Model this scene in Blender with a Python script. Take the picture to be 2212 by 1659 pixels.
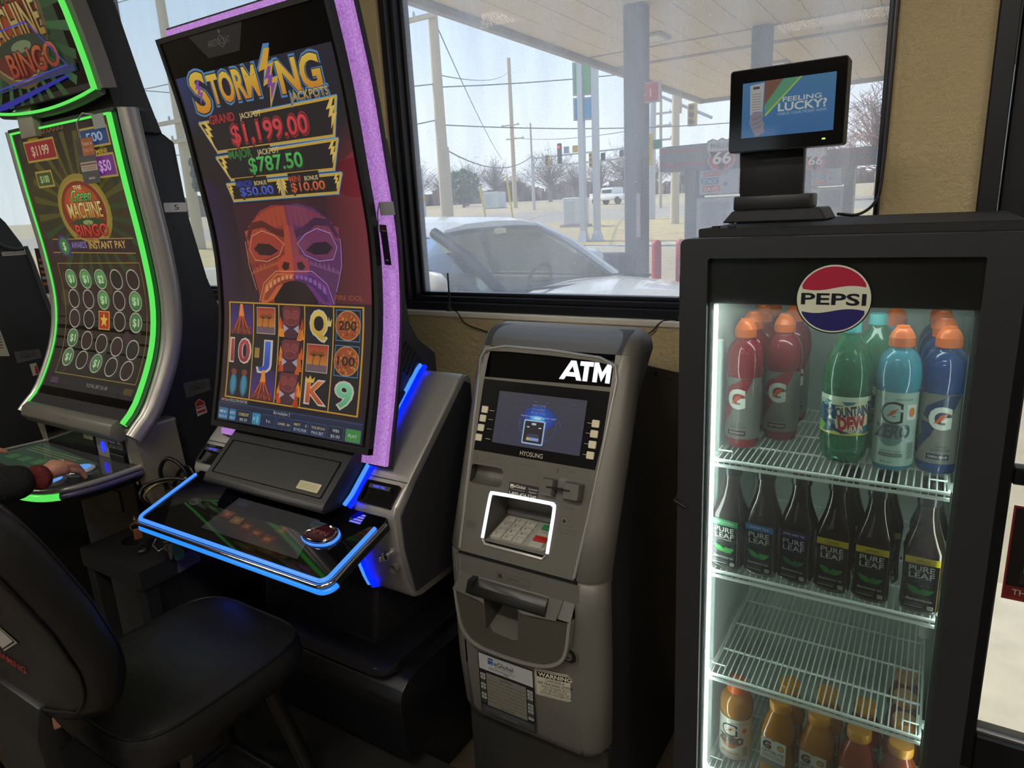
import bpy, bmesh, math, random
from mathutils import Vector, Matrix
PI = math.pi
for o in list(bpy.data.objects):
    bpy.data.objects.remove(o, do_unlink=True)
SC = bpy.context.scene
COL = SC.collection
random.seed(7)

# ------------------------------------------------------------------ camera
YAW, PITCH, ROLL, FPX = math.radians(-32.50), math.radians(14.40), math.radians(2.915), 1461.3
fwd = Vector((math.sin(YAW)*math.cos(PITCH), math.cos(YAW)*math.cos(PITCH), -math.sin(PITCH)))
rgt = Vector((math.cos(YAW), -math.sin(YAW), 0))
dwn = fwd.cross(rgt)
cr, sr = math.cos(ROLL), math.sin(ROLL)
cx_, cy_ = cr*rgt + sr*dwn, -sr*rgt + cr*dwn
cam = bpy.data.cameras.new('camera')
cam.sensor_fit = 'HORIZONTAL'; cam.sensor_width = 36.0; cam.lens = FPX/2212*36.0
cam.clip_start = 0.02; cam.clip_end = 2000
camo = bpy.data.objects.new('camera', cam); COL.objects.link(camo)
camo.matrix_world = Matrix(((cx_.x, -cy_.x, -fwd.x, 0), (cx_.y, -cy_.y, -fwd.y, 0), (cx_.z, -cy_.z, -fwd.z, 1.6), (0, 0, 0, 1)))
SC.camera = camo

# ------------------------------------------------------------------ exposure, sky, sun
SC.view_settings.view_transform = 'Standard'; SC.view_settings.look = 'None'
SC.view_settings.exposure = 0.0; SC.view_settings.gamma = 1.0
SC.view_settings.use_curve_mapping = False
w = bpy.data.worlds.new('sky'); SC.world = w; w.use_nodes = True
nt = w.node_tree; nt.nodes.clear()
wo = nt.nodes.new('ShaderNodeOutputWorld'); bg = nt.nodes.new('ShaderNodeBackground')
tc = nt.nodes.new('ShaderNodeTexCoord'); sx = nt.nodes.new('ShaderNodeSeparateXYZ'); rp = nt.nodes.new('ShaderNodeValToRGB')
nt.links.new(tc.outputs['Generated'], sx.inputs[0]); nt.links.new(sx.outputs['Z'], rp.inputs[0])
nt.links.new(rp.outputs[0], bg.inputs[0]); nt.links.new(bg.outputs[0], wo.inputs[0])
e = rp.color_ramp.elements
e[0].position = 0.0; e[0].color = (.80, .84, .86, 1)
e[1].position = 0.75; e[1].color = (.28, .46, .78, 1)
m_ = e.new(.12); m_.color = (.72, .79, .86, 1)
m_ = e.new(.30); m_.color = (.50, .65, .86, 1)
bg.inputs[1].default_value = 2.0
sun = bpy.data.lights.new('sun', 'SUN'); sun.energy = 7.5; sun.angle = math.radians(.6); sun.color = (1, .94, .84)
suno = bpy.data.objects.new('sun', sun); COL.objects.link(suno); suno.location = (-20, 20, 30)
suno.rotation_euler = Vector((math.cos(math.radians(42)), -.02, -math.sin(math.radians(42)))).to_track_quat('-Z', 'Y').to_euler()
try:
    SC.cycles.use_denoising = True
    SC.cycles.max_bounces = 10; SC.cycles.transparent_max_bounces = 24; SC.cycles.transmission_bounces = 8
    SC.cycles.sample_clamp_indirect = 6.0; SC.cycles.caustics_refractive = False; SC.cycles.caustics_reflective = False
except Exception:
    pass

# ------------------------------------------------------------------ colour and materials
def lin(h):
    h = h.lstrip('#'); v = [int(h[i:i+2], 16)/255 for i in (0, 2, 4)]
    return tuple(c/12.92 if c <= .04045 else ((c+.055)/1.055)**2.4 for c in v)
_M = {}
def M(name, hexc='#808080', rough=.5, metal=0.0, var=.12, vscale=30, bump=0.0, bscale=60, spec=.5, coat=0.0, trans=0.0, ior=1.45, stretch=None):
    """Principled surface: noise shifts the colour a little, a second noise may bump it."""
    if name in _M: return _M[name]
    m = bpy.data.materials.new(name); m.use_nodes = True; n = m.node_tree.nodes; L = m.node_tree.links
    b = n['Principled BSDF']; c = lin(hexc)
    b.inputs['Roughness'].default_value = rough; b.inputs['Metallic'].default_value = metal
    b.inputs['Specular IOR Level'].default_value = spec; b.inputs['IOR'].default_value = ior
    b.inputs['Coat Weight'].default_value = coat; b.inputs['Coat Roughness'].default_value = .05
    b.inputs['Transmission Weight'].default_value = trans
    t = n.new('ShaderNodeTexCoord'); nz = n.new('ShaderNodeTexNoise'); nz.inputs['Scale'].default_value = vscale; nz.inputs['Detail'].default_value = 4
    src = t.outputs['Object']
    if stretch:
        mp = n.new('ShaderNodeMapping'); mp.inputs['Scale'].default_value = stretch; L.new(src, mp.inputs[0]); src = mp.outputs[0]
    L.new(src, nz.inputs['Vector'])
    mx = n.new('ShaderNodeMix'); mx.data_type = 'RGBA'
    mx.inputs[6].default_value = (*[x*(1-var) for x in c], 1); mx.inputs[7].default_value = (*[min(1, x*(1+var)) for x in c], 1)
    L.new(nz.outputs[0], mx.inputs[0]); L.new(mx.outputs[2], b.inputs['Base Color'])
    if bump:
        n2 = n.new('ShaderNodeTexNoise'); n2.inputs['Scale'].default_value = bscale; n2.inputs['Detail'].default_value = 5
        L.new(src, n2.inputs['Vector'])
        bp = n.new('ShaderNodeBump'); bp.inputs['Strength'].default_value = bump; bp.inputs['Distance'].default_value = .01
        L.new(n2.outputs[0], bp.inputs['Height']); L.new(bp.outputs[0], b.inputs['Normal'])
    _M[name] = m; return m
def E(name, hexc, strength=1.0, base='#050505', rough=.2):
    """A lamp, LED or lit window."""
    if name in _M: return _M[name]
    m = bpy.data.materials.new(name); m.use_nodes = True; b = m.node_tree.nodes['Principled BSDF']
    b.inputs['Base Color'].default_value = (*lin(base), 1); b.inputs['Roughness'].default_value = rough
    b.inputs['Emission Color'].default_value = (*lin(hexc), 1); b.inputs['Emission Strength'].default_value = strength
    _M[name] = m; return m
def P(name, rough=.45, emit=0.0, spec=.5, metal=0.0):
    """Printed or displayed artwork: the ink colours come from the mesh's own 'Col' layer."""
    if name in _M: return _M[name]
    m = bpy.data.materials.new(name); m.use_nodes = True; n = m.node_tree.nodes; L = m.node_tree.links
    b = n['Principled BSDF']; a = n.new('ShaderNodeAttribute'); a.attribute_name = 'Col'
    b.inputs['Roughness'].default_value = rough; b.inputs['Specular IOR Level'].default_value = spec; b.inputs['Metallic'].default_value = metal
    if emit:
        b.inputs['Base Color'].default_value = (.036, .034, .037, 1)
        L.new(a.outputs['Color'], b.inputs['Emission Color']); b.inputs['Emission Strength'].default_value = emit
    else:
        nz = n.new('ShaderNodeTexNoise'); nz.inputs['Scale'].default_value = 80
        mx = n.new('ShaderNodeMix'); mx.data_type = 'RGBA'; mx.blend_type = 'MULTIPLY'; mx.inputs[0].default_value = .15
        L.new(a.outputs['Color'], mx.inputs[6]); L.new(nz.outputs[0], mx.inputs[7]); L.new(mx.outputs[2], b.inputs['Base Color'])
    _M[name] = m; return m
def glass_mat(name, tint='#ffffff', haze=0.0, dots=0.0, rough=0.0, refl=.5):
    """Flat pane: mostly see-through, a Fresnel reflection, and dirt or a dotted film that scatters light."""
    if name in _M: return _M[name]
    m = bpy.data.materials.new(name); m.use_nodes = True; n = m.node_tree.nodes; L = m.node_tree.links; n.clear()
    out = n.new('ShaderNodeOutputMaterial'); tr = n.new('ShaderNodeBsdfTransparent'); gl = n.new('ShaderNodeBsdfGlossy')
    tr.inputs[0].default_value = (*lin(tint), 1); gl.inputs['Roughness'].default_value = rough
    fr = n.new('ShaderNodeFresnel'); fr.inputs[0].default_value = 1.45
    mu = n.new('ShaderNodeMath'); mu.operation = 'MULTIPLY'; mu.inputs[1].default_value = refl; L.new(fr.outputs[0], mu.inputs[0])
    mx = n.new('ShaderNodeMixShader'); L.new(mu.outputs[0], mx.inputs[0]); L.new(tr.outputs[0], mx.inputs[1]); L.new(gl.outputs[0], mx.inputs[2])
    last = mx.outputs[0]
    if haze:
        tl = n.new('ShaderNodeBsdfTranslucent'); tl.inputs[0].default_value = (.9, .9, .92, 1)
        df = n.new('ShaderNodeBsdfDiffuse'); df.inputs[0].default_value = (.7, .7, .72, 1)
        m3 = n.new('ShaderNodeMixShader'); m3.inputs[0].default_value = .2; L.new(tl.outputs[0], m3.inputs[1]); L.new(df.outputs[0], m3.inputs[2])
        t = n.new('ShaderNodeTexCoord'); nz = n.new('ShaderNodeTexNoise'); nz.inputs['Scale'].default_value = 3; nz.inputs['Detail'].default_value = 6
        mp = n.new('ShaderNodeMapping'); mp.inputs['Scale'].default_value = (3, 1, .6); L.new(t.outputs['Object'], mp.inputs[0]); L.new(mp.outputs[0], nz.inputs['Vector'])
        mr = n.new('ShaderNodeMapRange'); mr.inputs[1].default_value = .3; mr.inputs[2].default_value = .75
        mr.inputs[3].default_value = haze*.6; mr.inputs[4].default_value = haze*1.4; L.new(nz.outputs[0], mr.inputs[0])
        fac = mr.outputs[0]
        if dots:
            vo = n.new('ShaderNodeTexVoronoi'); vo.inputs['Scale'].default_value = 420; vo.inputs['Randomness'].default_value = 0.0
            L.new(t.outputs['Object'], vo.inputs['Vector'])
            lt = n.new('ShaderNodeMath'); lt.operation = 'LESS_THAN'; lt.inputs[1].default_value = .42; L.new(vo.outputs['Distance'], lt.inputs[0])
            m5 = n.new('ShaderNodeMath'); m5.operation = 'MULTIPLY'; m5.inputs[1].default_value = dots; L.new(lt.outputs[0], m5.inputs[0])
            # splashes and dried specks
            v2 = n.new('ShaderNodeTexVoronoi'); v2.inputs['Scale'].default_value = 34; L.new(t.outputs['Object'], v2.inputs['Vector'])
            l2 = n.new('ShaderNodeMath'); l2.operation = 'LESS_THAN'; l2.inputs[1].default_value = .07; L.new(v2.outputs['Distance'], l2.inputs[0])
            m6 = n.new('ShaderNodeMath'); m6.operation = 'MULTIPLY'; m6.inputs[1].default_value = .25; L.new(l2.outputs[0], m6.inputs[0])
            ad = n.new('ShaderNodeMath'); L.new(m5.outputs[0], ad.inputs[0]); L.new(m6.outputs[0], ad.inputs[1])
            a2 = n.new('ShaderNodeMath'); L.new(fac, a2.inputs[0]); L.new(ad.outputs[0], a2.inputs[1]); fac = a2.outputs[0]
        m4 = n.new('ShaderNodeMixShader'); L.new(fac, m4.inputs[0]); L.new(last, m4.inputs[1]); L.new(m3.outputs[0], m4.inputs[2]); last = m4.outputs[0]
    L.new(last, out.inputs[0]); _M[name] = m; return m

# ------------------------------------------------------------------ mesh building
def rr(x0, y0, x1, y1, r, n=5):
    """rounded rectangle, counter-clockwise"""
    r = min(r, abs(x1-x0)/2-1e-5, abs(y1-y0)/2-1e-5); p = []
    for cx, cy, a in ((x1-r, y0+r, -PI/2), (x1-r, y1-r, 0), (x0+r, y1-r, PI/2), (x0+r, y0+r, PI)):
        for i in range(n+1):
            t = a+PI/2*i/n; p.append((cx+r*math.cos(t), cy+r*math.sin(t)))
    return p
def ell(cx, cy, rx, ry, n=32, a0=0, a1=2*PI):
    return [(cx+rx*math.cos(a0+(a1-a0)*i/n), cy+ry*math.sin(a0+(a1-a0)*i/n)) for i in range(n if abs(a1-a0-2*PI) < 1e-6 else n+1)]
def catmull(pts, n=8, closed=False):
    pts = [Vector(p) for p in pts]; out = []
    q = [pts[-1]]+pts+[pts[0], pts[1]] if closed else [2*pts[0]-pts[1]]+pts+[2*pts[-1]-pts[-2]]
    for i in range(1, len(q)-2):
        a, b, c, d = q[i-1:i+3]
        for k in range(n):
            t = k/n; out.append(.5*((2*b)+(c-a)*t+(2*a-5*b+4*c-d)*t*t+(3*b-a-3*c+d)*t**3))
    if not closed: out.append(pts[-1])
    return out
class B:
    """collects shapes into one mesh"""
    def __init__(s, sm=40): s.bm = bmesh.new(); s.mi = 0; s.sm = sm
    def face(s, vs):
        try:
            f = s.bm.faces.new(vs); f.material_index = s.mi; return f
        except ValueError: return None
    def v(s, p): return s.bm.verts.new(p)
    def poly(s, pts): return s.face([s.v(p) for p in pts])
    def box(s, x0, x1, y0, y1, z0, z1, r=0.0, seg=2):
        vs = [s.v((x, y, z)) for x in (x0, x1) for y in (y0, y1) for z in (z0, z1)]
        fs = [s.face([vs[i] for i in q]) for q in ((0, 1, 3, 2), (4, 6, 7, 5), (0, 4, 5, 1), (2, 3, 7, 6), (0, 2, 6, 4), (1, 5, 7, 3))]
        if r: s.bevel(fs, r, seg)
        return s
    def bevel(s, fs, r, seg=2):
        es = list({e for f in fs if f for e in f.edges})
        g = bmesh.ops.bevel(s.bm, geom=es, offset=r, segments=seg, profile=.5, affect='EDGES', clamp_overlap=True)
        for f in g['faces']: f.material_index = s.mi
    def prism(s, prof, a0, a1, axis='x', r=0.0, seg=2):
        """closed 2-D profile pushed along an axis; x: (y,z)  y: (x,z)  z: (x,y)"""
        mk = {'x': lambda p, a: (a, p[0], p[1]), 'y': lambda p, a: (p[0], a, p[1]), 'z': lambda p, a: (p[0], p[1], a)}[axis]
        A = [s.v(mk(p, a0)) for p in prof]; C = [s.v(mk(p, a1)) for p in prof]; n = len(prof)
        fs = [s.face(A[::-1]), s.face(C)]+[s.face([A[i], A[(i+1) % n], C[(i+1) % n], C[i]]) for i in range(n)]
        if r: s.bevel(fs, r, seg)
        return s
    def ring_prism(s, outer, inner, f, d0, d1):
        """flat frame between two equally long outlines, mapped by f(u,v,d)"""
        n = len(outer); V = [[s.v(f(p[0], p[1], d)) for p in o] for o in (outer, inner) for d in (d0, d1)]
        for a, b in ((0, 1), (1, 3), (3, 2), (2, 0)):
            for i in range(n): s.face([V[a][i], V[a][(i+1) % n], V[b][(i+1) % n], V[b][i]])
        return s
    def loft(s, rings, cap=True, closed=True):
        V = [[s.v(p) for p in r] for r in rings]
        for a, b in zip(V, V[1:]):
            n = len(a)
            for i in range(n if closed else n-1): s.face([a[i], a[(i+1) % n], b[(i+1) % n], b[i]])
        if cap and closed: s.face(V[0][::-1]); s.face(V[-1])
        return s
    def lathe(s, prof, c=(0, 0, 0), n=28, sq=0.0, cap=True):
        """prof: (radius, z); sq>0 squares the section"""
        rings = []
        for q in prof:
            r, z = q[0], q[1]; k = q[2] if len(q) > 2 else sq; ring = []
            for i in range(n):
                a = 2*PI*(i+.5)/n; ca, sa = math.cos(a), math.sin(a)
                if k:
                    ex = 2+6*k; d = (abs(ca)**ex+abs(sa)**ex)**(-1/ex); d = 1+(d-1)*min(1, k*1.6)
                else: d = 1
                ring.append((c[0]+r*d*ca, c[1]+r*d*sa, c[2]+z))
            rings.append(ring)
        return s.loft(rings, cap)
    def cyl(s, p0, p1, r0, r1=None, n=16): return s.tube([p0, p1], [r0, r0 if r1 is None else r1], n)
    def tube(s, pts, rad, n=10, closed=False):
        pts = [Vector(p) for p in pts]; m = len(pts)
        R = rad if isinstance(rad, (list, tuple)) else [rad]*m
        T = []
        for i in range(m):
            a = pts[(i-1) % m] if (closed or i) else pts[0]; b = pts[(i+1) % m] if (closed or i < m-1) else pts[-1]
            T.append((b-a).normalized())
        u = T[0].orthogonal().normalized(); rings = []
        for i in range(m):
            u = (u-T[i]*u.dot(T[i])).normalized(); v = T[i].cross(u)
            rings.append([pts[i]+(u*math.cos(2*PI*k/n)+v*math.sin(2*PI*k/n))*R[i] for k in range(n)])
        if closed: rings.append(rings[0]); return s.loft(rings, cap=False)
        return s.loft(rings)
    def sheet(s, f, us, vs, d0, d1):
        """slab on a surface f(u,v,d): front at d1, back at d0"""
        A = [[s.v(f(u, v, d0)) for u in us] for v in vs]; C = [[s.v(f(u, v, d1)) for u in us] for v in vs]
        for j in range(len(vs)-1):
            for i in range(len(us)-1):
                s.face([A[j][i], A[j+1][i], A[j+1][i+1], A[j][i+1]]); s.face([C[j][i], C[j][i+1], C[j+1][i+1], C[j+1][i]])
        nu, nv = len(us)-1, len(vs)-1
        for j in range(nv):
            for i in (0, nu): s.face([A[j][i], A[j+1][i], C[j+1][i], C[j][i]])
        for i in range(nu):
            for j in (0, nv): s.face([A[j][i], A[j][i+1], C[j][i+1], C[j][i]])
        return s
    def holed(s, outer, holes, f, d=0.0, depth=None):
        """flat plate with holes on f(u,v,d); each hole gets walls pushed back by depth"""
        edges = []; loops = []
        for lp in [outer]+holes:
            vs = [s.v((p[0], p[1], 0)) for p in lp]; loops.append(vs)
            edges += [s.bm.edges.new((vs[i], vs[(i+1) % len(vs)])) for i in range(len(vs))]
        g = bmesh.ops.triangle_fill(s.bm, use_beauty=True, use_dissolve=False, edges=edges)
        for q in g['geom']:
            if isinstance(q, bmesh.types.BMFace): q.material_index = s.mi
        allv = [v for l in loops for v in l]; uv = {v: (v.co.x, v.co.y) for v in allv}
        for v in allv: v.co = f(*uv[v], d)
        deps = depth if isinstance(depth, (list, tuple)) else [depth]*len(loops)
        for l, dp in zip(loops, deps):
            if dp is None: continue
            bk = [s.v(f(*uv[v], d-dp)) for v in l]
            for i in range(len(l)): s.face([l[i], l[(i+1) % len(l)], bk[(i+1) % len(l)], bk[i]])
        return s
def origin(o):
    while o.parent: o = o.parent
    return Vector(o.location)
def link(o, parent):
    COL.objects.link(o)
    if parent is not None: o.parent = parent
    return o
def build(name, b, mats, parent=None, local=False, label=None):
    bm = b.bm
    if not local and parent is not None:
        t = -origin(parent)
        for v in bm.verts: v.co += t
    bmesh.ops.recalc_face_normals(bm, faces=bm.faces)
    me = bpy.data.meshes.new(name); bm.to_mesh(me); bm.free()
    for m in (mats if isinstance(mats, (list, tuple)) else [mats]): me.materials.append(m)
    if b.sm:
        me.polygons.foreach_set('use_smooth', [True]*len(me.polygons)); me.set_sharp_from_angle(angle=math.radians(b.sm))
    o = link(bpy.data.objects.new(name, me), parent)
    if label: o['label'] = label
    return o
def tag(o, label=None, cat=None, group=None, kind=None):
    for k, v in (('label', label), ('category', cat), ('group', group), ('kind', kind)):
        if v: o[k] = v
    return o
def thing(name, label, cat, loc=(0, 0, 0), rz=0.0, group=None):
    o = bpy.data.objects.new(name, None); COL.objects.link(o); o.location = loc; o.rotation_euler = (0, 0, rz); o.empty_display_size = .1
    return tag(o, label, cat, group)
def struct(name, b, m): return tag(build(name, b, m), kind='structure')
def dup(root, loc, label, rz=None, group=None):
    r = root.copy(); COL.objects.link(r); r.location = loc
    if rz is not None: r.rotation_euler = (0, 0, rz)
    r['label'] = label
    if group: r['group'] = group
    for ch in list(root.children):
        c = ch.copy(); COL.objects.link(c); c.parent = r
        for g in list(ch.children):
            d = g.copy(); COL.objects.link(d); d.parent = c
    return r

# ------------------------------------------------------------------ printed / displayed artwork
_T = {}
def glyphs(txt, bold):
    k = (txt, bold)
    if k not in _T:
        cu = bpy.data.curves.new('lettering', 'FONT'); cu.body = txt; cu.size = 1.0; cu.dimensions = '2D'; cu.fill_mode = 'FRONT'
        cu.resolution_u = 3; cu.offset = bold*.5
        ob = bpy.data.objects.new('lettering', cu); COL.objects.link(ob); bpy.context.view_layer.update()
        me = bpy.data.meshes.new_from_object(ob.evaluated_get(bpy.context.evaluated_depsgraph_get()))
        vs = [(v.co.x, v.co.y) for v in me.vertices]; fs = [list(p.vertices) for p in me.polygons]
        bpy.data.objects.remove(ob); bpy.data.curves.remove(cu); bpy.data.meshes.remove(me)
        _T[k] = (vs, fs)
    return _T[k]
CAPH = None
class Art:
    def __init__(s, f, eps=.0004, step=None, ustep=None, clip=None): s.f = f; s.eps = eps; s.p = []; s.step = step; s.ustep = ustep; s.clip = clip
    def poly(s, pts, c, z=1): s.p.append((list(pts), c if isinstance(c, list) else lin(c), z)); return s
    def rect(s, x0, y0, x1, y1, c, z=1): return s.poly([(x0, y0), (x1, y0), (x1, y1), (x0, y1)], c, z)
    def grad(s, x0, y0, x1, y1, cb, ct, z=1):
        a, b = lin(cb), lin(ct); return s.poly([(x0, y0), (x1, y0), (x1, y1), (x0, y1)], [a, a, b, b], z)
    def rrect(s, x0, y0, x1, y1, r, c, z=1, n=4): return s.poly(rr(x0, y0, x1, y1, r, n), c, z)
    def ell(s, cx, cy, rx, ry, c, z=1, n=28): return s.poly(ell(cx, cy, rx, ry, n), c, z)
    def line(s, pts, w, c, z=1, closed=False):
        m = len(pts)
        for i in range(m if closed else m-1):
            (x0, y0), (x1, y1) = pts[i], pts[(i+1) % m]; d = math.hypot(x1-x0, y1-y0) or 1e-9
            nx, ny = -(y1-y0)/d*w/2, (x1-x0)/d*w/2; ex, ey = (x1-x0)/d*w*.45, (y1-y0)/d*w*.45
            s.poly([(x0+nx-ex, y0+ny-ey), (x0-nx-ex, y0-ny-ey), (x1-nx+ex, y1-ny+ey), (x1+nx+ex, y1+ny+ey)], c, z)
        return s
    def frame(s, x0, y0, x1, y1, w, c, z=1):
        for q in ((x0, y0, x1, y0+w), (x0, y1-w, x1, y1), (x0, y0+w, x0+w, y1-w), (x1-w, y0+w, x1, y1-w)): s.rect(*q, c, z)
        return s
    def ring(s, cx, cy, rx, ry, w, c, z=1, n=28, a0=0, a1=2*PI):
        for i in range(n):
            a, b = a0+(a1-a0)*i/n, a0+(a1-a0)*(i+1)/n
            s.poly([(cx+rx*math.cos(a), cy+ry*math.sin(a)), (cx+rx*math.cos(b), cy+ry*math.sin(b)),
                    (cx+(rx-w)*math.cos(b), cy+(ry-w)*math.sin(b)), (cx+(rx-w)*math.cos(a), cy+(ry-w)*math.sin(a))], c, z)
        return s
    def text(s, t, x, y, h, c, w=None, al='C', bold=0.0, z=2, shear=0.0, rot=0.0, grow=0.0, arch=0.0, c2=None):
        """baseline y, capital height h, optional total width w; c2 = colour at the top of the letters"""
        global CAPH
        if CAPH is None: CAPH = max(v[1] for v in glyphs('H', 0.0)[0])
        v0, _ = glyphs(t, 0.0); vs, fs = glyphs(t, bold+grow)
        if not v0: return s
        xa, xb = min(v[0] for v in v0), max(v[0] for v in v0); k = h/CAPH; kx = k if w is None else w/(xb-xa)
        W = (xb-xa)*kx; ox = {'C': -W/2, 'L': 0, 'R': -W}[al]; cr_, sr_ = math.cos(rot), math.sin(rot); q = []; cl = []
        A, Bc = lin(c) if not isinstance(c, list) else c, lin(c2) if c2 else None
        for px, py in vs:
            a = (px-xa)*kx+ox+py*k*shear; b = py*k+arch*((2*((px-xa)*kx+ox)/W if W else 0)**2)
            q.append((x+a*cr_-b*sr_, y+a*sr_+b*cr_)); t_ = min(1, max(0, py/CAPH))
            cl.append(tuple(A[i]*(1-t_)+Bc[i]*t_ for i in range(3)) if Bc else A)
        for f in fs: s.p.append(([q[i] for i in f], [cl[i] for i in f], z))
        return s
    def build(s, name, mat, parent=None, local=False, label=None):
        bm = bmesh.new(); cl = bm.loops.layers.float_color.new('Col')
        for pts, c, z in s.p:
            f = bm.faces.new([bm.verts.new((p[0], p[1], z)) for p in pts])
            for i, l in enumerate(f.loops):
                q = c[i] if isinstance(c, list) else c; l[cl] = (*q, 1)
        if s.clip:
            for ax, v_, sg in ((0, s.clip[0], -1), (1, s.clip[1], -1), (0, s.clip[2], 1), (1, s.clip[3], 1)):
                co = [0, 0, 0]; co[ax] = v_; no = [0, 0, 0]; no[ax] = sg
                bmesh.ops.bisect_plane(bm, geom=bm.verts[:]+bm.edges[:]+bm.faces[:], dist=1e-7, plane_co=co, plane_no=no, clear_outer=True)
        for st, ax in ((s.step, 1), (s.ustep, 0)):
            if not st: continue
            lo, hi = min(v.co[ax] for v in bm.verts), max(v.co[ax] for v in bm.verts); k = math.floor(lo/st)+1
            while k*st < hi:
                co = [0, 0, 0]; co[ax] = k*st; no = [0, 0, 0]; no[ax] = 1
                bmesh.ops.bisect_plane(bm, geom=bm.verts[:]+bm.edges[:]+bm.faces[:], dist=1e-7, plane_co=co, plane_no=no); k += 1
        t = -origin(parent) if (parent is not None and not local) else Vector((0, 0, 0))
        for v in bm.verts: v.co = Vector(s.f(v.co.x, v.co.y, v.co.z*s.eps))+t
        me = bpy.data.meshes.new(name); bm.to_mesh(me); bm.free(); me.materials.append(mat)
        o = link(bpy.data.objects.new(name, me), parent)
        if label: o['label'] = label
        return o
def planeY(x0, y, z0=0.0): return lambda u, v, d: (x0+u, y-d, z0+v)          # faces -Y
def planeX(x, y0, z0=0.0): return lambda u, v, d: (x+d, y0+u, z0+v)          # faces +X, u runs to +Y
def planeZ(x0, y0, z): return lambda u, v, d: (x0+u, y0+v, z+d)
class Surf:
    """a sheet bent in Y-Z: u along X from xc, v along the profile, d out of it towards -Y"""
    def __init__(s, prof, xc, n=8):
        s.p = [Vector((p[0], p[1])) for p in (catmull([(a, b, 0) for a, b in prof], n) if n else [Vector((a, b, 0)) for a, b in prof])]; s.xc = xc
        s.L = [0.0]
        for a, b in zip(s.p, s.p[1:]): s.L.append(s.L[-1]+(b-a).length)
        s.T = []
        for i in range(len(s.p)):
            s.T.append((s.p[min(i+1, len(s.p)-1)]-s.p[max(i-1, 0)]).normalized())
    def __call__(s, u, v, d):
        i = 0
        while i < len(s.p)-2 and v > s.L[i+1]: i += 1
        t = (v-s.L[i])/(s.L[i+1]-s.L[i]); q = s.p[i].lerp(s.p[i+1], t); tg = s.T[i].lerp(s.T[i+1], min(1, max(0, t))).normalized()
        return (s.xc+u, q.x-tg.y*d, q.y+tg.x*d)
def cylmap(r, c=(0, 0, 0), front=-PI/2): return lambda u, v, d: (c[0]+(r+d)*math.cos(front+u/r), c[1]+(r+d)*math.sin(front+u/r), c[2]+v)
# ------------------------------------------------------------------ shared materials
BLK = M('black_plastic', '#1b1b1e', .42, var=.15, bump=.05, bscale=300)
BLKG = M('gloss_black', '#0c0c0f', .10, var=.1)
BLKM = M('matte_black', '#161619', .62, var=.2, bump=.08, bscale=200)
CASE = M('charcoal_case', '#2b2c30', .5, var=.12, bump=.06, bscale=350)
SIL = M('silver_paint', '#a09e9a', .34, .55, var=.06, vscale=90)
SILD = M('graphite_paint', '#6f6d68', .40, .35, var=.07, vscale=120)
SILB = M('bronze_grey_plastic', '#5f5c56', .45, .25, var=.07, vscale=120)
CHR = M('chrome', '#d8d8da', .12, 1.0, var=.04)
STEEL = M('brushed_steel', '#a9a9a8', .32, .9, var=.08, stretch=(1, 60, 1))
ALU = M('dark_aluminium', '#26272b', .38, .3, var=.1, vscale=60)
GAP = M('seam_shadow', '#070708', .8, var=.2)
WHT = M('white_plastic', '#d9d9d4', .4, var=.04)
PAPER = M('white_paper', '#d6d4cc', .75, var=.05)
PRT = P('printed_ink', .45)
PRTG = P('glossy_print', .18)
SCRN = P('lit_display', .06, emit=.66)
PLASTIC_CLEAR = glass_mat('clear_plastic', '#e8ecec', haze=.10, refl=1.0, rough=.1)

# ------------------------------------------------------------------ the room
YW = 1.95
ZS = 1.255
wallm = M('textured_beige_paint', '#bcab84', .72, var=.06, vscale=12, bump=.55, bscale=70)
paintm = M('cream_jamb_paint', '#cdbb97', .65, var=.06, bump=.1, bscale=40)
b = B(0)   # front wall: below the sills, piers and head
for x0, x1, z0, z1 in ((-6.4, .06, 0, ZS-.02), (-2.30, -1.725, ZS-.02, 3.0), (-.139, .06, ZS-.02, 3.0), (-6.4, -5.3, ZS-.02, 3.0),
                       (-6.4, .06, 2.75, 3.0), (.06, 1.12, 2.45, 3.0), (1.12, 3.2, 0, 3.0)):
    b.box(x0, x1, YW, YW+.16, z0, z1)
struct('wall_front', b, wallm)
b = B(0); b.box(-1.727, -1.7225, YW+.003, YW+.05, ZS, 2.75); struct('trim_1', b, paintm)
b = B(0); b.box(-5.3, -2.3, YW-.006, YW+.15, ZS-.02, ZS, .004); b.box(-1.725, -.139, YW-.006, YW+.15, ZS-.02, ZS, .004)
struct('trim_2', b, M('sill_paint', '#dcd7ca', .5, var=.08, vscale=25))
b = B(0)
for a in range(1): b.box(-6.4, 3.2, -5.2, 2.11, -.06, 0)
floorm = M('speckled_floor_tile', '#574b3e', .45, var=.55, vscale=160, bump=.05, bscale=40)
struct('floor', b, floorm)
b = B(0); b.box(-6.4, 3.2, -5.2, 2.11, 3.0, 3.06); struct('ceiling', b, M('ceiling_tile', '#b9b4a8', .8, var=.06, bump=.2, bscale=90))
darkw = M('store_wall_paint', '#7d715c', .75, var=.1, bump=.2, bscale=60)
b = B(0)
for x0, x1, z0, z1 in ((-6.4, -3.6, 0, 3), (-3.6, -1.6, 0, .9), (-3.6, -1.6, 2.4, 3), (-1.6, 3.2, 0, 3)): b.box(x0, x1, -5.26, -5.2, z0, z1)
struct('wall_back', b, darkw)
b = B(0); b.box(-6.46, -6.4, -5.26, 2.11, 0, 3.06); struct('wall_left', b, darkw)
b = B(0); b.box(3.2, 3.26, -5.26, 2.11, 0, 3.06); struct('wall_right', b, darkw)

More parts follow.
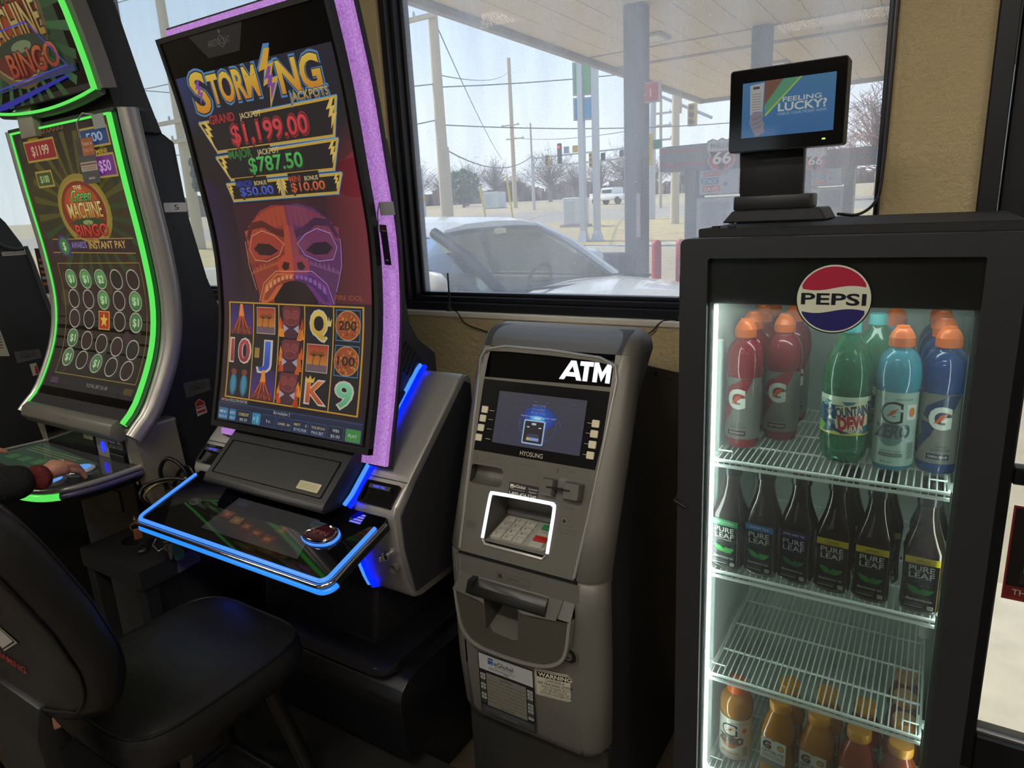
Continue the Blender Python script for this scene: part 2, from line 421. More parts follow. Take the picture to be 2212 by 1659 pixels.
# windows: dark aluminium frame, dotted film on the pane
film = glass_mat('dotted_window_film', '#f4f6f8', haze=.24, dots=.20, refl=.10)
clear = glass_mat('window_pane', '#eef2f2', haze=.10, refl=.4)
def window(n, x0, x1, mat, y=2.03, z1=2.75, mull=()):
    b = B(30)
    def fr(u0, v0, u1, v1, w, ya, yb):
        for q in ((u0, u1, v0, v0+w), (u0, u1, v1-w, v1), (u0, u0+w, v0+w, v1-w), (u1-w, u1, v0+w, v1-w)):
            b.box(q[0], q[1], ya, yb, q[2], q[3], .003, 1)
    fr(x0, ZS, x1, z1, .030, y-.065, y+.05); fr(x0+.030, ZS+.03, x1-.030, z1-.03, .018, y-.040, y+.04); fr(x0+.048, ZS+.048, x1-.048, z1-.048, .012, y-.012, y+.03)
    for m in mull: b.box(m-.06, m+.06, y-.065, y+.05, ZS, z1, .004, 1)
    f = struct('window_%d' % n, b, ALU)
    b = B(0); b.box(x0+.05, x1-.05, y-.002, y+.002, ZS+.05, z1-.05); build('pane', b, mat, f)
    return f
window(1, -5.3, -2.3, clear, mull=(-3.50,))
window(2, -1.722, -.098, film)
b = B(30)
for q in ((-3.6, -1.6, .9, .96), (-3.6, -1.6, 2.34, 2.4), (-3.6, -3.54, .96, 2.34), (-1.66, -1.6, .96, 2.34), (-2.63, -2.57, .96, 2.34)): b.box(q[0], q[1], -5.25, -5.19, q[2], q[3], .003, 1)
w3 = struct('window_3', b, ALU)
b = B(0); b.box(-3.54, -1.66, -5.225, -5.221, .96, 2.34); build('pane', b, clear, w3)
# door at the right: black aluminium stiles, rails and panes
b = B(25)
for x0, x1, z0, z1 in ((.06, .10, 0, 2.45), (1.08, 1.12, 0, 2.45), (.10, 1.08, 2.38, 2.45)): b.box(x0, x1, 1.93, 2.09, z0, z1, .003, 1)
for x0, x1, z0, z1 in ((.105, .204, .01, 2.37), (.98, 1.075, .01, 2.37), (.204, .98, .01, .122), (.204, .98, .872, .916), (.204, .98, 2.27, 2.37)):
    b.box(x0, x1, 1.985, 2.03, z0, z1, .004, 1)
d = struct('door_1', b, ALU)
b = B(0)
for z0, z1 in ((.122, .872), (.916, 2.27)): b.box(.204, .98, 2.004, 2.008, z0, z1)
build('pane', b, glass_mat('door_pane', '#f2f4f2', haze=.05, refl=.3), d)
b = B(30); b.box(.204, .98, 2.000, 2.012, .118, .132, .003, 1); build('glazing_bead', b, STEEL, d)
b = B(40); b.tube([(.24, 1.95, .895), (.95, 1.95, .895)], .012)
for x in (.26, .93): b.cyl((x, 1.95, .895), (x, 1.99, .895), .01)
build('push_bar', b, ALU, d)
# notice stuck on the door pane
f = planeY(0, 2.0025)
a = Art(f); a.rect(.217, .548, .47, .812, '#b03a32', 0).rect(.222, .556, .465, .806, '#1e1e22', 1).rect(.222, .556, .465, .588, '#8e2f30', 2)
a.text('THANK YOU', .238, .564, .016, '#d8cfc8', al='L', z=3, bold=.02)
for i, z in enumerate((.70, .66)): a.rect(.255, z-.03, .30, z+.005, '#8b8781', 2)
for i in range(6): a.rect(.25, .63-i*.006, .44, .6315-i*.006, '#6f6b68', 2)
tag(a.build('door_notice', PRT), 'dark printed notice with a red THANK YOU band stuck on the door glass', 'notice')

# store lights in the ceiling: lamps of the room, behind and beside the camera
tube_m = E('lamp_diffuser', '#fff6e6', 29.0)
li = None
for x, y, where in ((-3.4, -.5, 'over the left aisle'), (-.7, -.5, 'over the middle aisle'), (1.9, -.5, 'over the right aisle'), (-5.3, -2.2, 'at the back on the left'), (-.7, -2.4, 'at the back in the middle'), (1.9, -2.4, 'at the back on the right')):
    t = thing('ceiling_light', 'long white fluorescent ceiling fixture %s' % where, 'ceiling light', (x, y, 2.94), group='fluorescent ceiling fixtures')
    b = B(30); b.box(x-.62, x+.62, y-.16, y+.16, 2.955, 3.0, .01); build('housing', b, WHT, t)
    b = B(30); b.box(x-.60, x+.60, y-.14, y+.14, 2.94, 2.956); build('diffuser', b, tube_m, t)
# ------------------------------------------------------------------ glass door drink cooler
FX0, FX1, FY = -.411, .112, 1.25
fr = thing('drink_cooler', 'tall black single door drink cooler with a round soda logo beside the cash machine', 'drink cooler', ((FX0+FX1)/2, 1.5, 0))
b = B(30)
for q in ((FX0, -.372, 1.30, 1.84, .02, 1.53), (.076, FX1, 1.30, 1.84, .02, 1.53), (FX0, FX1, 1.78, 1.84, .02, 1.53),
          (FX0, FX1, 1.30, 1.84, .02, .30), (FX0, FX1, 1.30, 1.84, 1.46, 1.53)): b.box(*q, .004, 1)
b.box(FX0+.012, FX1, 1.32, 1.84, 1.53, 1.547, .002, 1)
for x in (FX0+.05, FX1-.05):
    for y in (1.35, 1.8): b.cyl((x, y, 0), (x, y, .03), .02)
for x in (FX0+.04, FX0+.07): b.cyl((x, 1.34, 1.547), (x, 1.34, 1.551), .008)
build('cabinet', b, BLKM, fr)
linm = M('cooler_liner', '#c3d2cc', .35, var=.04, vscale=8)
b = B(30)
b.box(-.372, -.366, 1.30, 1.78, .30, 1.46); b.box(.070, .076, 1.30, 1.78, .30, 1.46); b.box(-.366, .07, 1.772, 1.78, .30, 1.46)
b.box(-.366, .07, 1.30, 1.78, .30, .31); b.box(-.366, .07, 1.30, 1.78, 1.45, 1.46)
b.box(-.366, .07, 1.60, 1.772, .31, .375, .02)          # step over the compressor
for x in (-.366, .07-.006): b.box(x, x+.006, 1.30, 1.32, .31, 1.45)
build('liner', b, linm, fr)
random.seed(3)   # duct slots in the back panel
for z, xa, xb in ((.72, -.16, .03), (.56, -.22, -.02)):
    x = xa; b = B(30)
    while x < xb: l = .012+.006*random.random(); b.box(x, x+l, 1.7695, 1.7725, z-.003, z+.003); x += l+.008
    build('air_slots', b, GAP, fr)
b = B(30)   # slotted uprights
for x0, x1 in ((-.366, -.352), (.056, .07)):
    for y in (1.335, 1.74): b.box(x0, x1, y, y+.012, .32, 1.33, .001, 1)
build('shelf_upright', b, M('upright_enamel', '#cfe0d8', .35, var=.04), fr)
ledm = E('cooler_led', '#f0fbf6', 22.0)
for x, wd in ((-.3495, .0017), (.062, .004)):
    b = B(30); b.box(x-wd, x+wd, 1.272, 1.288, .335, 1.408, .002, 1); build('led_strip', b, ledm, fr)
b = B(30); b.box(-.33, .035, 1.34, 1.36, 1.440, 1.452, .002, 1); build('led_strip', b, ledm, fr)  # unseen strip under the cooler roof, added to brighten the shelves
# door
dr = B(30)
out, inn = rr(FX0, .045, FX1, 1.5325, .012), rr(-.360, .325, .0605, 1.497, .004)
dr.ring_prism(out, inn, planeY(0, FY+.045), .0, .045)
fd = build('door', dr, M('door_frame_black', '#25262a', .40, var=.1, bump=.04, bscale=300), fr)
b = B(0); b.box(-.362, .062, FY+.012, FY+.016, .32, 1.50); build('glass', b, glass_mat('cooler_glass', '#dfe6e4', haze=.045, refl=.5), fd)
b = B(0); b.box(-.360, .0605, FY+.018, FY+.024, 1.414, 1.497); build('header_panel', b, M('header_black', '#0d0d12', .25, var=.2), fd)
b = B(30); b.ring_prism(rr(-.3605, .326, .061, 1.414, .003), rr(-.352, .334, .0535, 1.4125, .003), planeY(0, FY+.030), 0, .010); build('gasket', b, M('gasket_grey', '#596661', .6), fd)
b = B(30); b.tube([(FX0-.001, FY+.02, 1.02), (FX0-.004, FY-.004, 1.01), (FX0+.02, FY-.004, 1.0)], .0035); build('pull_lip', b, BLK, fd)
# round logo hung inside the glass
a = Art(planeY(-.148, FY+.010, 1.427), eps=.0003)
R_ = .0575
a.ell(0, 0, R_+.002, R_+.002, '#16161a', 0, 48).ell(0, 0, R_, R_, '#c9cdb9', 1, 48)
def wave(x, up): return (.0185 if up else -.0205)+.0042*math.sin(x/R_*PI*1.0)
xs = [R_*.93*(i/24*2-1) for i in range(25)]; r2 = R_*.955
top = [(x, wave(x, 1)) for x in xs if x*x+wave(x, 1)**2 < r2*r2]; bot = [(x, wave(x, 0)) for x in xs if x*x+wave(x, 0)**2 < r2*r2]
ta = [math.atan2(p[1], p[0]) for p in (top[-1], top[0])]
a.poly(top+[(r2*math.cos(ta[0]+(ta[1]-ta[0])*i/24), r2*math.sin(ta[0]+(ta[1]-ta[0])*i/24)) for i in range(1, 24)], '#a32a41', 2)
ba = [math.atan2(p[1], p[0]) for p in (bot[0], bot[-1])]
a.poly(bot[::-1]+[(r2*math.cos(ba[0]+(ba[1]-ba[0])*i/24), r2*math.sin(ba[0]+(ba[1]-ba[0])*i/24)) for i in range(1, 24)], '#2b2b63', 2)
a.text('PEPSI', 0, -.0095, .0185, '#1d1f2b', w=.099, bold=.045, z=3)
a.build('round_logo', PRTG, fd)
# wire shelves
wirem = M('shelf_wire_enamel', '#ecf6f0', .3, var=.02)
def shelf(z, y0=1.285, y1=1.70, front=True, nw=34):
    b = B(40); xa, xb = -.347, .049
    for i in range(nw):
        x = xa+.006+(xb-xa-.012)*i/(nw-1); b.tube([(x, y0+.004, z-.012), (x, y0+.003, z), (x, y1, z)], .0014, 6)
    for y in (y0+.10, y0+.21, y0+.32, y1): b.tube([(xa, y, z-.0035), (xb, y, z-.0035)], .0026, 8)
    for x in (xa, xb): b.tube([(x, y0+.006, z-.003), (x, y1, z-.003)], .0026, 8)
    for zz in (z-.003, z-.014): b.tube([(xa-.002, y0, zz), (xb+.002, y0, zz)], .0036, 8)
    s = build('wire_shelf', b, wirem, fr)
    for x, sg in ((xa, -1), (xb, 1)):
        b = B(40)
        b.tube([(x-sg*.03, y0+.018, z+.001), (x-sg*.03, y0+.018, z+.012), (x-sg*.004, y0+.018, z+.012), (x-sg*.004, y0+.045, z+.012)], .0016, 6)
        b.prism([(x-sg*.004, z-.004), (x+sg*.012, z-.002), (x+sg*.012, z-.026)], y0+.045, y0+.055, 'y')
        build('shelf_clip', b, wirem, s)
SZ = [1.100, .854, .604, .357]
for z in SZ: shelf(z)
b = B(40); b.lathe([(.011, 0), (.011, .085), (.013, .088), (.013, .1), (.009, .102)], (.046, 1.60, .625), 14); build('thermometer', b, WHT, fr)

# ------------------------------------------------------------------ drinks
def liquid(n, h, tr=.5, rough=.06): return M(n, h, rough, var=.08, vscale=20, trans=tr, ior=1.36, coat=.3)
capo = M('orange_cap', '#e2671b', .32, var=.06)
capy = M('amber_cap', '#c98a22', .32, var=.06)
clearneck = glass_mat('bottle_clear', '#dfe6e4', haze=.05, refl=.9)
GP = [(.012, 0), (.030, .002), (.0335, .010), (.0345, .022), (.0335, .045), (.0325, .062), (.0330, .066), (.0318, .070), (.0325, .074), (.0335, .105), (.0350, .140),
      (.0338, .145), (.0338, .149), (.0360, .153), (.0372, .165), (.0374, .176), (.0362, .192), (.0332, .205), (.0280, .215), (.0215, .222), (.0185, .225), (.0185, .229)]
def gsleeve(a, r, z0, z1, base, n=36):
    for i in range(n): a.rect(-PI*r+2*PI*r*i/n, z0, -PI*r+2*PI*r*(i+1)/n, z1, base, 0)
def G(a, x, y, s, c, bolt, z, rim=None):
    """thick letter G with a small bolt across it"""
    if rim: a.text('G', x, y-.12*s, 1.24*s, rim, w=1.12*s, bold=.09, z=z-1)
    a.text('G', x, y, s, c, w=.86*s, bold=.085, z=z)
    a.poly([(x-.26*s, y+.22*s), (x+.02*s, y+.66*s), (x+.40*s, y+.80*s), (x+.16*s, y+.54*s), (x+.26*s, y+.52*s), (x-.02*s, y+.36*s), (x+.05*s, y+.33*s)], bolt, z+1)
def gat_cap(b, z=.229):
    b.lathe([(.0200, z), (.0208, z+.001), (.0208, z+.0165), (.0196, z+.0185), (.0180, z+.0235), (.0128, z+.0315), (.0112, z+.0325), (.0100, z+.0365), (.008, z+.037)], n=28)
    return b
def sports_bottle(label, liq, deco, cap=capo, group='sports drink bottles on the upper shelf', name='sports_drink_bottle'):
    t = thing(name, label, 'drink bottle', (0, 0, 0), group=group)
    b = B(60); b.lathe(GP, n=28); build('body', b, liq, t, local=True)
    b = B(28); gat_cap(b); build('cap', b, cap, t, local=True)
    a = Art(cylmap(.0352), eps=.00025, ustep=.008)
    deco(a); a.build('sleeve', PRTG, t, local=True)
    return t
def deco_classic(tone, dark, flav):
    def f(a):
        gsleeve(a, .0352, .022, .150, '#77766f')
        a.poly([(-.026, .126), (.010, .149), (.030, .149), (.014, .112), (-.004, .094), (-.032, .108)], tone, 1)
        a.poly([(-.034, .098), (-.006, .095), (-.014, .074), (-.040, .034), (-.056, .034), (-.032, .074)], tone, 1)
        for k in range(4): a.rect(-.045, .142-.001*k*k, .05, .1424-.001*k*k, '#8d8c84', 1)
        G(a, -.002, .088, .037, '#d9dccf', '#d0571c', 3)
        a.text('THIRST', .004, .052, .004, dark, z=2).text('QUENCHER', .004, .046, .004, dark, z=2)
        a.rect(-.018, .030, .018, .040, dark, 2).text(flav, 0, .033, .0042, '#d9d6cc', w=.030, z=3, bold=.02)
    return f
def deco_zero(base, disc, txt, flav, barc):
    def f(a):
        gsleeve(a, .0352, .012, .150, base)
        a.ell(-.002, .072, .0225, .0225, disc, 1); G(a, -.003, .098, .029, base, '#a8501f', 3, '#22252a')
        a.text('ZERO', -.001, .066, .023, txt, w=.056, bold=.11, z=3, shear=.12)
        a.text('SUGAR THIRST QUENCHER', 0, .038, .0035, txt, w=.036, z=2); a.rect(-.020, .029, .020, .036, barc, 2).text(flav, 0, .0308, .0036, base, w=.032, z=3)
        a.text('ZERO SUGAR', .016, .136, .0035, txt, z=2); a.rect(.022, .100, .042, .128, '#d8d8d0', 2).ell(.031, .114, .006, .009, '#d2762f', 3)
        for i in range(10): a.rect(.028, .026+i*.0032, .042, .0275+i*.0032, '#3b4a4c', 2)
        for i in range(6): a.line([(-.05, .134+.0015*i), (-.012, .134+.0015*i)], .0003, '#7f8d8d', 1)
        a.text('28 FL OZ', -.006, .017, .0035, txt, z=2)
    return f
L_red, L_blue, L_frost, L_org = liquid('fruit_punch_drink', '#b52038'), liquid('deep_blue_drink', '#1c4f9a'), liquid('pale_blue_drink', '#4fb2cf'), liquid('orange_drink', '#d08a1e')
s1 = SZ[0]+.0016
punch = sports_bottle('red fruit punch bottle with orange cap at the front left of the top shelf', L_red, deco_classic('#8f2435', '#3b1018', 'FRUIT PUNCH'))
punch.location = (-.318, 1.383, s1); punch.rotation_euler = (0, 0, -.12)
dup(punch, (-.258, 1.461, s1), 'dark red bottle with orange cap standing second from the left on the top shelf', -.05)
for i, (x, y) in enumerate(((-.326, 1.478), (-.327, 1.576), (-.322, 1.66))):
    dup(punch, (x, y, s1), 'red bottle whose orange cap shows %s behind the left front punch bottle' % ('first', 'second', 'last')[i], .3*i)
dup(punch, (-.262, 1.60, s1), 'red bottle with orange cap behind the second punch bottle, left of the logo', .4)
zero = sports_bottle('pale blue zero sugar bottle with white sleeve and orange cap, beside the green soda', L_frost, deco_zero('#9fb6ad', '#5f7f7d', '#3d4a4c', 'GLACIER FREEZE', '#4c5a5b'))
zero.location = (-.044, 1.374, s1); zero.rotation_euler = (0, 0, -.05)
dup(zero, (-.066, 1.595, s1), 'pale blue bottle with orange cap far behind the front zero sugar bottle', .5)
cool = sports_bottle('deep blue bottle with orange cap at the front right of the top shelf', L_blue, deco_classic('#24355f', '#161d3a', 'COOL BLUE'))
cool.location = (.027, 1.388, s1); cool.rotation_euler = (0, 0, .02)
for i, (x, y) in enumerate(((.021, 1.485), (.017, 1.575), (.013, 1.655))):
    dup(cool, (x, y, s1), 'deep blue bottle with orange cap, %s behind the front right blue bottle' % ('first', 'second', 'last')[i], .35*i)
# two-litre style green soda
def soda_bottle(label):
    t = thing('soda_bottle', label, 'soda bottle', (0, 0, 0), group='green soda bottles on the upper shelf')
    rings = []
    prof = [(.024, .003), (.034, .004), (.041, .016), (.0425, .040), (.0415, .062), (.0415, .150), (.0425, .156), (.0430, .175), (.0410, .200), (.0350, .226), (.0260, .246), (.0180, .262), (.0140, .272), (.0140, .280)]
    for r, z in prof:
        ring = []
        for i in range(40):
            a = 2*PI*i/40; k = max(0, 1-z/.045); rad = r*(1-.10*k*(1+math.cos(5*a))/2); ring.append((rad*math.cos(a), rad*math.sin(a), z-.002*k*math.cos(5*a)))
        rings.append(ring)
    b = B(70); b.loft(rings); build('body', b, liquid('green_soda', '#3f9a6e', .65), t, local=True)
    b = B(50); b.lathe([(.0165, .270), (.0165, .274), (.0155, .276), (.0155, .290), (.0145, .292)], n=24); build('cap', b, M('teal_cap', '#3fa6a8', .35), t, local=True)
    r = .0428; a = Art(cylmap(r), eps=.00025, ustep=.008)
    for i in range(40): a.rect(-PI*r+2*PI*r*i/40, .066, -PI*r+2*PI*r*(i+1)/40, .146, '#2f6f86', 0)
    for i in range(20):
        x0 = -.06+i*.006; a.poly([(x0, .128), (x0+.006, .128), (x0+.006, .134+.008*math.sin(i*.9+.9)), (x0, .134+.008*math.sin(i*.9))], '#c9d7b4', 1); a.rect(x0, .066, x0+.006, .071+.002*math.sin(i), '#d9cf5a', 1)
        a.rect(x0, .136, x0+.006, .146, '#cfe0c6', 1)
    for cx in (-.044, -.034): a.ring(cx, .106, .020, .030, .004, '#a9cdbf', 2, 20, .5, 4.2)
    a.poly([(-.052, .070), (-.034, .072), (-.028, .084), (-.044, .092), (-.056, .086)], '#7cc24a', 2)
    a.poly([(-.033, .112), (-.020, .122), (.048, .136), (.052, .088), (.010, .074), (-.006, .080), (-.010, .096), (-.030, .098)], '#e4dcb0', 2).poly([(-.033, .096), (.0, .082), (.008, .072), (.004, .068), (-.008, .076), (-.036, .090)], '#1d2f55', 2)
    a.text('OUNTAIN', .021, .107, .019, '#1d3a5f', w=.056, bold=.09, z=3, rot=.14).text('M', -.019, .099, .025, '#1d3a5f', w=.022, bold=.10, z=4, rot=.12)
    a.text('DEW', .022, .081, .024, '#b02433', w=.046, bold=.12, z=4, rot=.12).text('BAJA', .028, .074, .011, '#e9e4d8', w=.026, bold=.06, z=5, shear=.2, rot=.1)
    a.text('TROPICAL LIME', .026, .0715, .0035, '#e9e4d8', w=.028, z=5)
    a.build('wrap', PRTG, t, local=True)
    for c in t.children:
        for v in c.data.vertices: v.co.z *= .925
    return t
dew = soda_bottle('large green soda bottle with blue wave wrap and teal cap under the round logo')
dew.location = (-.1265, 1.376, s1); dew.rotation_euler = (0, 0, -.1)
dup(dew, (-.090, 1.475, s1), 'green soda bottle with teal cap standing at the back behind the round logo', .4)

# iced tea bottles: squared shoulders
def tea_bottle(label, band, bandt, head, sub=None, lc='#3fae49', lc2='#2d7a35', fg='#d8d8d0', cat=True):
    t = thing('iced_tea_bottle', label, 'tea bottle', (0, 0, 0), group='iced tea bottles on the middle shelf')
    prof = [(.026, 0, .3), (.0310, .004, .45), (.0325, .012, .6), (.0315, .022, .6), (.0300, .060, .6), (.0315, .112, .6), (.0330, .122, .5), (.0300, .136, .3), (.0225, .160, .1), (.0175, .182, 0), (.0165, .196, 0), (.0168, .206, 0)]
    b = B(70); b.lathe(prof, n=48); build('body', b, M('brown_tea', '#2c1c10', .05, var=.15, trans=.35, ior=1.36, coat=.6), t, local=True)
    b = B(50); b.lathe([(.0185, .204), (.0190, .206), (.0190, .218), (.0180, .221), (.0165, .2215)], n=24); build('cap', b, M('black_cap', '#141416', .3), t, local=True)
    a = Art(lambda u, v, d: (u*1.16, -.0326-d+max(0, abs(u*1.16)-.017)**2*9, v), eps=.0003, ustep=.006)
    a.rect(-.0235, .012, .0235, .114, '#8a7a44', 0).rect(-.0230, .0125, .0230, .113, '#17171b', 1).rect(-.0235, .101, .0235, .114, band, 2).text(bandt, 0, .1055, .0042, '#1c1c1c' if band == '#cdbb2f' else '#cfd6d2', w=min(.034, .0036*len(bandt)), z=3)
    if band == '#cdbb2f': a.rect(-.016, .1028, .016, .1036, '#5a5322', 3)
    a.text('PURE', 0, .087, .0105, fg, w=.034, z=3, bold=.008).text('LEAF', .0005, .074, .0105, fg, w=.034, z=3, bold=.008)
    if sub: a.text(sub, .002, .069, .0034, fg, z=3)
    for sx_, an, l in ((-1, .72, .024), (1, .50, .022), (.25, 1.15, .014)):
        d = (math.cos(an)*(1 if sx_ > 0 else -1), math.sin(an)); n_ = (-d[1], d[0]); pts = []; p2 = []
        for i in range(9): tt = i/8; wd = .0052*math.sin(PI*tt**.8)*(1 if abs(sx_) == 1 else .6); pts.append((d[0]*l*tt+n_[0]*wd, .043+d[1]*l*tt+n_[1]*wd)); p2.append((d[0]*l*tt-n_[0]*wd, .043+d[1]*l*tt-n_[1]*wd))
        a.poly(pts+p2[::-1][1:-1], lc, 3); a.line([(0, .043), (d[0]*l*.9, .043+d[1]*l*.9)], .0006, lc2, 4)
    a.text('Real', -.013, .029, .0052, fg, w=.010, shear=.4, z=3).text('BREWED TEA', .006, .029, .0036, fg, w=.024, z=3)
    a.rect(-.019, .0215, .008, .0225, '#77777a', 3).rect(-.019, .0165, .006, .0185, '#9a9a98', 3).rrect(.012, .0145, .020, .0225, .0015, '#b9b9b2', 3).text('150' if band != '#2f9a57' else '0', .016, .0175, .003, '#17171b', z=4)
    a.build('paper_label', PRTG, t, local=True)
    return t
s2 = SZ[1]+.0016
teas = [('#2f9a57', 'UNSWEETENED', 'green band no sugar iced tea bottle at the left end of its row', 'NO SUGAR', '#3fae49', '#d8d8d0'),
        ('#2c6fa8', 'SWEET TEA', 'blue band sweet iced tea bottle, second from the left', None, '#3fae49', '#d0d0ca'),
        ('#2c2a66', 'EXTRA SWEET TEA', 'violet band extra sweet iced tea bottle, third from the left', None, '#2c6b50', '#b9b8cf'),
        ('#cdbb2f', 'LEMON', 'yellow band lemon iced tea bottle, next to the violet one', None, '#2f8a37', '#cfcfc8'), None, None]
first_lemon = None
for i, (x, y) in enumerate(((-.319, 1.318), (-.2535, 1.322), (-.188, 1.323), (-.1215, 1.322), (-.055, 1.320), (.0235, 1.318))):
    if teas[i]:
        t = teas[i]; o = tea_bottle(t[2], t[0], t[1], None, t[3], t[4], fg=t[5]); o.location = (x, y, s2)
        if i == 3: first_lemon = o
    else: o = dup(first_lemon, (x, y, s2), ('middle yellow band lemon iced tea bottle of the three', 'yellow band lemon iced tea bottle at the right end of its row')[i-4])
    o.rotation_euler = (0, 0, (-.15, -.1, -.12, -.06, -.05, -.02)[i])
for i, (x, y, w) in enumerate(((-.112, 1.40, 'first of the three'), (-.046, 1.40, 'second of the three'), (.028, 1.402, 'last of the three'))):
    dup(first_lemon, (x, y, s2), 'iced tea bottle standing right behind the %s lemon bottles' % w, .1)

# bottom shelf
s4 = SZ[3]+.0016
zo = sports_bottle('orange zero sugar bottle with white sleeve at the left of the bottom shelf', L_org, deco_zero('#cfc9bd', '#a5642f', '#4a4c4f', 'ORANGE', '#b06a2c'), cap=M('plain_orange_cap', '#d9641f', .32), group='orange drink bottles on the bottom shelf')
zo.scale = (1.0, 1.0, .765); zo.location = (-.301, 1.352, s4); zo.rotation_euler = (0, 0, -.1)
for c in zo.children:
    if c.name.startswith('cap'):
        me = c.data
        for v in me.vertices:
            if v.co.z > .249: v.co.z = .249+(v.co.z-.249)*.12; v.co.x *= 1.25; v.co.y *= 1.25
            v.co.z = .216+(v.co.z-.229)*1.8
LY = [(.012, 0), (.028, .002), (.0315, .012), (.0315, .055), (.0300, .060), (.0300, .105), (.0318, .112), (.0320, .122), (.0290, .140), (.0230, .160), (.0185, .172), (.0180, .178)]
def lyte(label, liq):
    t = thing('electrolyte_bottle', label, 'drink bottle', (0, 0, 0), group='amber capped bottles on the bottom shelf')
    b = B(60); b.lathe([(r, z, .35 if .01 < z < .13 else .1) for r, z in LY], n=32); build('body', b, liq, t, local=True)
    b = B(50); b.lathe([(.0195, .176), (.0205, .178), (.0205, .194), (.0195, .1965)], n=28); build('cap', b, capy, t, local=True)
    a = Art(planeY(0, -.0318), eps=.0003)
    a.rect(-.024, .052, .024, .118, '#c9c8bf', 0).rect(-.024, .052, .024, .066, '#7b7c78', 1)
    G(a, -.012, .094, .017, '#23262a', '#a8501f', 3); a.ell(.014, .104, .0068, .0078, '#8c8a5c', 1).ell(.014, .104, .004, .004, '#cfa73a', 2)
    a.text('GATORLYTE', 0, .083, .0075, '#23262a', w=.042, bold=.03, z=2)
    for k in range(3): a.rect(-.021, .078-k*.0035, .021, .0798-k*.0035, '#8a8a84', 2)
    a.build('front_label', PRTG, t, local=True)
    return t
ly1 = lyte('orange bottle with amber cap beside the white sleeved zero bottle', L_org)
ly1.scale = (1.09, 1.09, 1); ly1.location = (-.2035, 1.328, s4); ly1.rotation_euler = (0, 0, -.15)
dup(ly1, (-.1265, 1.326, s4), 'orange bottle with amber cap, middle of the bottom front row', -.12)
ly2 = lyte('reddish bottle with amber cap, second from the right in the bottom front row', liquid('red_orange_drink', '#b5502a'))
ly2.scale = (1.09, 1.09, 1); ly2.location = (-.0515, 1.318, s4); ly2.rotation_euler = (0, 0, -.1)
dup(ly2, (.022, 1.315, s4), 'reddish bottle with amber cap at the right end of the bottom front row', -.05)
for x, y, w in ((-.198, 1.398, 'left orange'), (-.122, 1.405, 'middle orange')): dup(ly1, (x, y, s4), 'orange bottle with amber cap behind the %s bottle of the bottom front row' % w, .1)
for x, y, w in ((-.048, 1.402, 'directly behind the second from right front bottle'), (.024, 1.390, 'directly behind the right end front bottle'), (.022, 1.468, 'third deep in the right end column'), (.022, 1.552, 'last in the right end column')):
    dup(ly2, (x, y, s4), 'reddish bottle with amber cap, ' + w, .2)

# ------------------------------------------------------------------ lottery ticket display on top of the cooler
t = thing('ticket_display', 'black customer display with a blue FEELING LUCKY screen standing on the drink cooler', 'display', (-.31, 1.60, 1.547))
b = B(30)
b.prism([(-.418, 1.5485), (-.205, 1.5485), (-.219, 1.574), (-.396, 1.574)], 1.555, 1.70, 'y', .003, 1)
for x in (-.40, -.30, -.225):
    for y in (1.565, 1.69): b.cyl((x, y, 1.547), (x, y, 1.550), .006, n=10)
build('base', b, CASE, t)
b = B(30); b.box(-.396, -.24, 1.560, 1.66, 1.574, 1.604, .004); build('printer_step', b, BLK, t)
b = B(30); b.box(-.4035, -.398, 1.575, 1.64, 1.5515, 1.570, .002, 1); build('side_door', b, CASE, t)
b = B(30); b.box(-.391, -.262, 1.592, 1.63, 1.60, 1.75, .004); build('neck', b, BLK, t)
b = B(30); b.box(-.393, -.391, 1.592, 1.63, 1.61, 1.70); build('neck_trim', b, M('pale_grey_plastic', '#b9bab6', .4), t)
b = B(30); b.prism(rr(-.405, 1.694, -.182, 1.856, .006), 1.545, 1.592, 'y', .002, 1); build('screen_housing', b, BLK, t)
b = B(30); b.prism(rr(-.403, 1.696, -.184, 1.854, .005), 1.5425, 1.5455, 'y'); build('bezel', b, BLKG, t)
a = Art(planeY(0, 1.5422), eps=.0002)
a.grad(-.379, 1.722, -.202, 1.829, '#2f6496', '#3f7098', 0)
a.poly([(-.335, 1.785), (-.298, 1.829), (-.268, 1.829), (-.333, 1.765)], '#4f8a6a', 1).poly([(-.335, 1.780), (-.335, 1.829), (-.300, 1.829)], '#6d4a3c', 1).poly([(-.333, 1.765), (-.268, 1.829), (-.264, 1.829), (-.332, 1.760)], '#8fae4a', 1)
a.poly([(-.362, 1.757), (-.338, 1.760), (-.336, 1.826), (-.364, 1.823)], '#a3a3a0', 2)
for i in range(9): a.rect(-.359, 1.765+i*.005, -.341, 1.7665+i*.005, '#7d7f80', 3)
a.rect(-.358, 1.815, -.345, 1.820, '#3a4652', 3)
hand = [(-.362, 1.765), (-.352, 1.772), (-.340, 1.771), (-.335, 1.764), (-.338, 1.755), (-.333, 1.748), (-.334, 1.738), (-.332, 1.730), (-.340, 1.726), (-.350, 1.722), (-.356, 1.735), (-.363, 1.748)]
a.poly(hand, '#7d7a86', 4)
for y in (1.760, 1.750, 1.741): a.line([(-.358, y-.004), (-.340, y+.002)], .0012, '#5f5c6c', 5)
a.text('FEELING', -.263, 1.785, .0085, '#b4bcb4', w=.072, bold=.03, z=2).text('LUCKY?', -.262, 1.768, .0145, '#b4bcb4', w=.090, bold=.05, z=2).text('CHECK YOUR TICKET NOW', -.262, 1.760, .0048, '#92a7b8', w=.092, z=2, bold=.02)
a.build('screen_picture', SCRN, t)
b = B(0); b.box(-.2215, -.2155, 1.5418, 1.5426, 1.706, 1.7085); build('power_light', b, E('green_light', '#8cff3a', 3.0), t)
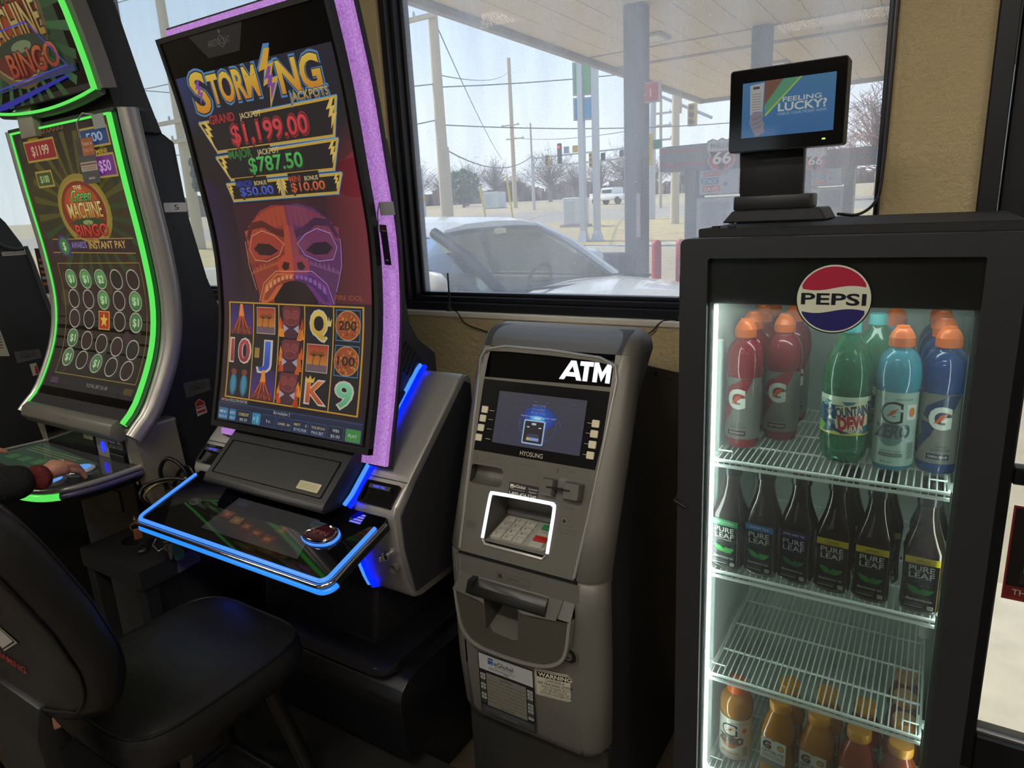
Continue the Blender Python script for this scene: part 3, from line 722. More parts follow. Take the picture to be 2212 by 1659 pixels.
b = B(50); b.tube(catmull([(-.20, 1.69, 1.556), (-.17, 1.80, 1.551), (-.145, 1.88, 1.575), (-.137, 1.925, 1.63), (-.134, 1.935, 1.9), (-.134, 1.935, 2.6)], 8), .0035, 8); tag(build('display_cable', b, BLK), 'dark cable running up the pier from the lottery display', 'cable')
# ------------------------------------------------------------------ cash machine
AX = -.775
F_ = Surf([(1.20, .79), (1.385, 1.25)], -.77, 0)          # the sloping fascia, v = 0 at the seam
at = thing('cash_machine', 'grey freestanding cash machine with a lit white ATM sign', 'cash machine', (AX, 1.55, 0))
def yf(z): return 1.20+(z-.79)*.402 if z > .79 else 1.20
# outer shell: open channel in front for the fascia
rings = []
for z, hw, dy, ch in ((.305, .175, .022, 0), (.318, .195, .010, 0), (.345, .208, .002, 0), (.48, .2145, -.004, 0), (.545, .2155, -.004, 0), (.548, .2155, -.004, 1), (.70, .2155, -.004, 1), (.782, .2150, -.003, 1), (.786, .2150, .003, 1), (.792, .2150, .003, 1), (.796, .2155, -.003, 1),
                      (.90, .2165, -.005, 1), (1.05, .219, -.006, 1), (1.18, .221, -.006, 1), (1.235, .2205, -.004, 1), (1.270, .219, .002, 1), (1.2705, .219, .002, 0), (1.288, .216, .009, 0), (1.301, .209, .019, 0), (1.310, .199, .031, 0), (1.3145, .188, .043, 0), (1.316, .172, .056, 0)):
    y = yf(z)+dy; tp = max(0, (z-1.27)/.045); yb = 1.46+.06*tp if z > 1.1 else 1.46; r = .05-.022*tp; pts = []; yb = 1.50 if z > 1.25 else 1.46 if z > 1.2 else max(y+r+.004, 1.244+max(0, z-.88)*.42)
    pr = .022
    cl, crr = AX-.193, AX+.188
    if z < .79: cl, crr = AX-.170, AX+.155
    else:
        k = (z-.79)/.46; cl, crr = AX-.170-.020*k, AX+.152+.030*k
    dep = .16 if ch else 0.0
    pts += [(AX-hw, yb), (AX-hw, y+r)]
    for i in range(1, 7): an = PI+PI/2*i/6; pts.append((AX-hw+r+r*math.cos(an), y+r+r*math.sin(an)))
    pts += [(cl, y), (cl, y+dep), (crr, y+dep), (crr, y)]
    for i in range(7): an = -PI/2+PI/2*i/6; pts.append((AX+hw-r+r*math.cos(an), y+r+r*math.sin(an)))
    pts += [(AX+hw, yb)]
    rings.append([(p[0], p[1], z) for p in pts])
b = B(75); b.loft(rings[:16], cap=False, closed=False); b.loft(rings[16:]); b.face([b.v(p) for p in rings[0]]); build('outer_shell', b, SILD, at)
hp = [(1.25, .0), (1.84, .0), (1.84, 1.13), (1.74, 1.152), (1.445, 1.245), (1.425, 1.245), (1.302, .92), (1.25, .80)]
b = B(35); b.prism(hp, AX-.207, AX-.192, 'x', .004, 1); b.prism(hp, AX+.190, AX+.205, 'x', .004, 1); b.prism([(1.40, 1.24), (1.445, 1.244), (1.74, 1.151), (1.84, 1.129), (1.84, 0), (1.80, 0), (1.80, 1.10), (1.42, 1.21)], AX-.192, AX+.190, 'x')
for y, z in ((1.46, 1.235), (1.56, 1.203), (1.66, 1.17)): b.cyl((AX+.204, y, z-.012), (AX+.209, y, z-.012), .006, n=10)
build('rear_housing', b, CASE, at)
b = B(35); b.prism(rr(AX-.2065, 1.238, AX+.2045, 1.50, .012), .0, .325, 'z'); build('plinth', b, M('plinth_paint', '#2b2a28', .5, var=.1, bump=.05, bscale=200), at)
# upper fascia with its three openings
f = F_
rec = rr(-.176, .172, -.080, .219, .012); keyo = [(-.108, .046), (-.104, .146), (-.094, .155), (.056, .158), (.0675, .148), (.066, .046), (.058, .036), (-.099, .036)]
signo = [(-.184, .438), (.1655, .443), (.1685, .482), (.158, .494), (.10, .501), (-.01, .5045), (-.12, .506), (-.178, .504), (-.189, .494)]
outl = [(-.174, .004), (.143, .004), (.158, .15), (.172, .33), (.180, .46), (.172, .495), (.13, .510), (0, .520), (-.13, .522), (-.185, .512), (-.198, .49), (-.193, .40), (-.182, .20)]
b = B(35); b.holed(outl, [rec, keyo, signo], f, .004, [.03, None, .12, .010]); build('upper_fascia', b, SILB, at)
b = B(50); b.tube([f(u, v, .004) for u, v in [(-.172, .01), (-.181, .20), (-.192, .40), (-.197, .485), (-.185, .509), (-.13, .519), (0, .517), (.13, .508), (.171, .493), (.179, .46), (.171, .33), (.157, .15), (.143, .01)]], .0035, 6); build('fascia_edge_trim', b, SIL, at)
# lit sign
b = B(0); b.poly([f(u, v, -.004) for u, v in signo]); sg = build('sign_panel', b, M('mirror_black_glass', '#08080a', .03, spec=.9, var=.05), at)
a = Art(f, eps=.0003)
v0, v1 = .4515, .4975; cw = '#e9eefc'; tv = lambda t: v0+(v1-v0)*t
a.poly([(.029, v0), (.042, v0), (.0605, tv(.72)), (.0545, v1)], cw, -8).poly([(.0545, v1), (.0605, tv(.72)), (.068, tv(1)), (.068, v1)], cw, -8).poly([(.068, v1), (.0605, tv(.72)), (.0745, v0), (.0875, v0)], cw, -8).poly([(.046, tv(.18)), (.072, tv(.18)), (.069, tv(.40)), (.050, tv(.40))], cw, -8)
a.rect(.0795, tv(.77), .1135, v1, cw, -8).rect(.0905, v0, .1025, tv(.78), cw, -8)
a.rect(.1155, v0, .1265, v1, cw, -8).rect(.1475, v0, .1585, v1, cw, -8).poly([(.1255, v1), (.1255, tv(.62)), (.1370, v0+.002), (.1370, tv(.52))], cw, -8).poly([(.1485, v1), (.1370, tv(.52)), (.1370, v0+.002), (.1485, tv(.62))], cw, -8)
a.build('sign_letters', P('lit_letters', .3, emit=1.5), sg)
# display panel
b = B(0); b.poly([f(u, v, .0048) for u, v in ((-.1895, .4325), (-.180, .2535), (.1565, .2535), (.1765, .4325))]); pn = build('display_panel', b, M('panel_black', '#0b0b0c', .22, var=.1), at)
a = Art(f, eps=.0003)
a.grad(-.1245, .279, .1145, .407, '#34374a', '#3c3e4a', 20)
import random as _r
_r.seed(5)
for k in range(9): a.ell(-.004, .352, .046-.004*k, .030-.0026*k, [tuple(c*(.35+.08*k) for c in lin('#2a5fd0'))]*28, 21+k)
a.ell(-.006, .351, .020, .006, '#4fb8f2', 31).ell(-.006, .351, .010, .003, '#bfe8ff', 32)
for k in range(34):
    an, rd = _r.uniform(0, 6.28), _r.uniform(.02, .06); a.ell(-.004+rd*math.cos(an)*1.1, .345+rd*math.sin(an)*.8, .0007, .0007, '#7fb2ff', 31)
for k in range(14): a.ell(_r.uniform(-.11, .10), _r.uniform(.285, .40), .0006, .0006, '#9fb0e0', 31)
a.ring(-.004, .335, .050, .042, .0007, '#3a5fb0', 30)
a.text('WELCOME', -.006, .378, .0052, '#7d8db5', z=33).text('TO INSERT', -.006, .369, .0052, '#7d8db5', z=33).text('YOUR CARD', -.006, .361, .0048, '#7d8db5', z=33)
a.text('Insert and remove your card', -.004, .3525, .0038, '#b9c4dd', w=.094, z=33)
a.rrect(-.040, .288, .018, .346, .004, '#a9c8ea', 34).rrect(-.0365, .2915, .0145, .3425, .002, '#191a20', 35)
a.poly([(-.031, .296), (.009, .296), (.004, .313), (-.025, .313)], '#3a3f55', 36).rect(-.027, .297, .006, .304, '#8fa6d8', 37).rect(-.027, .297, -.020, .304, '#d9b83a', 38)
a.rect(-.018, .334, -.006, .339, '#c9ccd6', 36).rect(-.030, .327, -.023, .330, '#c9ccd6', 36).rect(.002, .327, .009, .330, '#c9ccd6', 36)
a.build('screen_picture', SCRN, pn)
a = Art(f, eps=.0003); a.text('HYOSUNG', -.0105, .259, .0105, '#b9b4a6', w=.062, z=17, bold=.012)
a.build('maker_name', PRT, pn)
for v, x0, x1 in [(q, -.146, -.131) for q in (.3555, .333, .3095, .285)]+[(q, .1215, .137) for q in (.3565, .3335, .3091, .2846)]: a = Art(f, eps=.0003); a.rect(x0, v-.0006, x1, v+.0006, '#b9b4a6', 17); a.build('guide_line', PRT, pn)
km = M('ivory_key', '#c9c4a8', .4, var=.04)
for us, vs in (((-.1585, -.1603, -.1622, -.1640), (.3561, .3337, .3101, .2854)), ((.1435, .1432, .1425, .1412), (.3568, .3335, .3091, .2846))):
    for u, v in zip(us, vs):
        b = B(40); b.prism(rr(-.0092, -.0085, .0092, .0085, .0022, 3), 0, .004, 'z', .0008, 1)
        for vv in b.bm.verts: vv.co = f(u+vv.co.x, v+vv.co.y, .0048+vv.co.z)
        build('menu_button', b, km, at)
# receipt slot
b = B(45); b.loft([[f(u, v, d) for u in (-.176, -.080)] for v, d in ((.219, -.026), (.20, -.026), (.187, -.023), (.178, -.013), (.172, .003))], cap=False, closed=False); build('receipt_tray', b, SILB, at)
def emboss(x0, y0, x1, y1, txt, tx, name):
    a = Art(f, eps=.0003); c = '#4d493f'
    p = rr(x0, y0, x1, y1, .003, 3); a.line(p, .0007, c, 15, True); a.text(txt, tx, y0+(y1-y0)*.52, .0048, c, z=15)
    for k in range(9): a.ell(tx-.014+k*.0036, y0+.0035+(k % 2)*.0022, .0006, .0006, c, 15, 8)
    a.rect(x0+.006, y0+.004, x0+.012, y1-.004, c, 15); a.build(name, PRT, at)
emboss(-.1700, .2265, -.0825, .2435, 'RECEIPT', -.118, 'receipt_label'); emboss(.0555, .2285, .1410, .2475, 'CARD', .102, 'card_label')
a = Art(f, eps=.0003); a.line(rr(-.0445, .186, .0165, .238, .005), .0007, '#3f3b33', 14, True); a.build('blank_panel', PRT, at)
# phone number sticker
a = Art(f, eps=.0003); a.rrect(-.0575, .1593, .0228, .1925, .002, '#17161a', 16)
a.rrect(-.0545, .179, -.045, .188, .001, '#d9d7cc', 17).rect(-.0535, .1805, -.046, .1822, '#17161a', 18).text('eGlobal', -.0285, .181, .0072, '#d9d7cc', w=.031, z=17, bold=.03).rect(-.052, .1755, -.013, .1768, '#8b897f', 17)
a.text('Customer', .0085, .1825, .0040, '#d9d7cc', w=.025, z=17).text('Support', .0085, .1755, .0040, '#d9d7cc', w=.021, z=17).text('1-800-424-5340', -.0175, .1625, .0082, '#d9d7cc', w=.074, z=17, bold=.03)
a.build('support_sticker', PRT, at)
# card reader: two chunky jaws either side of a slot
for pts, nm in ((rr(.0385, .179, .0690, .219, .005), 'card_jaw'), (rr(.0930, .177, .1370, .219, .005), 'card_jaw')):
    b = B(40); ib = [(p[0]*.82+.18*sum(q[0] for q in pts)/len(pts), p[1]*.84+.16*sum(q[1] for q in pts)/len(pts)) for p in pts]
    b.loft([[f(p[0], p[1], .003) for p in pts], [f(p[0], p[1], .020) for p in pts], [f(p[0], p[1], .026) for p in ib]]); build(nm, b, SILB, at)
b = B(40); b.holed(rr(.071, .172, .091, .224, .004), [rr(.0725, .1735, .0895, .2225, .003)], f, .0055); b.poly([f(p[0], p[1], .0046) for p in rr(.0725, .1735, .0895, .2225, .003)]); build('card_groove', b, SILD, at)
b = B(0); b.sheet(f, [.052, .113], [.1965, .2005], .010, .0268); build('card_slot', b, GAP, at)
# lit frame around the keypad recess
path = [(-.1105, .047), (-.1065, .146), (-.102, .154), (-.094, .158), (.055, .161), (.064, .158), (.070, .150), (.0685, .048)]
b = B(50); b.tube([f(p.x, p.y, .0045) for p in catmull([(p[0], p[1], 0) for p in path], 4)], .0042, 8); build('light_frame', b, E('white_led_frame', '#e6edff', 1.7), at)
b = B(40)
b.tube([f(u, v, .004) for u, v in ((-.1085, .044), (-.100, .0335), (.058, .0335), (.067, .044))], .004, 8); build('keypad_lip', b, SIL, at)
# keypad shelf inside the recess, lying nearly level
K0 = Vector(f(-.0215, .046, -.002)); kz = Vector((0, .978, .208)); kn = Vector((0, -.208, .978))
def kp(u, v, d): q = K0+Vector((u, 0, 0))+kz*v+kn*d; return (q.x, q.y, q.z)
b = B(40); b.poly([kp(u, v, -.003) for u, v in ((-.085, -.004), (.088, -.004), (.088, .13), (-.085, .13))]); b.poly([kp(u, .118, d) for u, d in ((-.085, -.01), (.088, -.01), (.088, .09), (-.085, .09))])
b.tube([kp(-.08, .112, .004), kp(.08, .112, .004)], .012, 10); build('keypad_recess', b, SILD, at)
b = B(40); b.prism(rr(-.077, .006, .077, .098, .006), -.003, .003, 'z', .002, 1)
for v in b.bm.verts: v.co = kp(v.co.x, v.co.y, v.co.z)
kpd = build('keypad', b, M('keypad_metal', '#a9a89f', .38, .4, var=.05), at)
kk = [['1', '2', '3'], ['4', '5', '6'], ['7', '8', '9'], ['<', '0', '>']]
keym = M('metal_key', '#b9b7ac', .35, .3, var=.05); kc = {'ENTER': M('green_key', '#2f7f4a', .4), 'CANCEL': M('red_key', '#b02a26', .4)}
a = Art(kp, eps=.0003)
for r in range(4):
    v = .080-.0215*r
    for c in range(3):
        u = -.058+.030*c; b = B(40); b.prism(rr(-.0125, -.0085, .0125, .0085, .001, 2), .002, .007, 'z', .0008, 1)
        for q in b.bm.verts: q.co = kp(u+q.co.x, v+q.co.y, q.co.z)
        build('key', b, keym, kpd); a.text(kk[r][c], u-.004, v-.004, .0085, '#2a2a28', z=26)
        if kk[r][c] in '23456789': a.text(('ABC', 'DEF', 'GHI', 'JKL', 'MNO', 'PQRS', 'TUV', 'WXYZ')[int(kk[r][c])-2], u+.0065, v+.001, .0030, '#2a2a28', z=26)
    lb = ('ENTER', 'CLEAR', 'CANCEL', '')[r]; u = .050; b = B(40); b.prism(rr(-.0165, -.0085, .0165, .0085, .001, 2), .002, .007, 'z', .0008, 1)
    for q in b.bm.verts: q.co = kp(u+q.co.x, v+q.co.y, q.co.z)
    build('key', b, kc.get(lb, keym), kpd, label={'ENTER': 'green enter key', 'CANCEL': 'red cancel key'}.get(lb))
    if lb: a.text(lb, u, v-.001, .0036, '#1f1f1e', z=26)
a.build('key_print', PRT, kpd)
# speaker holes, audio jack and braille
a = Art(f, eps=.0003); c = '#191815'
for i in range(11):
    for j in range(8):
        if abs(i-5)/5.5+abs(j-3.5)/6 < 1.25: a.ell(-.164+i*.0027+(j % 2)*.0013, .0625+j*.0026, .0008, .0008, c, 15, 7)
a.build('speaker_holes', PRT, at)
a = Art(f, eps=.0003); c = '#45413a'
a.text('Audio', .108, .1555, .0078, c, w=.026, z=15).ring(.088, .159, .0035, .004, .0009, c, 15, 14, -.6, 3.8)
a.line(rr(.0905, .119, .124, .138, .003), .0008, c, 15, True).rrect(.0935, .122, .105, .135, .002, '#6d685d', 15).ell(.0993, .1283, .0042, .0046, '#0a0a0a', 16).ring(.1145, .1285, .004, .0045, .0009, c, 15, 14, -.6, 3.8)
a.text('insert headphones', .108, .108, .0042, c, w=.050, z=15).text('to use speech mode', .108, .101, .0042, c, w=.050, z=15)
_r.seed(2)
for ln in (.150, .146, .094, .090, .082, .078, .070, .066):
    for k in range(16):
        if _r.random() < .5: a.ell(.082+k*.0031, ln, .0006, .0006, c, 15, 6)
a.build('audio_panel', PRT, at)
# lower fascia: dispenser apron, cash tray and curved trim
G_ = planeY(AX, 1.20)
arc = [(-.170, .784), (.152, .784), (.145, .70), (.131, .62), (.110, .588), (.072, .567), (.02, .558), (-.04, .555), (-.10, .557), (-.135, .567), (-.160, .595), (-.170, .66)]
slot = rr(-.123, .700, .085, .738, .006); recs = [(-.085, .690), (-.087, .612), (-.070, .606), (-.02, .600), (.002, .603), (.008, .690)]
pz = lambda z: 1.20-.022*min(1, max(0, (.735-z)/.045)) if z < .735 else 1.20   # apron steps out below the slot
def gm(u, v, d): return (AX+u, (1.196 if v > .742 else 1.186)-d, v)
b = B(35); b.poly([(AX+u, 1.197, v) for u, v in ((-.170, .784), (.152, .784), (.150, .738), (-.170, .738))])
b.poly([(AX+u, y, v) for u, v, y in ((-.170, .738, 1.197), (.150, .738, 1.197), (.147, .7, 1.178), (-.172, .7, 1.178))])
build('dispenser_header', b, SILD, at)
ap = [(-.172, .70), (-.170, .66), (-.160, .595), (-.135, .567), (-.10, .557), (-.04, .555), (.02, .558), (.072, .567), (.110, .588), (.131, .62), (.145, .70)]
rc = [(-.086, .694), (-.087, .612), (-.070, .606), (-.02, .600), (.004, .603), (.009, .694)]
b = B(35); b.holed(ap, [rc], lambda u, v, d: (AX+u, 1.178-d, v), 0, [.03, .085]); build('dispenser_apron', b, M('apron_paint', '#4b4740', .5, .2, var=.08, vscale=100), at)
b = B(35); b.poly([(AX+u, 1.26, v) for u, v in rc]); b.poly([(AX-.087, 1.182, .607), (AX+.005, 1.182, .600), (AX+.005, 1.262, .635), (AX-.087, 1.262, .635)]); build('cash_tray', b, SILB, at)
for ws, n_ in (([(-.164, .737), (-.178, .700), (-.098, .690), (-.084, .684), (-.084, .700), (-.118, .738)], 0), ([(.121, .739), (.113, .699), (.024, .690), (.013, .696), (.013, .702), (.090, .738)], 1)):
    b = B(35); b.loft([[(AX+u, 1.1965 if v > .72 else 1.176, v) for u, v in ws], [(AX+u, 1.194 if v > .72 else 1.172, v-.001) for u, v in ws]]); build('apron_ledge', b, SILB, at)
b = B(40); pr = [(1.192, .737), (1.176, .724), (1.168, .706), (1.172, .698), (1.183, .712), (1.195, .730)]
b.prism(pr, AX-.125, AX+.085, 'x', .001, 1); build('dispenser_flap', b, M('smoked_flap', '#1d1c1a', .38, var=.2), at)
b = B(35); b.prism([(-.127, .738), (-.112, .738), (-.122, .700), (-.138, .700)], 1.172, 1.196, 'y')
for v in b.bm.verts: v.co.x += AX
build('flap_hinge', b, BLK, at)
b = B(50); tp = [(-.176, .700), (-.173, .650), (-.163, .592), (-.137, .561), (-.10, .550), (-.04, .547), (.02, .550), (.074, .559), (.114, .582), (.136, .618), (.149, .70)]
b.ring_prism([(p.x, p.y) for p in catmull([(u, v, 0) for u, v in tp], 5)], [(p.x*.955-.0008, p.y*.955+.0315) for p in catmull([(u, v, 0) for u, v in tp], 5)], lambda u, v, d: (AX+u, 1.186-d, v), -.01, .012)
build('apron_trim', b, SIL, at)
a = Art(lambda u, v, d: (AX+u, 1.1965-d, v), eps=.0003); a.line(rr(-.058, .747, .032, .766, .002, 2), .0007, '#2c2a26', 1, True).rect(-.054, .751, -.043, .762, '#2c2a26', 1).text('CASH', -.012, .753, .0062, '#2c2a26', w=.030, z=1)
for k in range(6): a.ell(.012+k*.0033, .754+(k % 3)*.002, .0006, .0006, '#2c2a26', 1, 6)
a.build('cash_label', PRT, at)
b = B(35); tq = [(-.176, .7001), (-.173, .650), (-.163, .592), (-.137, .561), (-.10, .550), (-.04, .547), (.02, .550), (.074, .559), (.114, .582), (.136, .618), (.149, .7001), (.151, .783), (-.171, .783)]
b.holed([(-.18, .54), (.162, .54), (.162, .7845), (-.18, .7845)], [tq], lambda u, v, d: (AX+u, 1.1965-d, v), 0, [.02, .03]); build('lower_front', b, SILD, at)
b = B(0); b.box(AX-.172, AX+.154, 1.20, 1.21, .785, .792); build('fascia_seam', b, GAP, at)
# fee notice, warning sticker and lock on the lower front
a = Art(lambda u, v, d: (AX+u, 1.1945-d, v), eps=.0003)
a.rect(-.130, .343, .033, .524, '#17181b', 1).rect(-.1275, .476, .0305, .5215, '#a9adae', 2)
a.rect(-.100, .497, -.084, .515, '#2c4f8f', 3).rect(-.100, .508, -.084, .510, '#a9adae', 4).ell(-.088, .500, .004, .004, '#4f86b8', 4, 12).text('eGlobal', -.053, .498, .012, '#1d1e20', w=.056, z=3, bold=.02).text('ATM SERVICES', -.053, .4915, .0045, '#3a3c3f', w=.052, z=3)
a.rect(-.098, .4865, -.02, .488, '#6d7072', 3).rect(-.098, .4835, -.04, .485, '#6d7072', 3).text('datafast', -.045, .4795, .0040, '#2f3b78', z=3, bold=.03)
a.rect(-.108, .372, .010, .4685, '#75736b', 2).text('Fee Notice', -.049, .459, .0055, '#2a2a29', w=.034, z=3, bold=.03)
for i, t_ in enumerate(('Owner may charge a fee to', 'cardholders for cash withdrawal.', 'This fee is added to the amount of your', 'withdrawal and is in addition to fees', 'that may be charged by your financial', 'institution. If you have any questions', 'regarding this surcharge fee, please call')): a.text(t_, -.049, .4485-i*.0105, .0040, '#33322f', w=.055+.003*len(t_)*.8, z=3)
a.text('1-800-424-5340', -.049, .3755, .0045, '#33322f', w=.045, z=3, bold=.02)
for i in range(9): a.rrect(-.126, .456-i*.0098, -.111, .464-i*.0098, .001, '#a5a7a6' if i % 3 != 2 else '#3b3d40', 2).rrect(.013, .456-i*.0098, .0285, .464-i*.0098, .001, '#a5a7a6' if i % 4 != 3 else '#3b3d40', 2)
for i in range(9): a.rect(-.123, .459-i*.0098, -.115, .461-i*.0098, '#3f4247', 3).rect(.016, .459-i*.0098, .025, .461-i*.0098, '#3f4247', 3)
a.rect(-.1275, .3455, .0305, .369, '#3a3b3d', 2).text('1-800-424-5340', -.045, .351, .0050, '#75777a', w=.05, z=3)
for i in range(4): a.rect(-.12, .3645-i*.0022, .02, .3652-i*.0022, '#5b5d60', 3)
a.build('fee_notice', PRT, at)
def wmap(u, v, d):
    k = max(0, u-.09); return (AX+u, 1.1945-d+1.3*k*k, v+.12*u)
a = Art(wmap, eps=.0003, ustep=.02)
a.rrect(.037, .456, .147, .530, .004, '#b9b5a4', 1).poly(rr(.0395, .4585, .1445, .5275, .003), '#1b1b1b', 2).poly(rr(.0405, .4595, .1435, .5265, .0025), '#b9b5a4', 3).rect(.043, .509, .141, .524, '#1b1b1b', 4)
a.text('WARNING', .092, .5115, .0105, '#c9c5b4', w=.088, z=5, bold=.05).text('CONTAINS A', .092, .4995, .0068, '#1b1b1b', w=.050, z=5, bold=.02).text('GPS TRACKING SYSTEM', .092, .4895, .0072, '#1b1b1b', w=.094, z=5, bold=.02)
for i, t_ in enumerate(('WHEN TRIGGERED BOTH', 'OWNER AND POLICE', 'WILL BE NOTIFIED OF', 'TRACKING INFORMATION')): a.text(t_, .092, .4825-i*.0062, .0042, '#1b1b1b', w=(.076, .062, .074, .084)[i], z=5, bold=.02)
a.build('warning_sticker', PRT, at)
L0 = (AX+.134, 1.190, .601)
b = B(40); b.ring_prism(ell(0, 0, .0215, .0215, 28), ell(0, 0, .0185, .0185, 28), lambda u, v, d: (L0[0]+u, L0[1]+.004-d, L0[2]+v), -.003, .003)
lk = build('lock_cup', b, SILB, at)
b = B(40); b.poly([(L0[0]+p[0], L0[1]+.004, L0[2]+p[1]) for p in ell(0, 0, .0187, .0187, 28)]); build('cup_shade_disc', b, M('recess_shade', '#171614', .6), lk)  # disc coloured dark to paint the shade inside the lock cup
b = B(40); b.ring_prism(ell(0, 0, .0095, .0095, 20), ell(0, 0, .0062, .0062, 20), lambda u, v, d: (L0[0]+u, L0[1]-d, L0[2]+v+.003), 0, .006); b.cyl((L0[0], L0[1]+.003, L0[2]+.003), (L0[0], L0[1]-.004, L0[2]+.003), .003, n=10); build('lock_cylinder', b, STEEL, at)
# ------------------------------------------------------------------ tall curved-screen slot machine
SX = -1.46
S_ = Surf([(1.135, 1.043), (1.18, 1.197), (1.217, 1.365), (1.230, 1.545), (1.213, 1.725), (1.192, 1.90), (1.158, 2.063)], SX)
LS = S_.L[-1]
sl = thing('slot_machine', 'tall slot machine with a curved STORMING JACKPOTS screen in a pink lit frame', 'slot machine', (SX, 1.45, 0))
vs_ = [LS*i/24 for i in range(25)]
def steps(a, b, n): return [a+(b-a)*i/n for i in range(n+1)]
# screen slab and picture
b = B(40); b.sheet(S_, [-.311, .311], steps(-.006, LS+.004, 24), -.013, 0); scr = build('screen', b, BLKG, sl)
b = B(40)
for u0, u1 in ((-.3125, -.300), (.299, .3115)): b.sheet(S_, [u0, u1], steps(-.008, LS+.006, 24), -.014, .004)
b.sheet(S_, [-.3125, .3115], [-.010, .006], -.014, .004); b.sheet(S_, [-.3125, .3115], [LS-.004, LS+.008], -.014, .004)
build('screen_bezel', b, BLK, sl)
b = B(40)
b.sheet(S_, [-.275, .275], steps(-.004, LS+.002, 24), -.05, -.013); build('bezel_back', b, CASE, sl)
glow = E('pink_light_panel', '#b478d2', .72, base='#8a6aa0')
nn = glow.node_tree.nodes; nz = nn.new('ShaderNodeTexNoise'); nz.inputs['Scale'].default_value = 260; nz.inputs['Detail'].default_value = 2
cr2 = nn.new('ShaderNodeValToRGB'); cr2.color_ramp.elements[0].color = (*lin('#9d61bd'), 1); cr2.color_ramp.elements[1].color = (*lin('#d29ce6'), 1); cr2.color_ramp.elements[0].position = .35; cr2.color_ramp.elements[1].position = .7
tcn = nn.new('ShaderNodeTexCoord'); glow.node_tree.links.new(tcn.outputs['Object'], nz.inputs['Vector']); glow.node_tree.links.new(nz.outputs[0], cr2.inputs[0]); glow.node_tree.links.new(cr2.outputs[0], nn['Principled BSDF'].inputs['Emission Color'])
b = B(40); uo, ui = .328, .262
for sg in (-1, 1): b.sheet(S_, sorted((sg*ui, sg*uo)), steps(-.038, LS+.030, 26), -.056, -.044)
b.sheet(S_, [-ui, ui], [-.038, .012], -.056, -.044); b.sheet(S_, [-ui, ui], [LS-.012, LS+.030], -.056, -.044)
build('light_frame', b, glow, sl)
b = B(40); b.sheet(S_, [-.336, .336], steps(-.044, LS+.036, 26), -.064, -.056); b.sheet(S_, [-.285, .285], steps(-.02, LS+.01, 26), -.10, -.064); build('back_shell', b, BLK, sl)
# top maker's plate
a = Art(S_, eps=.0003, step=.03)
a.poly([(-.190, LS+.002), (.030, LS+.002), (-.010, LS-.062), (-.130, LS-.062)], '#39393d', 2)
a.text('ARISTOCRAT', -.075, LS-.040, .014, '#76767a', w=.085, z=3, bold=.0).ell(-.0635, LS-.012, .0035, .0045, '#76767a', 3, 14).ring(-.0655, LS-.033, .012, .013, .0018, '#76767a', 3, 20)
a.build('maker_plate', PRTG, sl)
# the game picture
a = Art(S_, eps=.0003, step=.022)
a.grad(-.290, .010, .287, .085, '#0e0e16', '#14101c', 1).grad(-.290, .085, .287, .37, '#17090f', '#2a1522', 1).grad(-.290, .37, .287, .62, '#2a1522', '#3b1626', 1).grad(-.290, .62, .287, .80, '#23121c', '#101118', 1).grad(-.290, .80, .287, .948, '#101118', '#14182c', 1)
cA, cB_ = lin('#7e1f2c'), lin('#2b1120')
a.poly([(.10, .36), (.287, .36), (.287, .72), (.16, .66)], [cB_, lin('#6d2a34'), cA, cB_], 2).poly([(.16, .66), (.287, .60), (.287, .80), (.24, .78)], [cB_, cA, lin('#14131b'), lin('#14131b')], 2)
a.poly([(-.29, .36), (-.20, .36), (-.19, .64), (-.29, .70)], [lin('#2d1638'), lin('#20101c'), lin('#20101c'), lin('#251541')], 2)
a.poly([(-.285, .80), (-.285, .948), (-.18, .945), (-.22, .85)], [lin('#15182a'), lin('#20356e'), lin('#16182a'), lin('#15172a')], 2)
def outl(t, x, y, h, w, c, c2, rim, z, bold=.05, **k):
    a.text(t, x, y-.003, h+.006, rim, w=w+.006, bold=bold+.045, z=z, **k); a.text(t, x, y, h, '#2a1a10', w=w+.001, bold=bold+.02, z=z+1, **k); a.text(t, x, y+.001, h-.002, c, w=w-.001, bold=bold-.012, z=z+2, c2=c2, **k)
BOLT = lambda x, y, s, k=1: [(x+k*p[0]*s, y+p[1]*s) for p in ((.10, 1), (-.42, .42), (-.10, .46), (-.34, 0), (-.05, .08), (-.28, -.62), (.40, .20), (.06, .18), (.34, .60), (.06, .56), (.34, .98))]
GO, GO2, RIM = '#d0871f', '#e0bd46', '#4f86b4'
outl('S', -.205, .858, .092, .058, GO, GO2, RIM, 4, .06); outl('TORM', -.072, .872, .066, .185, GO, GO2, RIM, 4, .075)
a.poly(BOLT(.066, .889, .088), RIM, 4).poly(BOLT(.066, .889, .078), '#d9a52f', 6).poly(BOLT(.066, .884, .045), '#7d4aa0', 7)
outl('NG', .166, .866, .068, .135, GO, GO2, RIM, 4, .075); a.poly(BOLT(-.205, .898, .036), '#8a4aa8', 8)
outl('JACKPOTS', .183, .845, .020, .128, '#b88a3a', '#d6b45a', RIM, 6, .04)
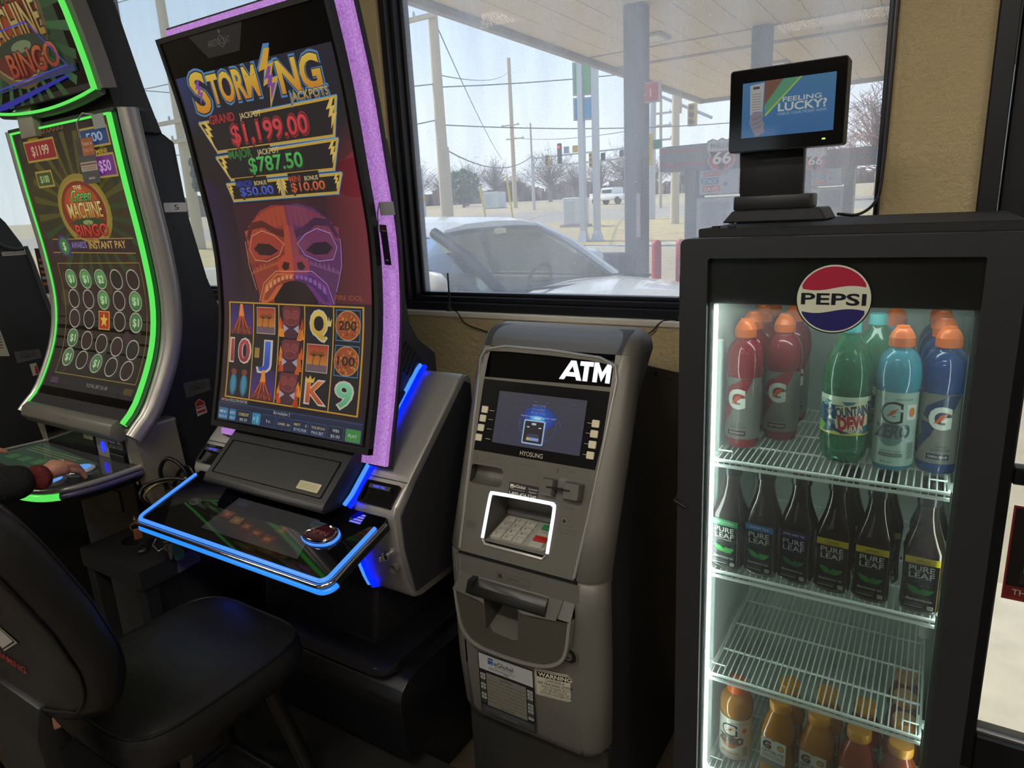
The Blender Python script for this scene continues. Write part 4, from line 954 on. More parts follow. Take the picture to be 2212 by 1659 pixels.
def jackbox(pts, lab, lx, ly, lc, what, wx, amt, ax, ay, ah, aw, ac, arc_):
    a.line(pts, .013, '#31506d', 3, True); a.line(pts, .009, '#8fb3c4', 4, True); a.poly(pts, '#141317', 5); a.line(pts, .0055, '#c9a33c', 6, True)
    for x, y, k in ((pts[1][0]*.5+pts[0][0]*.5+.006, (pts[0][1]+pts[1][1])/2, -1), ((pts[2][0]+pts[3][0])/2-.006, (pts[2][1]+pts[3][1])/2, 1)):
        h = abs(pts[0][1]-pts[1][1])*.55; a.poly(BOLT(x, y, h, k), '#e0be5a', 7)
    a.rect(lx-.004, ly-.003, wx+.052, ly+.022, '#141317', 8); a.text(lab, lx, ly, .020 if len(lab) > 4 and ah > .03 else .014, lc, al='L', z=10, bold=.05).text(what, wx, ly+.001, .013 if ah > .03 else .010, '#d9c48a', al='L', z=10, bold=.02)
    outl(amt, ax, ay, ah, aw, ac, arc_, '#8a2630' if ac == '#c9303a' else '#1f2b20', 8, .05)
jackbox([(-.243, .832), (-.197, .758), (.236, .758), (.264, .838)], 'GRAND', -.197, .826, '#a8262c', 'JACKPOT', -.076, '$1,199.00', .018, .772, .043, .282, '#c9303a', '#d8414a')
jackbox([(-.207, .742), (-.168, .685), (.216, .685), (.244, .748)], 'MAJOR', -.152, .736, '#2f7a35', 'JACKPOT', -.040, '$787.50', .018, .697, .036, .200, '#3da04a', '#4fbf58')
jackbox([(-.190, .672), (-.178, .631), (.018, .631), (.018, .672)], 'MINOR', -.150, .664, '#2f3fa0', 'BONUS', -.078, '$50.00', -.076, .640, .022, .132, '#3a50c0', '#5468d8')
jackbox([(.028, .672), (.028, .631), (.214, .631), (.236, .672)], 'MINI', .058, .664, '#b0432a', 'BONUS', .112, '$10.00', .118, .640, .022, .120, '#c0502f', '#d86a40')
# carved wooden mask above the reels: a plain generic tiki-style carving
cx0, mz = .018, 10
def sym(pts, c1, c2, z):
    a.poly([(cx0-x, y) for x, y in pts][::-1], c1, z); a.poly([(cx0+x, y) for x, y in pts], c2, z)
head = [(0, .610), (.05, .612), (.10, .600), (.145, .570), (.178, .525), (.182, .480), (.165, .430), (.150, .385), (.146, .356), (0, .356)]
sym(head, '#8f3528', '#5a2c5c', 9)
for i in range(9):
    x = .004+i*.0195; y0, y1 = .560-.0011*i*i*.6, .610-.0012*i*i*.75
    sym([(x, y0), (x+.016, y0-.004), (x+.020, y1-.004), (x+.001, y1)], '#a8452f', '#7d3550', 10)
sym([(0, .545), (.05, .552), (.10, .575), (.150, .570), (.176, .530), (.168, .520), (.145, .552), (.10, .556), (.05, .534), (0, .522)], '#5a1e1a', '#3f1a40', 11)
sym([(.026, .512), (.06, .535), (.105, .548), (.150, .535), (.168, .500), (.150, .470), (.10, .466), (.05, .482)], '#a03a2b', '#70305a', 12)
sym([(.052, .494), (.085, .512), (.130, .515), (.152, .500), (.130, .484), (.085, .482)], '#2e1012', '#240f24', 13)
sym([(0, .560), (.018, .556), (.024, .520), (.030, .480), (0, .476)], '#b04a30', '#8a3a48', 14)
for i in range(9):
    x = .030+i*.0155; y = .492-.0038*i; sym([(x, y), (x+.0145, y-.004), (x+.009, y-.024)], '#7d2a26', '#5e2a58', 13); sym([(x, y-.026), (x+.016, y-.030), (x+.008, y-.008)], '#a8552f', '#7d4a78', 13)
sym([(0, .480), (.035, .482), (.062, .464), (.060, .440), (.036, .430), (0, .436)], '#b8452c', '#94394a', 15)
sym([(.014, .462), (.034, .466), (.046, .452), (.034, .442), (.018, .446)], '#35100f', '#2b0f20', 16)
sym([(0, .434), (.070, .436), (.118, .404), (.140, .356), (.120, .352), (.085, .366), (.04, .412), (0, .418)], '#c0622f', '#6b2f7a', 15)
sym([(0, .428), (.066, .429), (.108, .400), (.128, .362), (.112, .362), (.07, .400), (0, .420)], '#8f3b2b', '#4a2462', 16)
sym([(0, .416), (.040, .411), (.085, .366), (.083, .356), (0, .356)], '#180a10', '#180a14', 15)
for i in range(7): sym([(.006+i*.0165, .431-.0007*i*i), (.018+i*.0165, .430-.0009*i*i), (.018+i*.0165, .420-.0011*i*i), (.006+i*.0165, .421-.0009*i*i)], '#d58a5a', '#8d5aa0', 17)
for s_ in (-1, 1):
    for pl in ([(0, .440), (.07, .4405), (.122, .408), (.145, .358)], [(.026, .512), (.06, .535), (.105, .548), (.150, .535), (.168, .500), (.150, .470), (.10, .466), (.05, .482), (.026, .512)], [(.182, .52), (.178, .455), (.155, .390)]):
        a.line([(cx0+s_*x, y) for x, y in pl], .0018, '#e0a070' if s_ < 0 else '#b094d0', 18)
a.text('FIRE IDOL', .2135, .3685, .012, '#8f4a34', w=.096, z=12, bold=.05)
# reels
a.rect(-.264, .078, .264, .354, '#c0932f', 9); cols = [-.2605, -.156, -.051, .051, .158, .2605]
for i in range(5): a.rect(cols[i]+.002, .082, cols[i+1]-.002, .350, '#121119', 10)
rows = [(.262, .348), (.172, .258), (.084, .168)]
def volcano(x0, y0, x1, y1):
    m = (x0+x1)/2; a.grad(x0, y0, x1, y1, '#4a2f86', '#2a1d52', 11).poly([(x0, y0), (x1, y0), (m+.014, y0+.6*(y1-y0)), (m-.014, y0+.6*(y1-y0))], '#5a2620', 12)
    a.poly([(m-.012, y0+.6*(y1-y0)), (m+.012, y0+.6*(y1-y0)), (m+.006, y1), (m-.004, y1)], '#e8862c', 13)
    for k in (-.03, -.012, .010, .028): a.line([(m+k*.25, y0+.6*(y1-y0)), (m+k*.7, y0+.35*(y1-y0)), (m+k*1.3, y0+.05*(y1-y0))], .003, '#d9602a', 13)
    for k in range(9): a.ell(m-.036+k*.009, y0+.008+.005*(k % 3), .006, .006, '#7a3426', 14, 8)
def island(x0, y0, x1, y1):
    a.rect(x0, y0, x1, y1, '#b9ab9a', 11).grad(x0+.002, y0+.002, x1-.002, y1-.002, '#c98a2a', '#a02f26', 12).rect(x0+.002, y0+.002, x1-.002, y0+.02, '#6d5560', 13)
    for px in (.3, .62):
        bx, by = x0+px*(x1-x0), y0+.018; a.line([(bx, by), (bx+.004, by+.024)], .002, '#2c1a0e', 14)
        for k in range(6): an = .3+k*.5; a.line([(bx+.004, by+.024), (bx+.004+.016*math.cos(an), by+.026+.012*math.sin(an))], .0022, '#33260e', 14)
def totem(x0, y0, x1, y1):
    m = (x0+x1)/2; h = y1-y0
    for k in range(12): sx_ = (-1, 1)[k % 2]; x = m+sx_*(.030+.012*_r.random()); y = y0+h*(.05+.5*_r.random()); a.poly([(x-.010, y-.012), (x+.010, y-.012), (x+.003*sx_, y+.022)], ('#c9521f', '#a03a1c', '#e08a2a')[k % 3], 12)
    a.poly([(m-.030, y0+h*.30), (m+.030, y0+h*.30), (m+.036, y0+h*.92), (m+.026, y1), (m-.026, y1), (m-.036, y0+h*.92)], '#6b2f34', 13).rect(m-.030, y0+h*.30, m+.030, y0+h*.42, '#43243c', 14).rect(m-.024, y0, m+.024, y0+h*.30, '#4a2936', 13)
    for s_ in (-1, 1):
        a.ring(m+s_*.016, y0+h*.74, .014, .012, .003, '#9a4a40', 15, 14).ring(m+s_*.016, y0+h*.74, .007, .006, .003, '#9a4a40', 15, 10).poly([(m+s_*.010, y0+h*.30), (m+s_*.030, y0+h*.42), (m+s_*.030, y0+h*.16)], '#a8a0a8', 15)
    a.ring(m, y0+h*.52, .022, .012, .003, '#8d4340', 15, 14)
def card(t, x0, y0, x1, y1, c, c2, rim='#c9bfae', h=.060, w=None):
    m = (x0+x1)/2; a.text(t, m, y0+.014-.002, h+.004, rim, w=(w or .05)+.006, bold=.09, z=12).text(t, m, y0+.014, h, c, w=w or .05, bold=.04, z=13, c2=c2)
def fireball(t, x0, y0, x1, y1):
    m, n_ = (x0+x1)/2, (y0+y1)/2; a.frame(x0+.005, y0+.003, x1-.004, y1-.003, .0025, '#3f78a0', 11).ell(m, n_, .044, .038, '#c99a5a', 12).ell(m, n_, .042, .036, '#9a4a24', 13)
    for k in range(40): an, rd = 6.28*_r.random(), _r.random()**.5; a.ell(m+.039*rd*math.cos(an), n_+.033*rd*math.sin(an), .004, .004, ('#b8622a', '#7d3a1e', '#c9852f')[k % 3], 14, 7)
    a.text(t, m, n_-.011, .022, '#2a1a12', w=.060, bold=.05, z=15)
def feathers(x0, y0, x1, y1):
    for k in (-.022, .024):
        m = (x0+x1)/2+k; a.ell(m, y0+.034, .016, .032, '#2f5f78', 12).ell(m, y0+.036, .010, .026, '#3f86a0', 13).ell(m, y0+.070, .012, .009, '#7d3a2c', 13)
cell = lambda c, r: (cols[c]+.004, rows[r][0], cols[c+1]-.004, rows[r][1])
volcano(*cell(0, 0)); card('10', *cell(0, 1), '#8f2430', '#b8404a', w=.080); feathers(*cell(0, 2))
island(cols[1]+.014, .268, cols[2]-.014, .342); card('J', *cell(1, 1), '#2a4aa8', '#3f6fd0', w=.040); a.rect(-.146, .20, -.126, .228, '#9a7a3a', 12); volcano(*cell(1, 2))
for r in range(3): totem(*cell(2, r))
card('Q', *cell(3, 0), '#c9a32f', '#e0c44a', w=.056); a.poly([(.135, .30), (.150, .30), (.153, .320), (.146, .311), (.1425, .325), (.139, .311), (.132, .320)], '#d9c080', 14); island(cols[3]+.012, .178, cols[4]-.014, .252); card('K', *cell(3, 2), '#b0401f', '#d8702f', h=.056, w=.062); a.poly([(.070, .150), (.098, .150), (.102, .166), (.091, .158), (.084, .170), (.077, .158), (.066, .166)], '#d9b04a', 14)
fireball('200', *cell(4, 0)); fireball('100', *cell(4, 1)); card('9', *cell(4, 2), '#4fa878', '#7fcfa0', w=.052)
# credit bar
a.grad(-.288, .012, .285, .066, '#10172b', '#1b2744', 9); a.line([(-.285, .062), (.283, .062)], .001, '#3f5a90', 10)
a.text('6', -.276, .067, .008, '#b9b4ae', al='L', z=11).ell(-.266, .071, .004, .004, '#c9642a', 11, 12).text('Start HOLD & SPIN FEATURE', -.259, .067, .0085, '#b9b4ae', al='L', w=.098, z=11).text('Bet multiplier 2', -.014, .052, .009, '#b9b4ae', w=.066, z=11)
for x0, x1, c, t1, t2 in ((-.283, -.240, '#2a6f9a', 'MENU', 'BACK UP'), (-.234, -.205, '#2a6f9a', 'INFO', 'HELP'), (-.199, -.140, '#141c30', 'CREDIT', '$8.20'), (-.134, -.098, '#2f86a8', '', ''), (-.092, -.036, '#1c2848', '1c', ''), (-.030, .028, '#1c2848', 'LINES  50', ''), (.034, .094, '#1c2848', 'BET    2', 'BET MULTIPLIER'), (.100, .160, '#1c2848', 'TOTAL BET $1.00', 'MAX BET'), (.166, .222, '#141c30', 'WIN', '$0.00'), (.228, .281, '#3c8a3a', 'PLAY', '')):
    a.rrect(x0, .014, x1, .047, .003, '#3f5f90', 10).rrect(x0+.001, .015, x1-.001, .046, .003, c, 11)
    if t1: a.text(t1, (x0+x1)/2, .032 if t2 else .026, .008 if len(t1) < 8 else .0058, '#c9b87a' if t1[0] in 'LBTC' else '#b9c4cc', w=min((x1-x0)*.8, .0075*len(t1)), z=13, bold=.02)
    if t2: a.text(t2, (x0+x1)/2, .018, .0075, '#b9c4cc', w=min((x1-x0)*.8, .0065*len(t2)), z=13)
a.ring(-.124, .030, .004, .005, .002, '#9fd0e0', 13, 10); a.ring(-.118, .030, .012, .013, .0022, '#9fd0e0', 13, 10, -1, 1); a.ring(-.118, .030, .007, .008, .002, '#9fd0e0', 13, 10, -1, 1)
a.build('screen_picture', SCRN, scr)
# rear black case seen at the right of the screen
b = B(30)
b.prism([(1.497, 1.216), (1.42, 1.264), (1.39, 1.315), (1.382, 1.39), (1.393, 1.536), (1.389, 1.68), (1.374, 1.79), (1.33, 1.815), (1.29, 1.815), (1.305, 1.6), (1.29, 1.36), (1.25, 1.2), (1.24, 1.0), (1.5, 1.0)], SX-.252, SX+.252, 'x', .004, 1)
case = build('rear_case', b, CASE, sl)
b = B(30)
for k in range(6): x = SX+.2525; b.tube([(x, 1.375+.011*k, 1.270-.012*k), (x, 1.330+.012*k, 1.215-.012*k)], .0032, 8)
build('vent_slots', b, BLKM, case)
# silver cheeks, blue light strips
blue = E('blue_led', '#4a90ff', 1.15); bluec = E('blue_halo_glow', '#0014ff', 3.2)
cheek = [(1.44, 1.165), (1.425, 1.182), (1.40, 1.172), (1.175, .968), (1.115, .918), (1.104, .895), (1.112, .80), (1.135, .70), (1.15, .655), (1.18, .645), (1.46, .645), (1.46, 1.165)]
for sg in (-1, 1):
    x0, x1 = (SX+.262, SX+.400) if sg > 0 else (SX-.400, SX-.262)
    b = B(30); b.prism(cheek, x0, x1, 'x', .008, 2); ck = build('side_cheek', b, SIL, sl)
    xo = SX+sg*.400
    b = B(30); b.prism([(1.44, 1.150), (1.42, 1.165), (1.185, .955), (1.135, .905), (1.125, .89), (1.13, .80), (1.155, .67), (1.45, .67), (1.45, 1.15)], *sorted((xo, xo+sg*.004)), 'x', .002, 1); build('side_cover', b, CASE, ck)
    up = [(1.425, 1.190), (1.405, 1.178), (1.18, .974), (1.117, .921), (1.09, .905)]; dn = [(1.100, .79), (1.130, .69), (1.142, .66), (1.165, .652)]
    xl = SX+sg*.2575
    for pl in (up, dn):
        b = B(40); b.tube([(xl, y-.006, z+.006) for y, z in pl], .0055, 8); build('blue_strip', b, blue, ck)
        b = B(40); b.tube([(xl+sg*.011, y-.001, z+.001) for y, z in pl], .0075, 8); build('blue_halo', b, bluec, ck)  # added glow strip imitates the blue halo beside the LED
    # bill and ticket slot let into the cheek
    Q = Surf([(1.112, .916), (1.41, 1.182)], SX, 0)
    u0, u1 = sorted((sg*.278, sg*.388))
    b = B(40); o_ = rr(u0, -.004, u1, .058, .005); b.ring_prism(o_, rr(u0+.009, .003, u1-.009, .051, .003), Q, -.004, .006); b.poly([Q(u0+.008, .002, .001), Q(u1-.008, .002, .001), Q(u1-.008, .052, .001), Q(u0+.008, .052, .001)]); acc = build('bill_slot', b, BLKG, ck)
    b = B(40); b.sheet(Q, [u0+.020, u1-.020], [.036, .047], .001, .012); build('slot_mouth', b, BLK, acc)
    a = Art(Q, eps=.0003); a.text('INSERT BILL' if sg > 0 else 'CLEAR TICKET', (u0+u1)/2, .039, .0055, '#3a48ff', w=.040, z=42, bold=.03); a.build('slot_lettering', P('blue_letters', .3, emit=1.6), acc)
    b = B(0); b.sheet(Q, [sg*.2640, sg*.3995], [.0705, .0720], .0, .0006) if sg > 0 else b.sheet(Q, [-.3995, -.2640], [.0705, .0720], .0, .0006); build('panel_seam', b, GAP, ck)
b = B(30); b.box(SX-.262, SX+.262, 1.17, 1.70, .66, .98, .005); b.box(SX-.262, SX+.262, 1.26, 1.45, .98, 1.14, .005); build('cabinet', b, BLKM, sl)
b = B(40); lp = Vector((SX+.36, 1.104, .785)); b.ring_prism(ell(0, 0, .011, .011, 18), ell(0, 0, .008, .008, 18), lambda u, v, d: (lp.x+u, lp.y-d, lp.z+v), -.01, .004); b.box(lp.x-.003, lp.x+.003, lp.y-.022, lp.y, lp.z-.007, lp.z+.009, .001, 1); build('key_lock', b, CHR, sl)
b = B(40); b.ring_prism(ell(.018, -.032, .012, .012, 18), ell(.018, -.032, .0105, .0105, 18), lambda u, v, d: (lp.x+u, lp.y+.004-d, lp.z+v), -.01, .003); build('round_plug', b, SILD, sl)
# sloping service panel above the deck
Q3 = Surf([(1.06, .93), (1.39, 1.21)], SX, 0)
b = B(35); b.prism([(1.030, .905), (1.018, .918), (1.030, .930), (1.155, 1.032), (1.19, 1.06), (1.26, 1.06), (1.26, .92), (1.10, .90)], SX-.225, SX+.247, 'x', .005, 2); sp = build('service_panel', b, BLK, sl)
Q3 = Surf([(1.030, .931), (1.152, 1.031)], SX, 0)
b = B(35); b.ring_prism(rr(-.205, .012, .225, .118, .004), rr(-.203, .014, .223, .116, .004), Q3, 0, .0012); build('panel_groove', b, BLKG, sp)
a = Art(Q3, eps=.0004); a.rrect(.128, .024, .206, .048, .003, '#b9b493', 2)
for k in range(3): a.rect(.135, .030+k*.005, .196, .0312+k*.005, '#8d8a70', 3)
a.build('panel_sticker', PRT, sp)
# button deck
D_ = Surf([(.895, .825), (1.13, .90)], SX, 0); LD = D_.L[-1]
ol = [(p.x, p.y) for p in catmull([(-.372, .012, 0), (-.350, -.004, 0), (0, -.010, 0), (.350, -.004, 0), (.375, .016, 0), (.386, .20, 0), (.380, .235, 0), (-.345, .235, 0), (-.362, .20, 0)], 6, True)]
ol = rr(-.368, -.008, .382, .236, .030, 6)
b = B(35); b.loft([[D_(u, v, -.050) for u, v in [(p[0]*.93, p[1]*.8+.04) for p in ol]], [D_(*p, -.030) for p in ol], [D_(*p, -.002) for p in ol]]); dk = build('button_deck', b, BLK, sl)
b = B(0); b.poly([D_(*p, 0) for p in rr(-.364, -.004, .378, .234, .028, 6)]); build('deck_glass', b, M('deck_glass', '#08080b', .035, var=.1, spec=.7), dk)
def deckpath(e, d, vb=.205): return [D_(u, v, d) for u, v in [(-.368-e, vb)]+rr(-.368-e, -.008-e, .382+e, .5, .030+e, 6)[21:]+rr(-.368-e, -.008-e, .382+e, .5, .030+e, 6)[:7]+[(.382+e, vb-.02)]]
b = B(50); b.tube(deckpath(-.009, .0015, .200), .0052, 8); build('blue_edge_light', b, blue, dk)
b = B(50); b.tube(deckpath(.001, -.006, .225), .0058, 8); build('chrome_trim', b, CHR, dk)
pth = deckpath(.001, -.0235, .06); b = B(50); b.tube(pth[1:-1], .0070, 8); build('blue_edge_light', b, E('blue_led_low', '#2a8cff', 1.1), dk)
a = Art(D_, eps=.0004)
a.poly([(-.120, .036), (.250, .036), (.205, .160), (-.110, .160)], '#0d0d12', 2)
for i, (x, y, c) in enumerate(((-.085, .098, '#4a1a12'), (-.035, .088, '#4d3a1e'), (.015, .080, '#33140f'), (.065, .070, '#33140f'), (.115, .062, '#3f1810'), (.13, .10, '#33140f'))): a.rrect(x-.020, y-.011, x+.020, y+.013, .002, c, 3).text(('50', '100', '200', '400', '800', '25')[i], x, y-.005, .010, '#8a5a34', z=4)
a.rrect(-.095, .135, -.055, .150, .002, '#14232c', 3).rrect(.19, .135, .235, .155, .003, '#1d3a4a', 3).rrect(.193, .138, .232, .152, .002, '#11222c', 4)
a.line([(-.110, .120), (.10, .120)], .0006, '#26344a', 3).line([(-.112, .058), (.20, .058), (.215, .09)], .0006, '#26344a', 3)
a.build('deck_display', P('dim_display', .05, emit=.8), dk)
for s_, x in ((-1, -.175), (1, .303)):
    a = Art(D_, eps=.0004)
    for k in range(4): a.poly([(x-.018+.006*k, .180+.0085*k), (x+.020-.002*k, .180+.0085*k), (x+.020-.002*k, .1855+.0085*k), (x-.014+.006*k, .1855+.0085*k)] if s_ > 0 else [(x-.016+.003*k, .183+.008*k), (x-.002+.010*k, .183+.008*k), (x+.004+.010*k, .1885+.008*k), (x-.013+.003*k, .1885+.008*k)], '#7d7aff', 3)
    a.build('arrow_lights', P('violet_lights', .2, emit=1.0), dk)
a = Art(D_, eps=.0004); a.ring(-.240, .108, .022, .013, .0016, '#6d6d70', 3, 28).ring(-.240, .108, .016, .0085, .0016, '#6d6d70', 3, 24).text('ETI', -.240, .105, .007, '#6d6d70', w=.018, z=3); a.build('deck_mark', PRT, dk)
bo = [(p.x, p.y) for p in catmull([(.206, .100, 0), (.232, .134, 0), (.262, .147, 0), (.292, .140, 0), (.303, .118, 0), (.292, .096, 0), (.262, .085, 0), (.228, .086, 0)], 5, True)]
mc = (.256, .114)
sc = lambda k: [(mc[0]+(p[0]-mc[0])*k, mc[1]+(p[1]-mc[1])*k) for p in bo]
b = B(50); b.loft([[D_(*p, 0) for p in sc(1.04)], [D_(*p, .007) for p in sc(1.04)], [D_(*p, .008) for p in sc(.9)]]); sb = build('spin_button', b, blue, dk)
b = B(50); b.loft([[D_(*p, .006) for p in sc(1.0)], [D_(*p, .014) for p in sc(.97)], [D_(*p, .016) for p in sc(.88)], [D_(*p, .012) for p in sc(.78)]]); build('button_rim', b, CHR, sb)
b = B(50); b.loft([[D_(*p, .010) for p in sc(.8)], [D_(*p, .0155) for p in sc(.72)], [D_(*p, .0165) for p in sc(.5)]]); build('button_lens', b, M('dark_red_lens', '#3a1620', .08), sb)
a = Art(D_, eps=.0004); a.text('SPIN', .258, .107, .012, '#8a5a5a', w=.05, z=43); a.build('button_word', PRTG, sb)
# pedestal column, grille, platform
b = B(30); b.prism([(1.16, .452), (1.20, .66), (1.69, .66), (1.69, .452)], SX-.235, SX+.235, 'x', .006, 2); pd = build('pedestal', b, BLKM, sl)
b = B(30)
for k in range(26): z = .470+k*.0070; y = 1.16+.04*(z-.452)/.208; b.box(SX-.215, SX+.215, y-.003, y, z, z+.003)
build('speaker_grille', b, BLK, pd)
Pq = Surf([(1.16, .452), (1.20, .66)], SX, 0); a = Art(Pq, eps=.0005); a.text('ARISTOCRAT', .005, .150, .022, '#6d6d72', w=.13, z=8); a.build('grille_lettering', PRT, pd)
b = B(40); b.prism(rr(SX-.335, 1.085, SX+.335, 1.80, .045, 6), .425, .452, 'z', .006, 2); build('platform', b, M('platform_black', '#17171c', .30, var=.15), sl)
# hanging ticket flyer on a clear clip at the right edge of the screen
t = thing('ticket_flyer', 'red and black ticket flyer on a grey clip at the tall screen edge', 'flyer', (SX+.33, 1.26, 1.52))
b = B(50); b.sheet(S_, [.303, .348], [.568, .598], -.040, -.038); b.tube([S_(.304, .596, -.039), S_(.298, .575, -.034), S_(.298, .55, -.030), S_(.303, .53, -.028)], .0015, 6); build('clip', b, M('grey_clip', '#8b8d92', .35), t)
fa = lambda u, v, d: S_(.298+u*.72-.03*(v-.50), .455+(v-.355)*.60, -.036+.42*u+d)
a = Art(fa, eps=.0004); a.rect(-.004, .355, .060, .510, '#1c1c22', 0).rect(0, .455, .056, .500, '#a8262a', 1).rect(0, .405, .056, .44, '#8f8e8a', 1).rect(.002, .40, .054, .402, '#c9c6bc', 2)
a.text('Ticket In', .028, .482, .009, '#e0d8d0', w=.046, z=2, bold=.03).text('Ticket Out', .028, .464, .009, '#e0a080', w=.048, z=2, bold=.03)
for k in range(4): a.rect(.006, .410+k*.007, .050, .4125+k*.007, '#55544f', 2)
a.rect(.018, .372, .038, .376, '#b9b6ac', 2); a.build('card', PRTG, t)
# stand under the platform: bench with a bull-nosed front, and a floor plinth
t = thing('slot_stand', 'low black bench with a rounded front edge carrying the tall slot machine', 'stand', (-1.46, 1.5, 0))
prof = [(1.80, .425), (1.16, .425), (1.125, .418), (1.098, .400), (1.085, .372), (1.085, .34), (1.10, .18), (1.80, .18)]
b = B(35); b.prism(prof, -1.84, -1.085, 'x', .004, 2); build('bench_top', b, M('stand_black', '#0f0f12', .38, var=.15), t)
b = B(35); b.box(-1.82, -1.11, 1.18, 1.80, 0, .18, .006); build('bench_base', b, BLKM, t)
t = tag(build('floor_plinth', B(30).prism([(.90, 0), (.905, .125), (.93, .138), (1.175, .145), (1.175, 0)], -1.80, -.965+.02, 'x', .006, 2), M('carpeted_black', '#141210', .85, var=.35, vscale=60, bump=.3, bscale=400)), 'low black carpeted foot plinth on the floor in front of the bench', 'plinth')
# ------------------------------------------------------------------ bingo style slot machine at the left
BX = -2.36
T_ = Surf([(1.025, 1.033), (1.076, 1.086), (1.15, 1.226), (1.183, 1.363), (1.184, 1.523), (1.168, 1.737), (1.157, 1.924)], BX)
LB = T_.L[-1]
bg_ = thing('slot_machine', 'slot machine with a green lit curved bingo screen and a second screen above', 'slot machine', (BX, 1.40, 0))
b = B(40); b.sheet(T_, [-.297, .297], steps(0, LB, 24), -.04, 0); bs = build('screen', b, BLKG, bg_)
green = E('green_led', '#57d657', 1.15, base='#204020')
b = B(40)
for sg in (-1, 1): b.sheet(T_, sorted((sg*.2945, sg*.3005)), steps(-.002, LB+.004, 26), -.02, .004)
b.sheet(T_, [-.3005, .3005], [LB-.002, LB+.004], -.02, .004); build('green_edge_light', b, green, bg_)
b = B(45)
gp = M('green_reflection_plastic', '#22352a', .35, var=.1)  # dark green base colour stands in for the edge light's reflection
for sg in (-1, 1): b.sheet(T_, sorted((sg*.301, sg*.324)), steps(0, LB+.010, 26), -.06, -.010)
b.sheet(T_, [-.324, .324], [LB+.006, LB+.016], -.10, -.004); build('edge_band', b, gp, bg_)
for sg in (-1, 1):
    b = B(60); rings = []
    for v in steps(-.03, LB+.012, 28):
        w_ = .020+.010*math.sin(PI*min(1, max(0, (v+.03)/(LB+.04)))); rings.append([T_(sg*(.345+w_*math.cos(t)), v, -.035+.030*math.sin(t)) for t in [2*PI*k/14 for k in range(14)]])
    b.loft(rings); build('side_rail', b, SIL, bg_)
b = B(30); b.box(BX-.32, BX+.32, 1.175, 1.24, 1.915, 1.945, .01); build('top_cap', b, SIL, bg_)
# screen artwork
a = Art(T_, eps=.0003, step=.018, clip=(-.291, .003, .291, LB-.004))
a.grad(-.29, .12, .29, .50, '#14160f', '#2c1d12', 1).grad(-.29, .50, .29, .75, '#2c1d12', '#33300f', 1).grad(-.29, .75, .29, .945, '#33300f', '#150c0c', 1).rect(-.29, .004, .29, .12, '#0b0b0d', 1)
_r.seed(11)
for k in range(46): a.ell(_r.uniform(-.27, .27), _r.uniform(.13, .92), _r.uniform(.012, .03), _r.uniform(.012, .035), ('#27351a', '#3d2a16', '#1c2c14', '#41321a', '#24161a', '#3a1f2e')[k % 6], 2, 10)
for k in range(24): an = 2*PI*k/24; a.poly([(.035, .675), (.035+.30*math.cos(an), .675+.24*math.sin(an)), (.035+.30*math.cos(an+.1), .675+.24*math.sin(an+.1))], '#4d4a14' if math.sin(an) > 0 else '#28401a', 3)
a.ell(.035, .675, .155, .115, '#8a7a2a', 4).ell(.033, .676, .142, .100, '#9c7f3a', 5).ell(.033, .676, .130, .092, '#7a2a12', 6).ell(.033, .690, .105, .066, '#a8481c', 7).ell(.033, .700, .07, .04, '#b8602a', 8)
a.text('THE', .033, .742, .012, '#cfcf9a', w=.05, z=10, bold=.04)
def lay(t, x, y, h, w, c, c2, rim, z, **k): a.text(t, x, y, h, rim, w=w, grow=.06, z=z, bold=.04, **k).text(t, x, y, h, c, w=w, z=z+1, bold=.03, c2=c2, **k)
lay('Green', .040, .706, .034, .120, '#3f8f3a', '#8fcf6a', '#10280f', 10, shear=.3)
lay('MACHINE', .045, .655, .046, .200, '#b8963a', '#e0d08a', '#2a1a08', 12)
a.ell(.045, .640, .10, .014, '#26401f', 14).ell(.045, .640, .03, .008, '#8a9a5a', 15)
lay('BINGO', .055, .598, .036, .190, '#b02a24', '#d8503a', '#3a0a08', 16)
def plate(x0, y0, x1, y1, c, t, tc): a.rect(x0-.006, y0-.006, x1+.006, y1+.006, '#a88f3f', 5).rect(x0, y0, x1, y1, c, 6).text(t, (x0+x1)/2, y0+(y1-y0)*.24, (y1-y0)*.52, tc, w=(x1-x0)*.6, z=8, bold=.04)
plate(-.225, .846, -.040, .900, '#8a1a22', '$1199', '#c9a88a'); plate(-.200, .765, -.105, .805, '#3a4a1c', '$100', '#a8c07a'); plate(.170, .772, .275, .828, '#6a2a7a', '$50', '#d0a0d8'); plate(.13, .86, .275, .905, '#22406a', '500', '#9ab0d0')
a.text('GRAND', -.16, .905, .012, '#b8963a', w=.07, z=8, bold=.03).text('MINI', .222, .835, .012, '#b8963a', w=.06, z=8, bold=.03).text('00.00SS', -.04, .920, .022, '#6d4a2a', w=.17, z=7, bold=.03, rot=.02)
a.poly([(-.235, .548), (.265, .540), (.240, .562), (.270, .585), (-.215, .592)], '#2c1c22', 5); a.line([(-.235, .548), (.265, .540)], .003, '#a8843a', 6); a.line([(-.215, .592), (.27, .585)], .003, '#a8843a', 6)
a.ell(-.150, .568, .042, .036, '#4a2f6a', 7).ell(-.150, .568, .030, .028, '#2f7a3a', 8).text('$', -.150, .555, .026, '#d0d8b0', z=9, bold=.03).text('AWARDS', -.055, .560, .020, '#8a78b8', w=.095, z=8, bold=.03).text('INSTANT PAY', .115, .557, .022, '#c9a050', w=.215, z=8, bold=.03)
a.frame(-.232, .125, .272, .512, .003, '#8a7432', 4)
vals = [['$1', '$1', '$2', '', ''], ['', '', '$1', '', '$1'], ['', '', '*', '', '$1'], ['$1', '', '', '', ''], ['$1', '', '$1', '', '']]
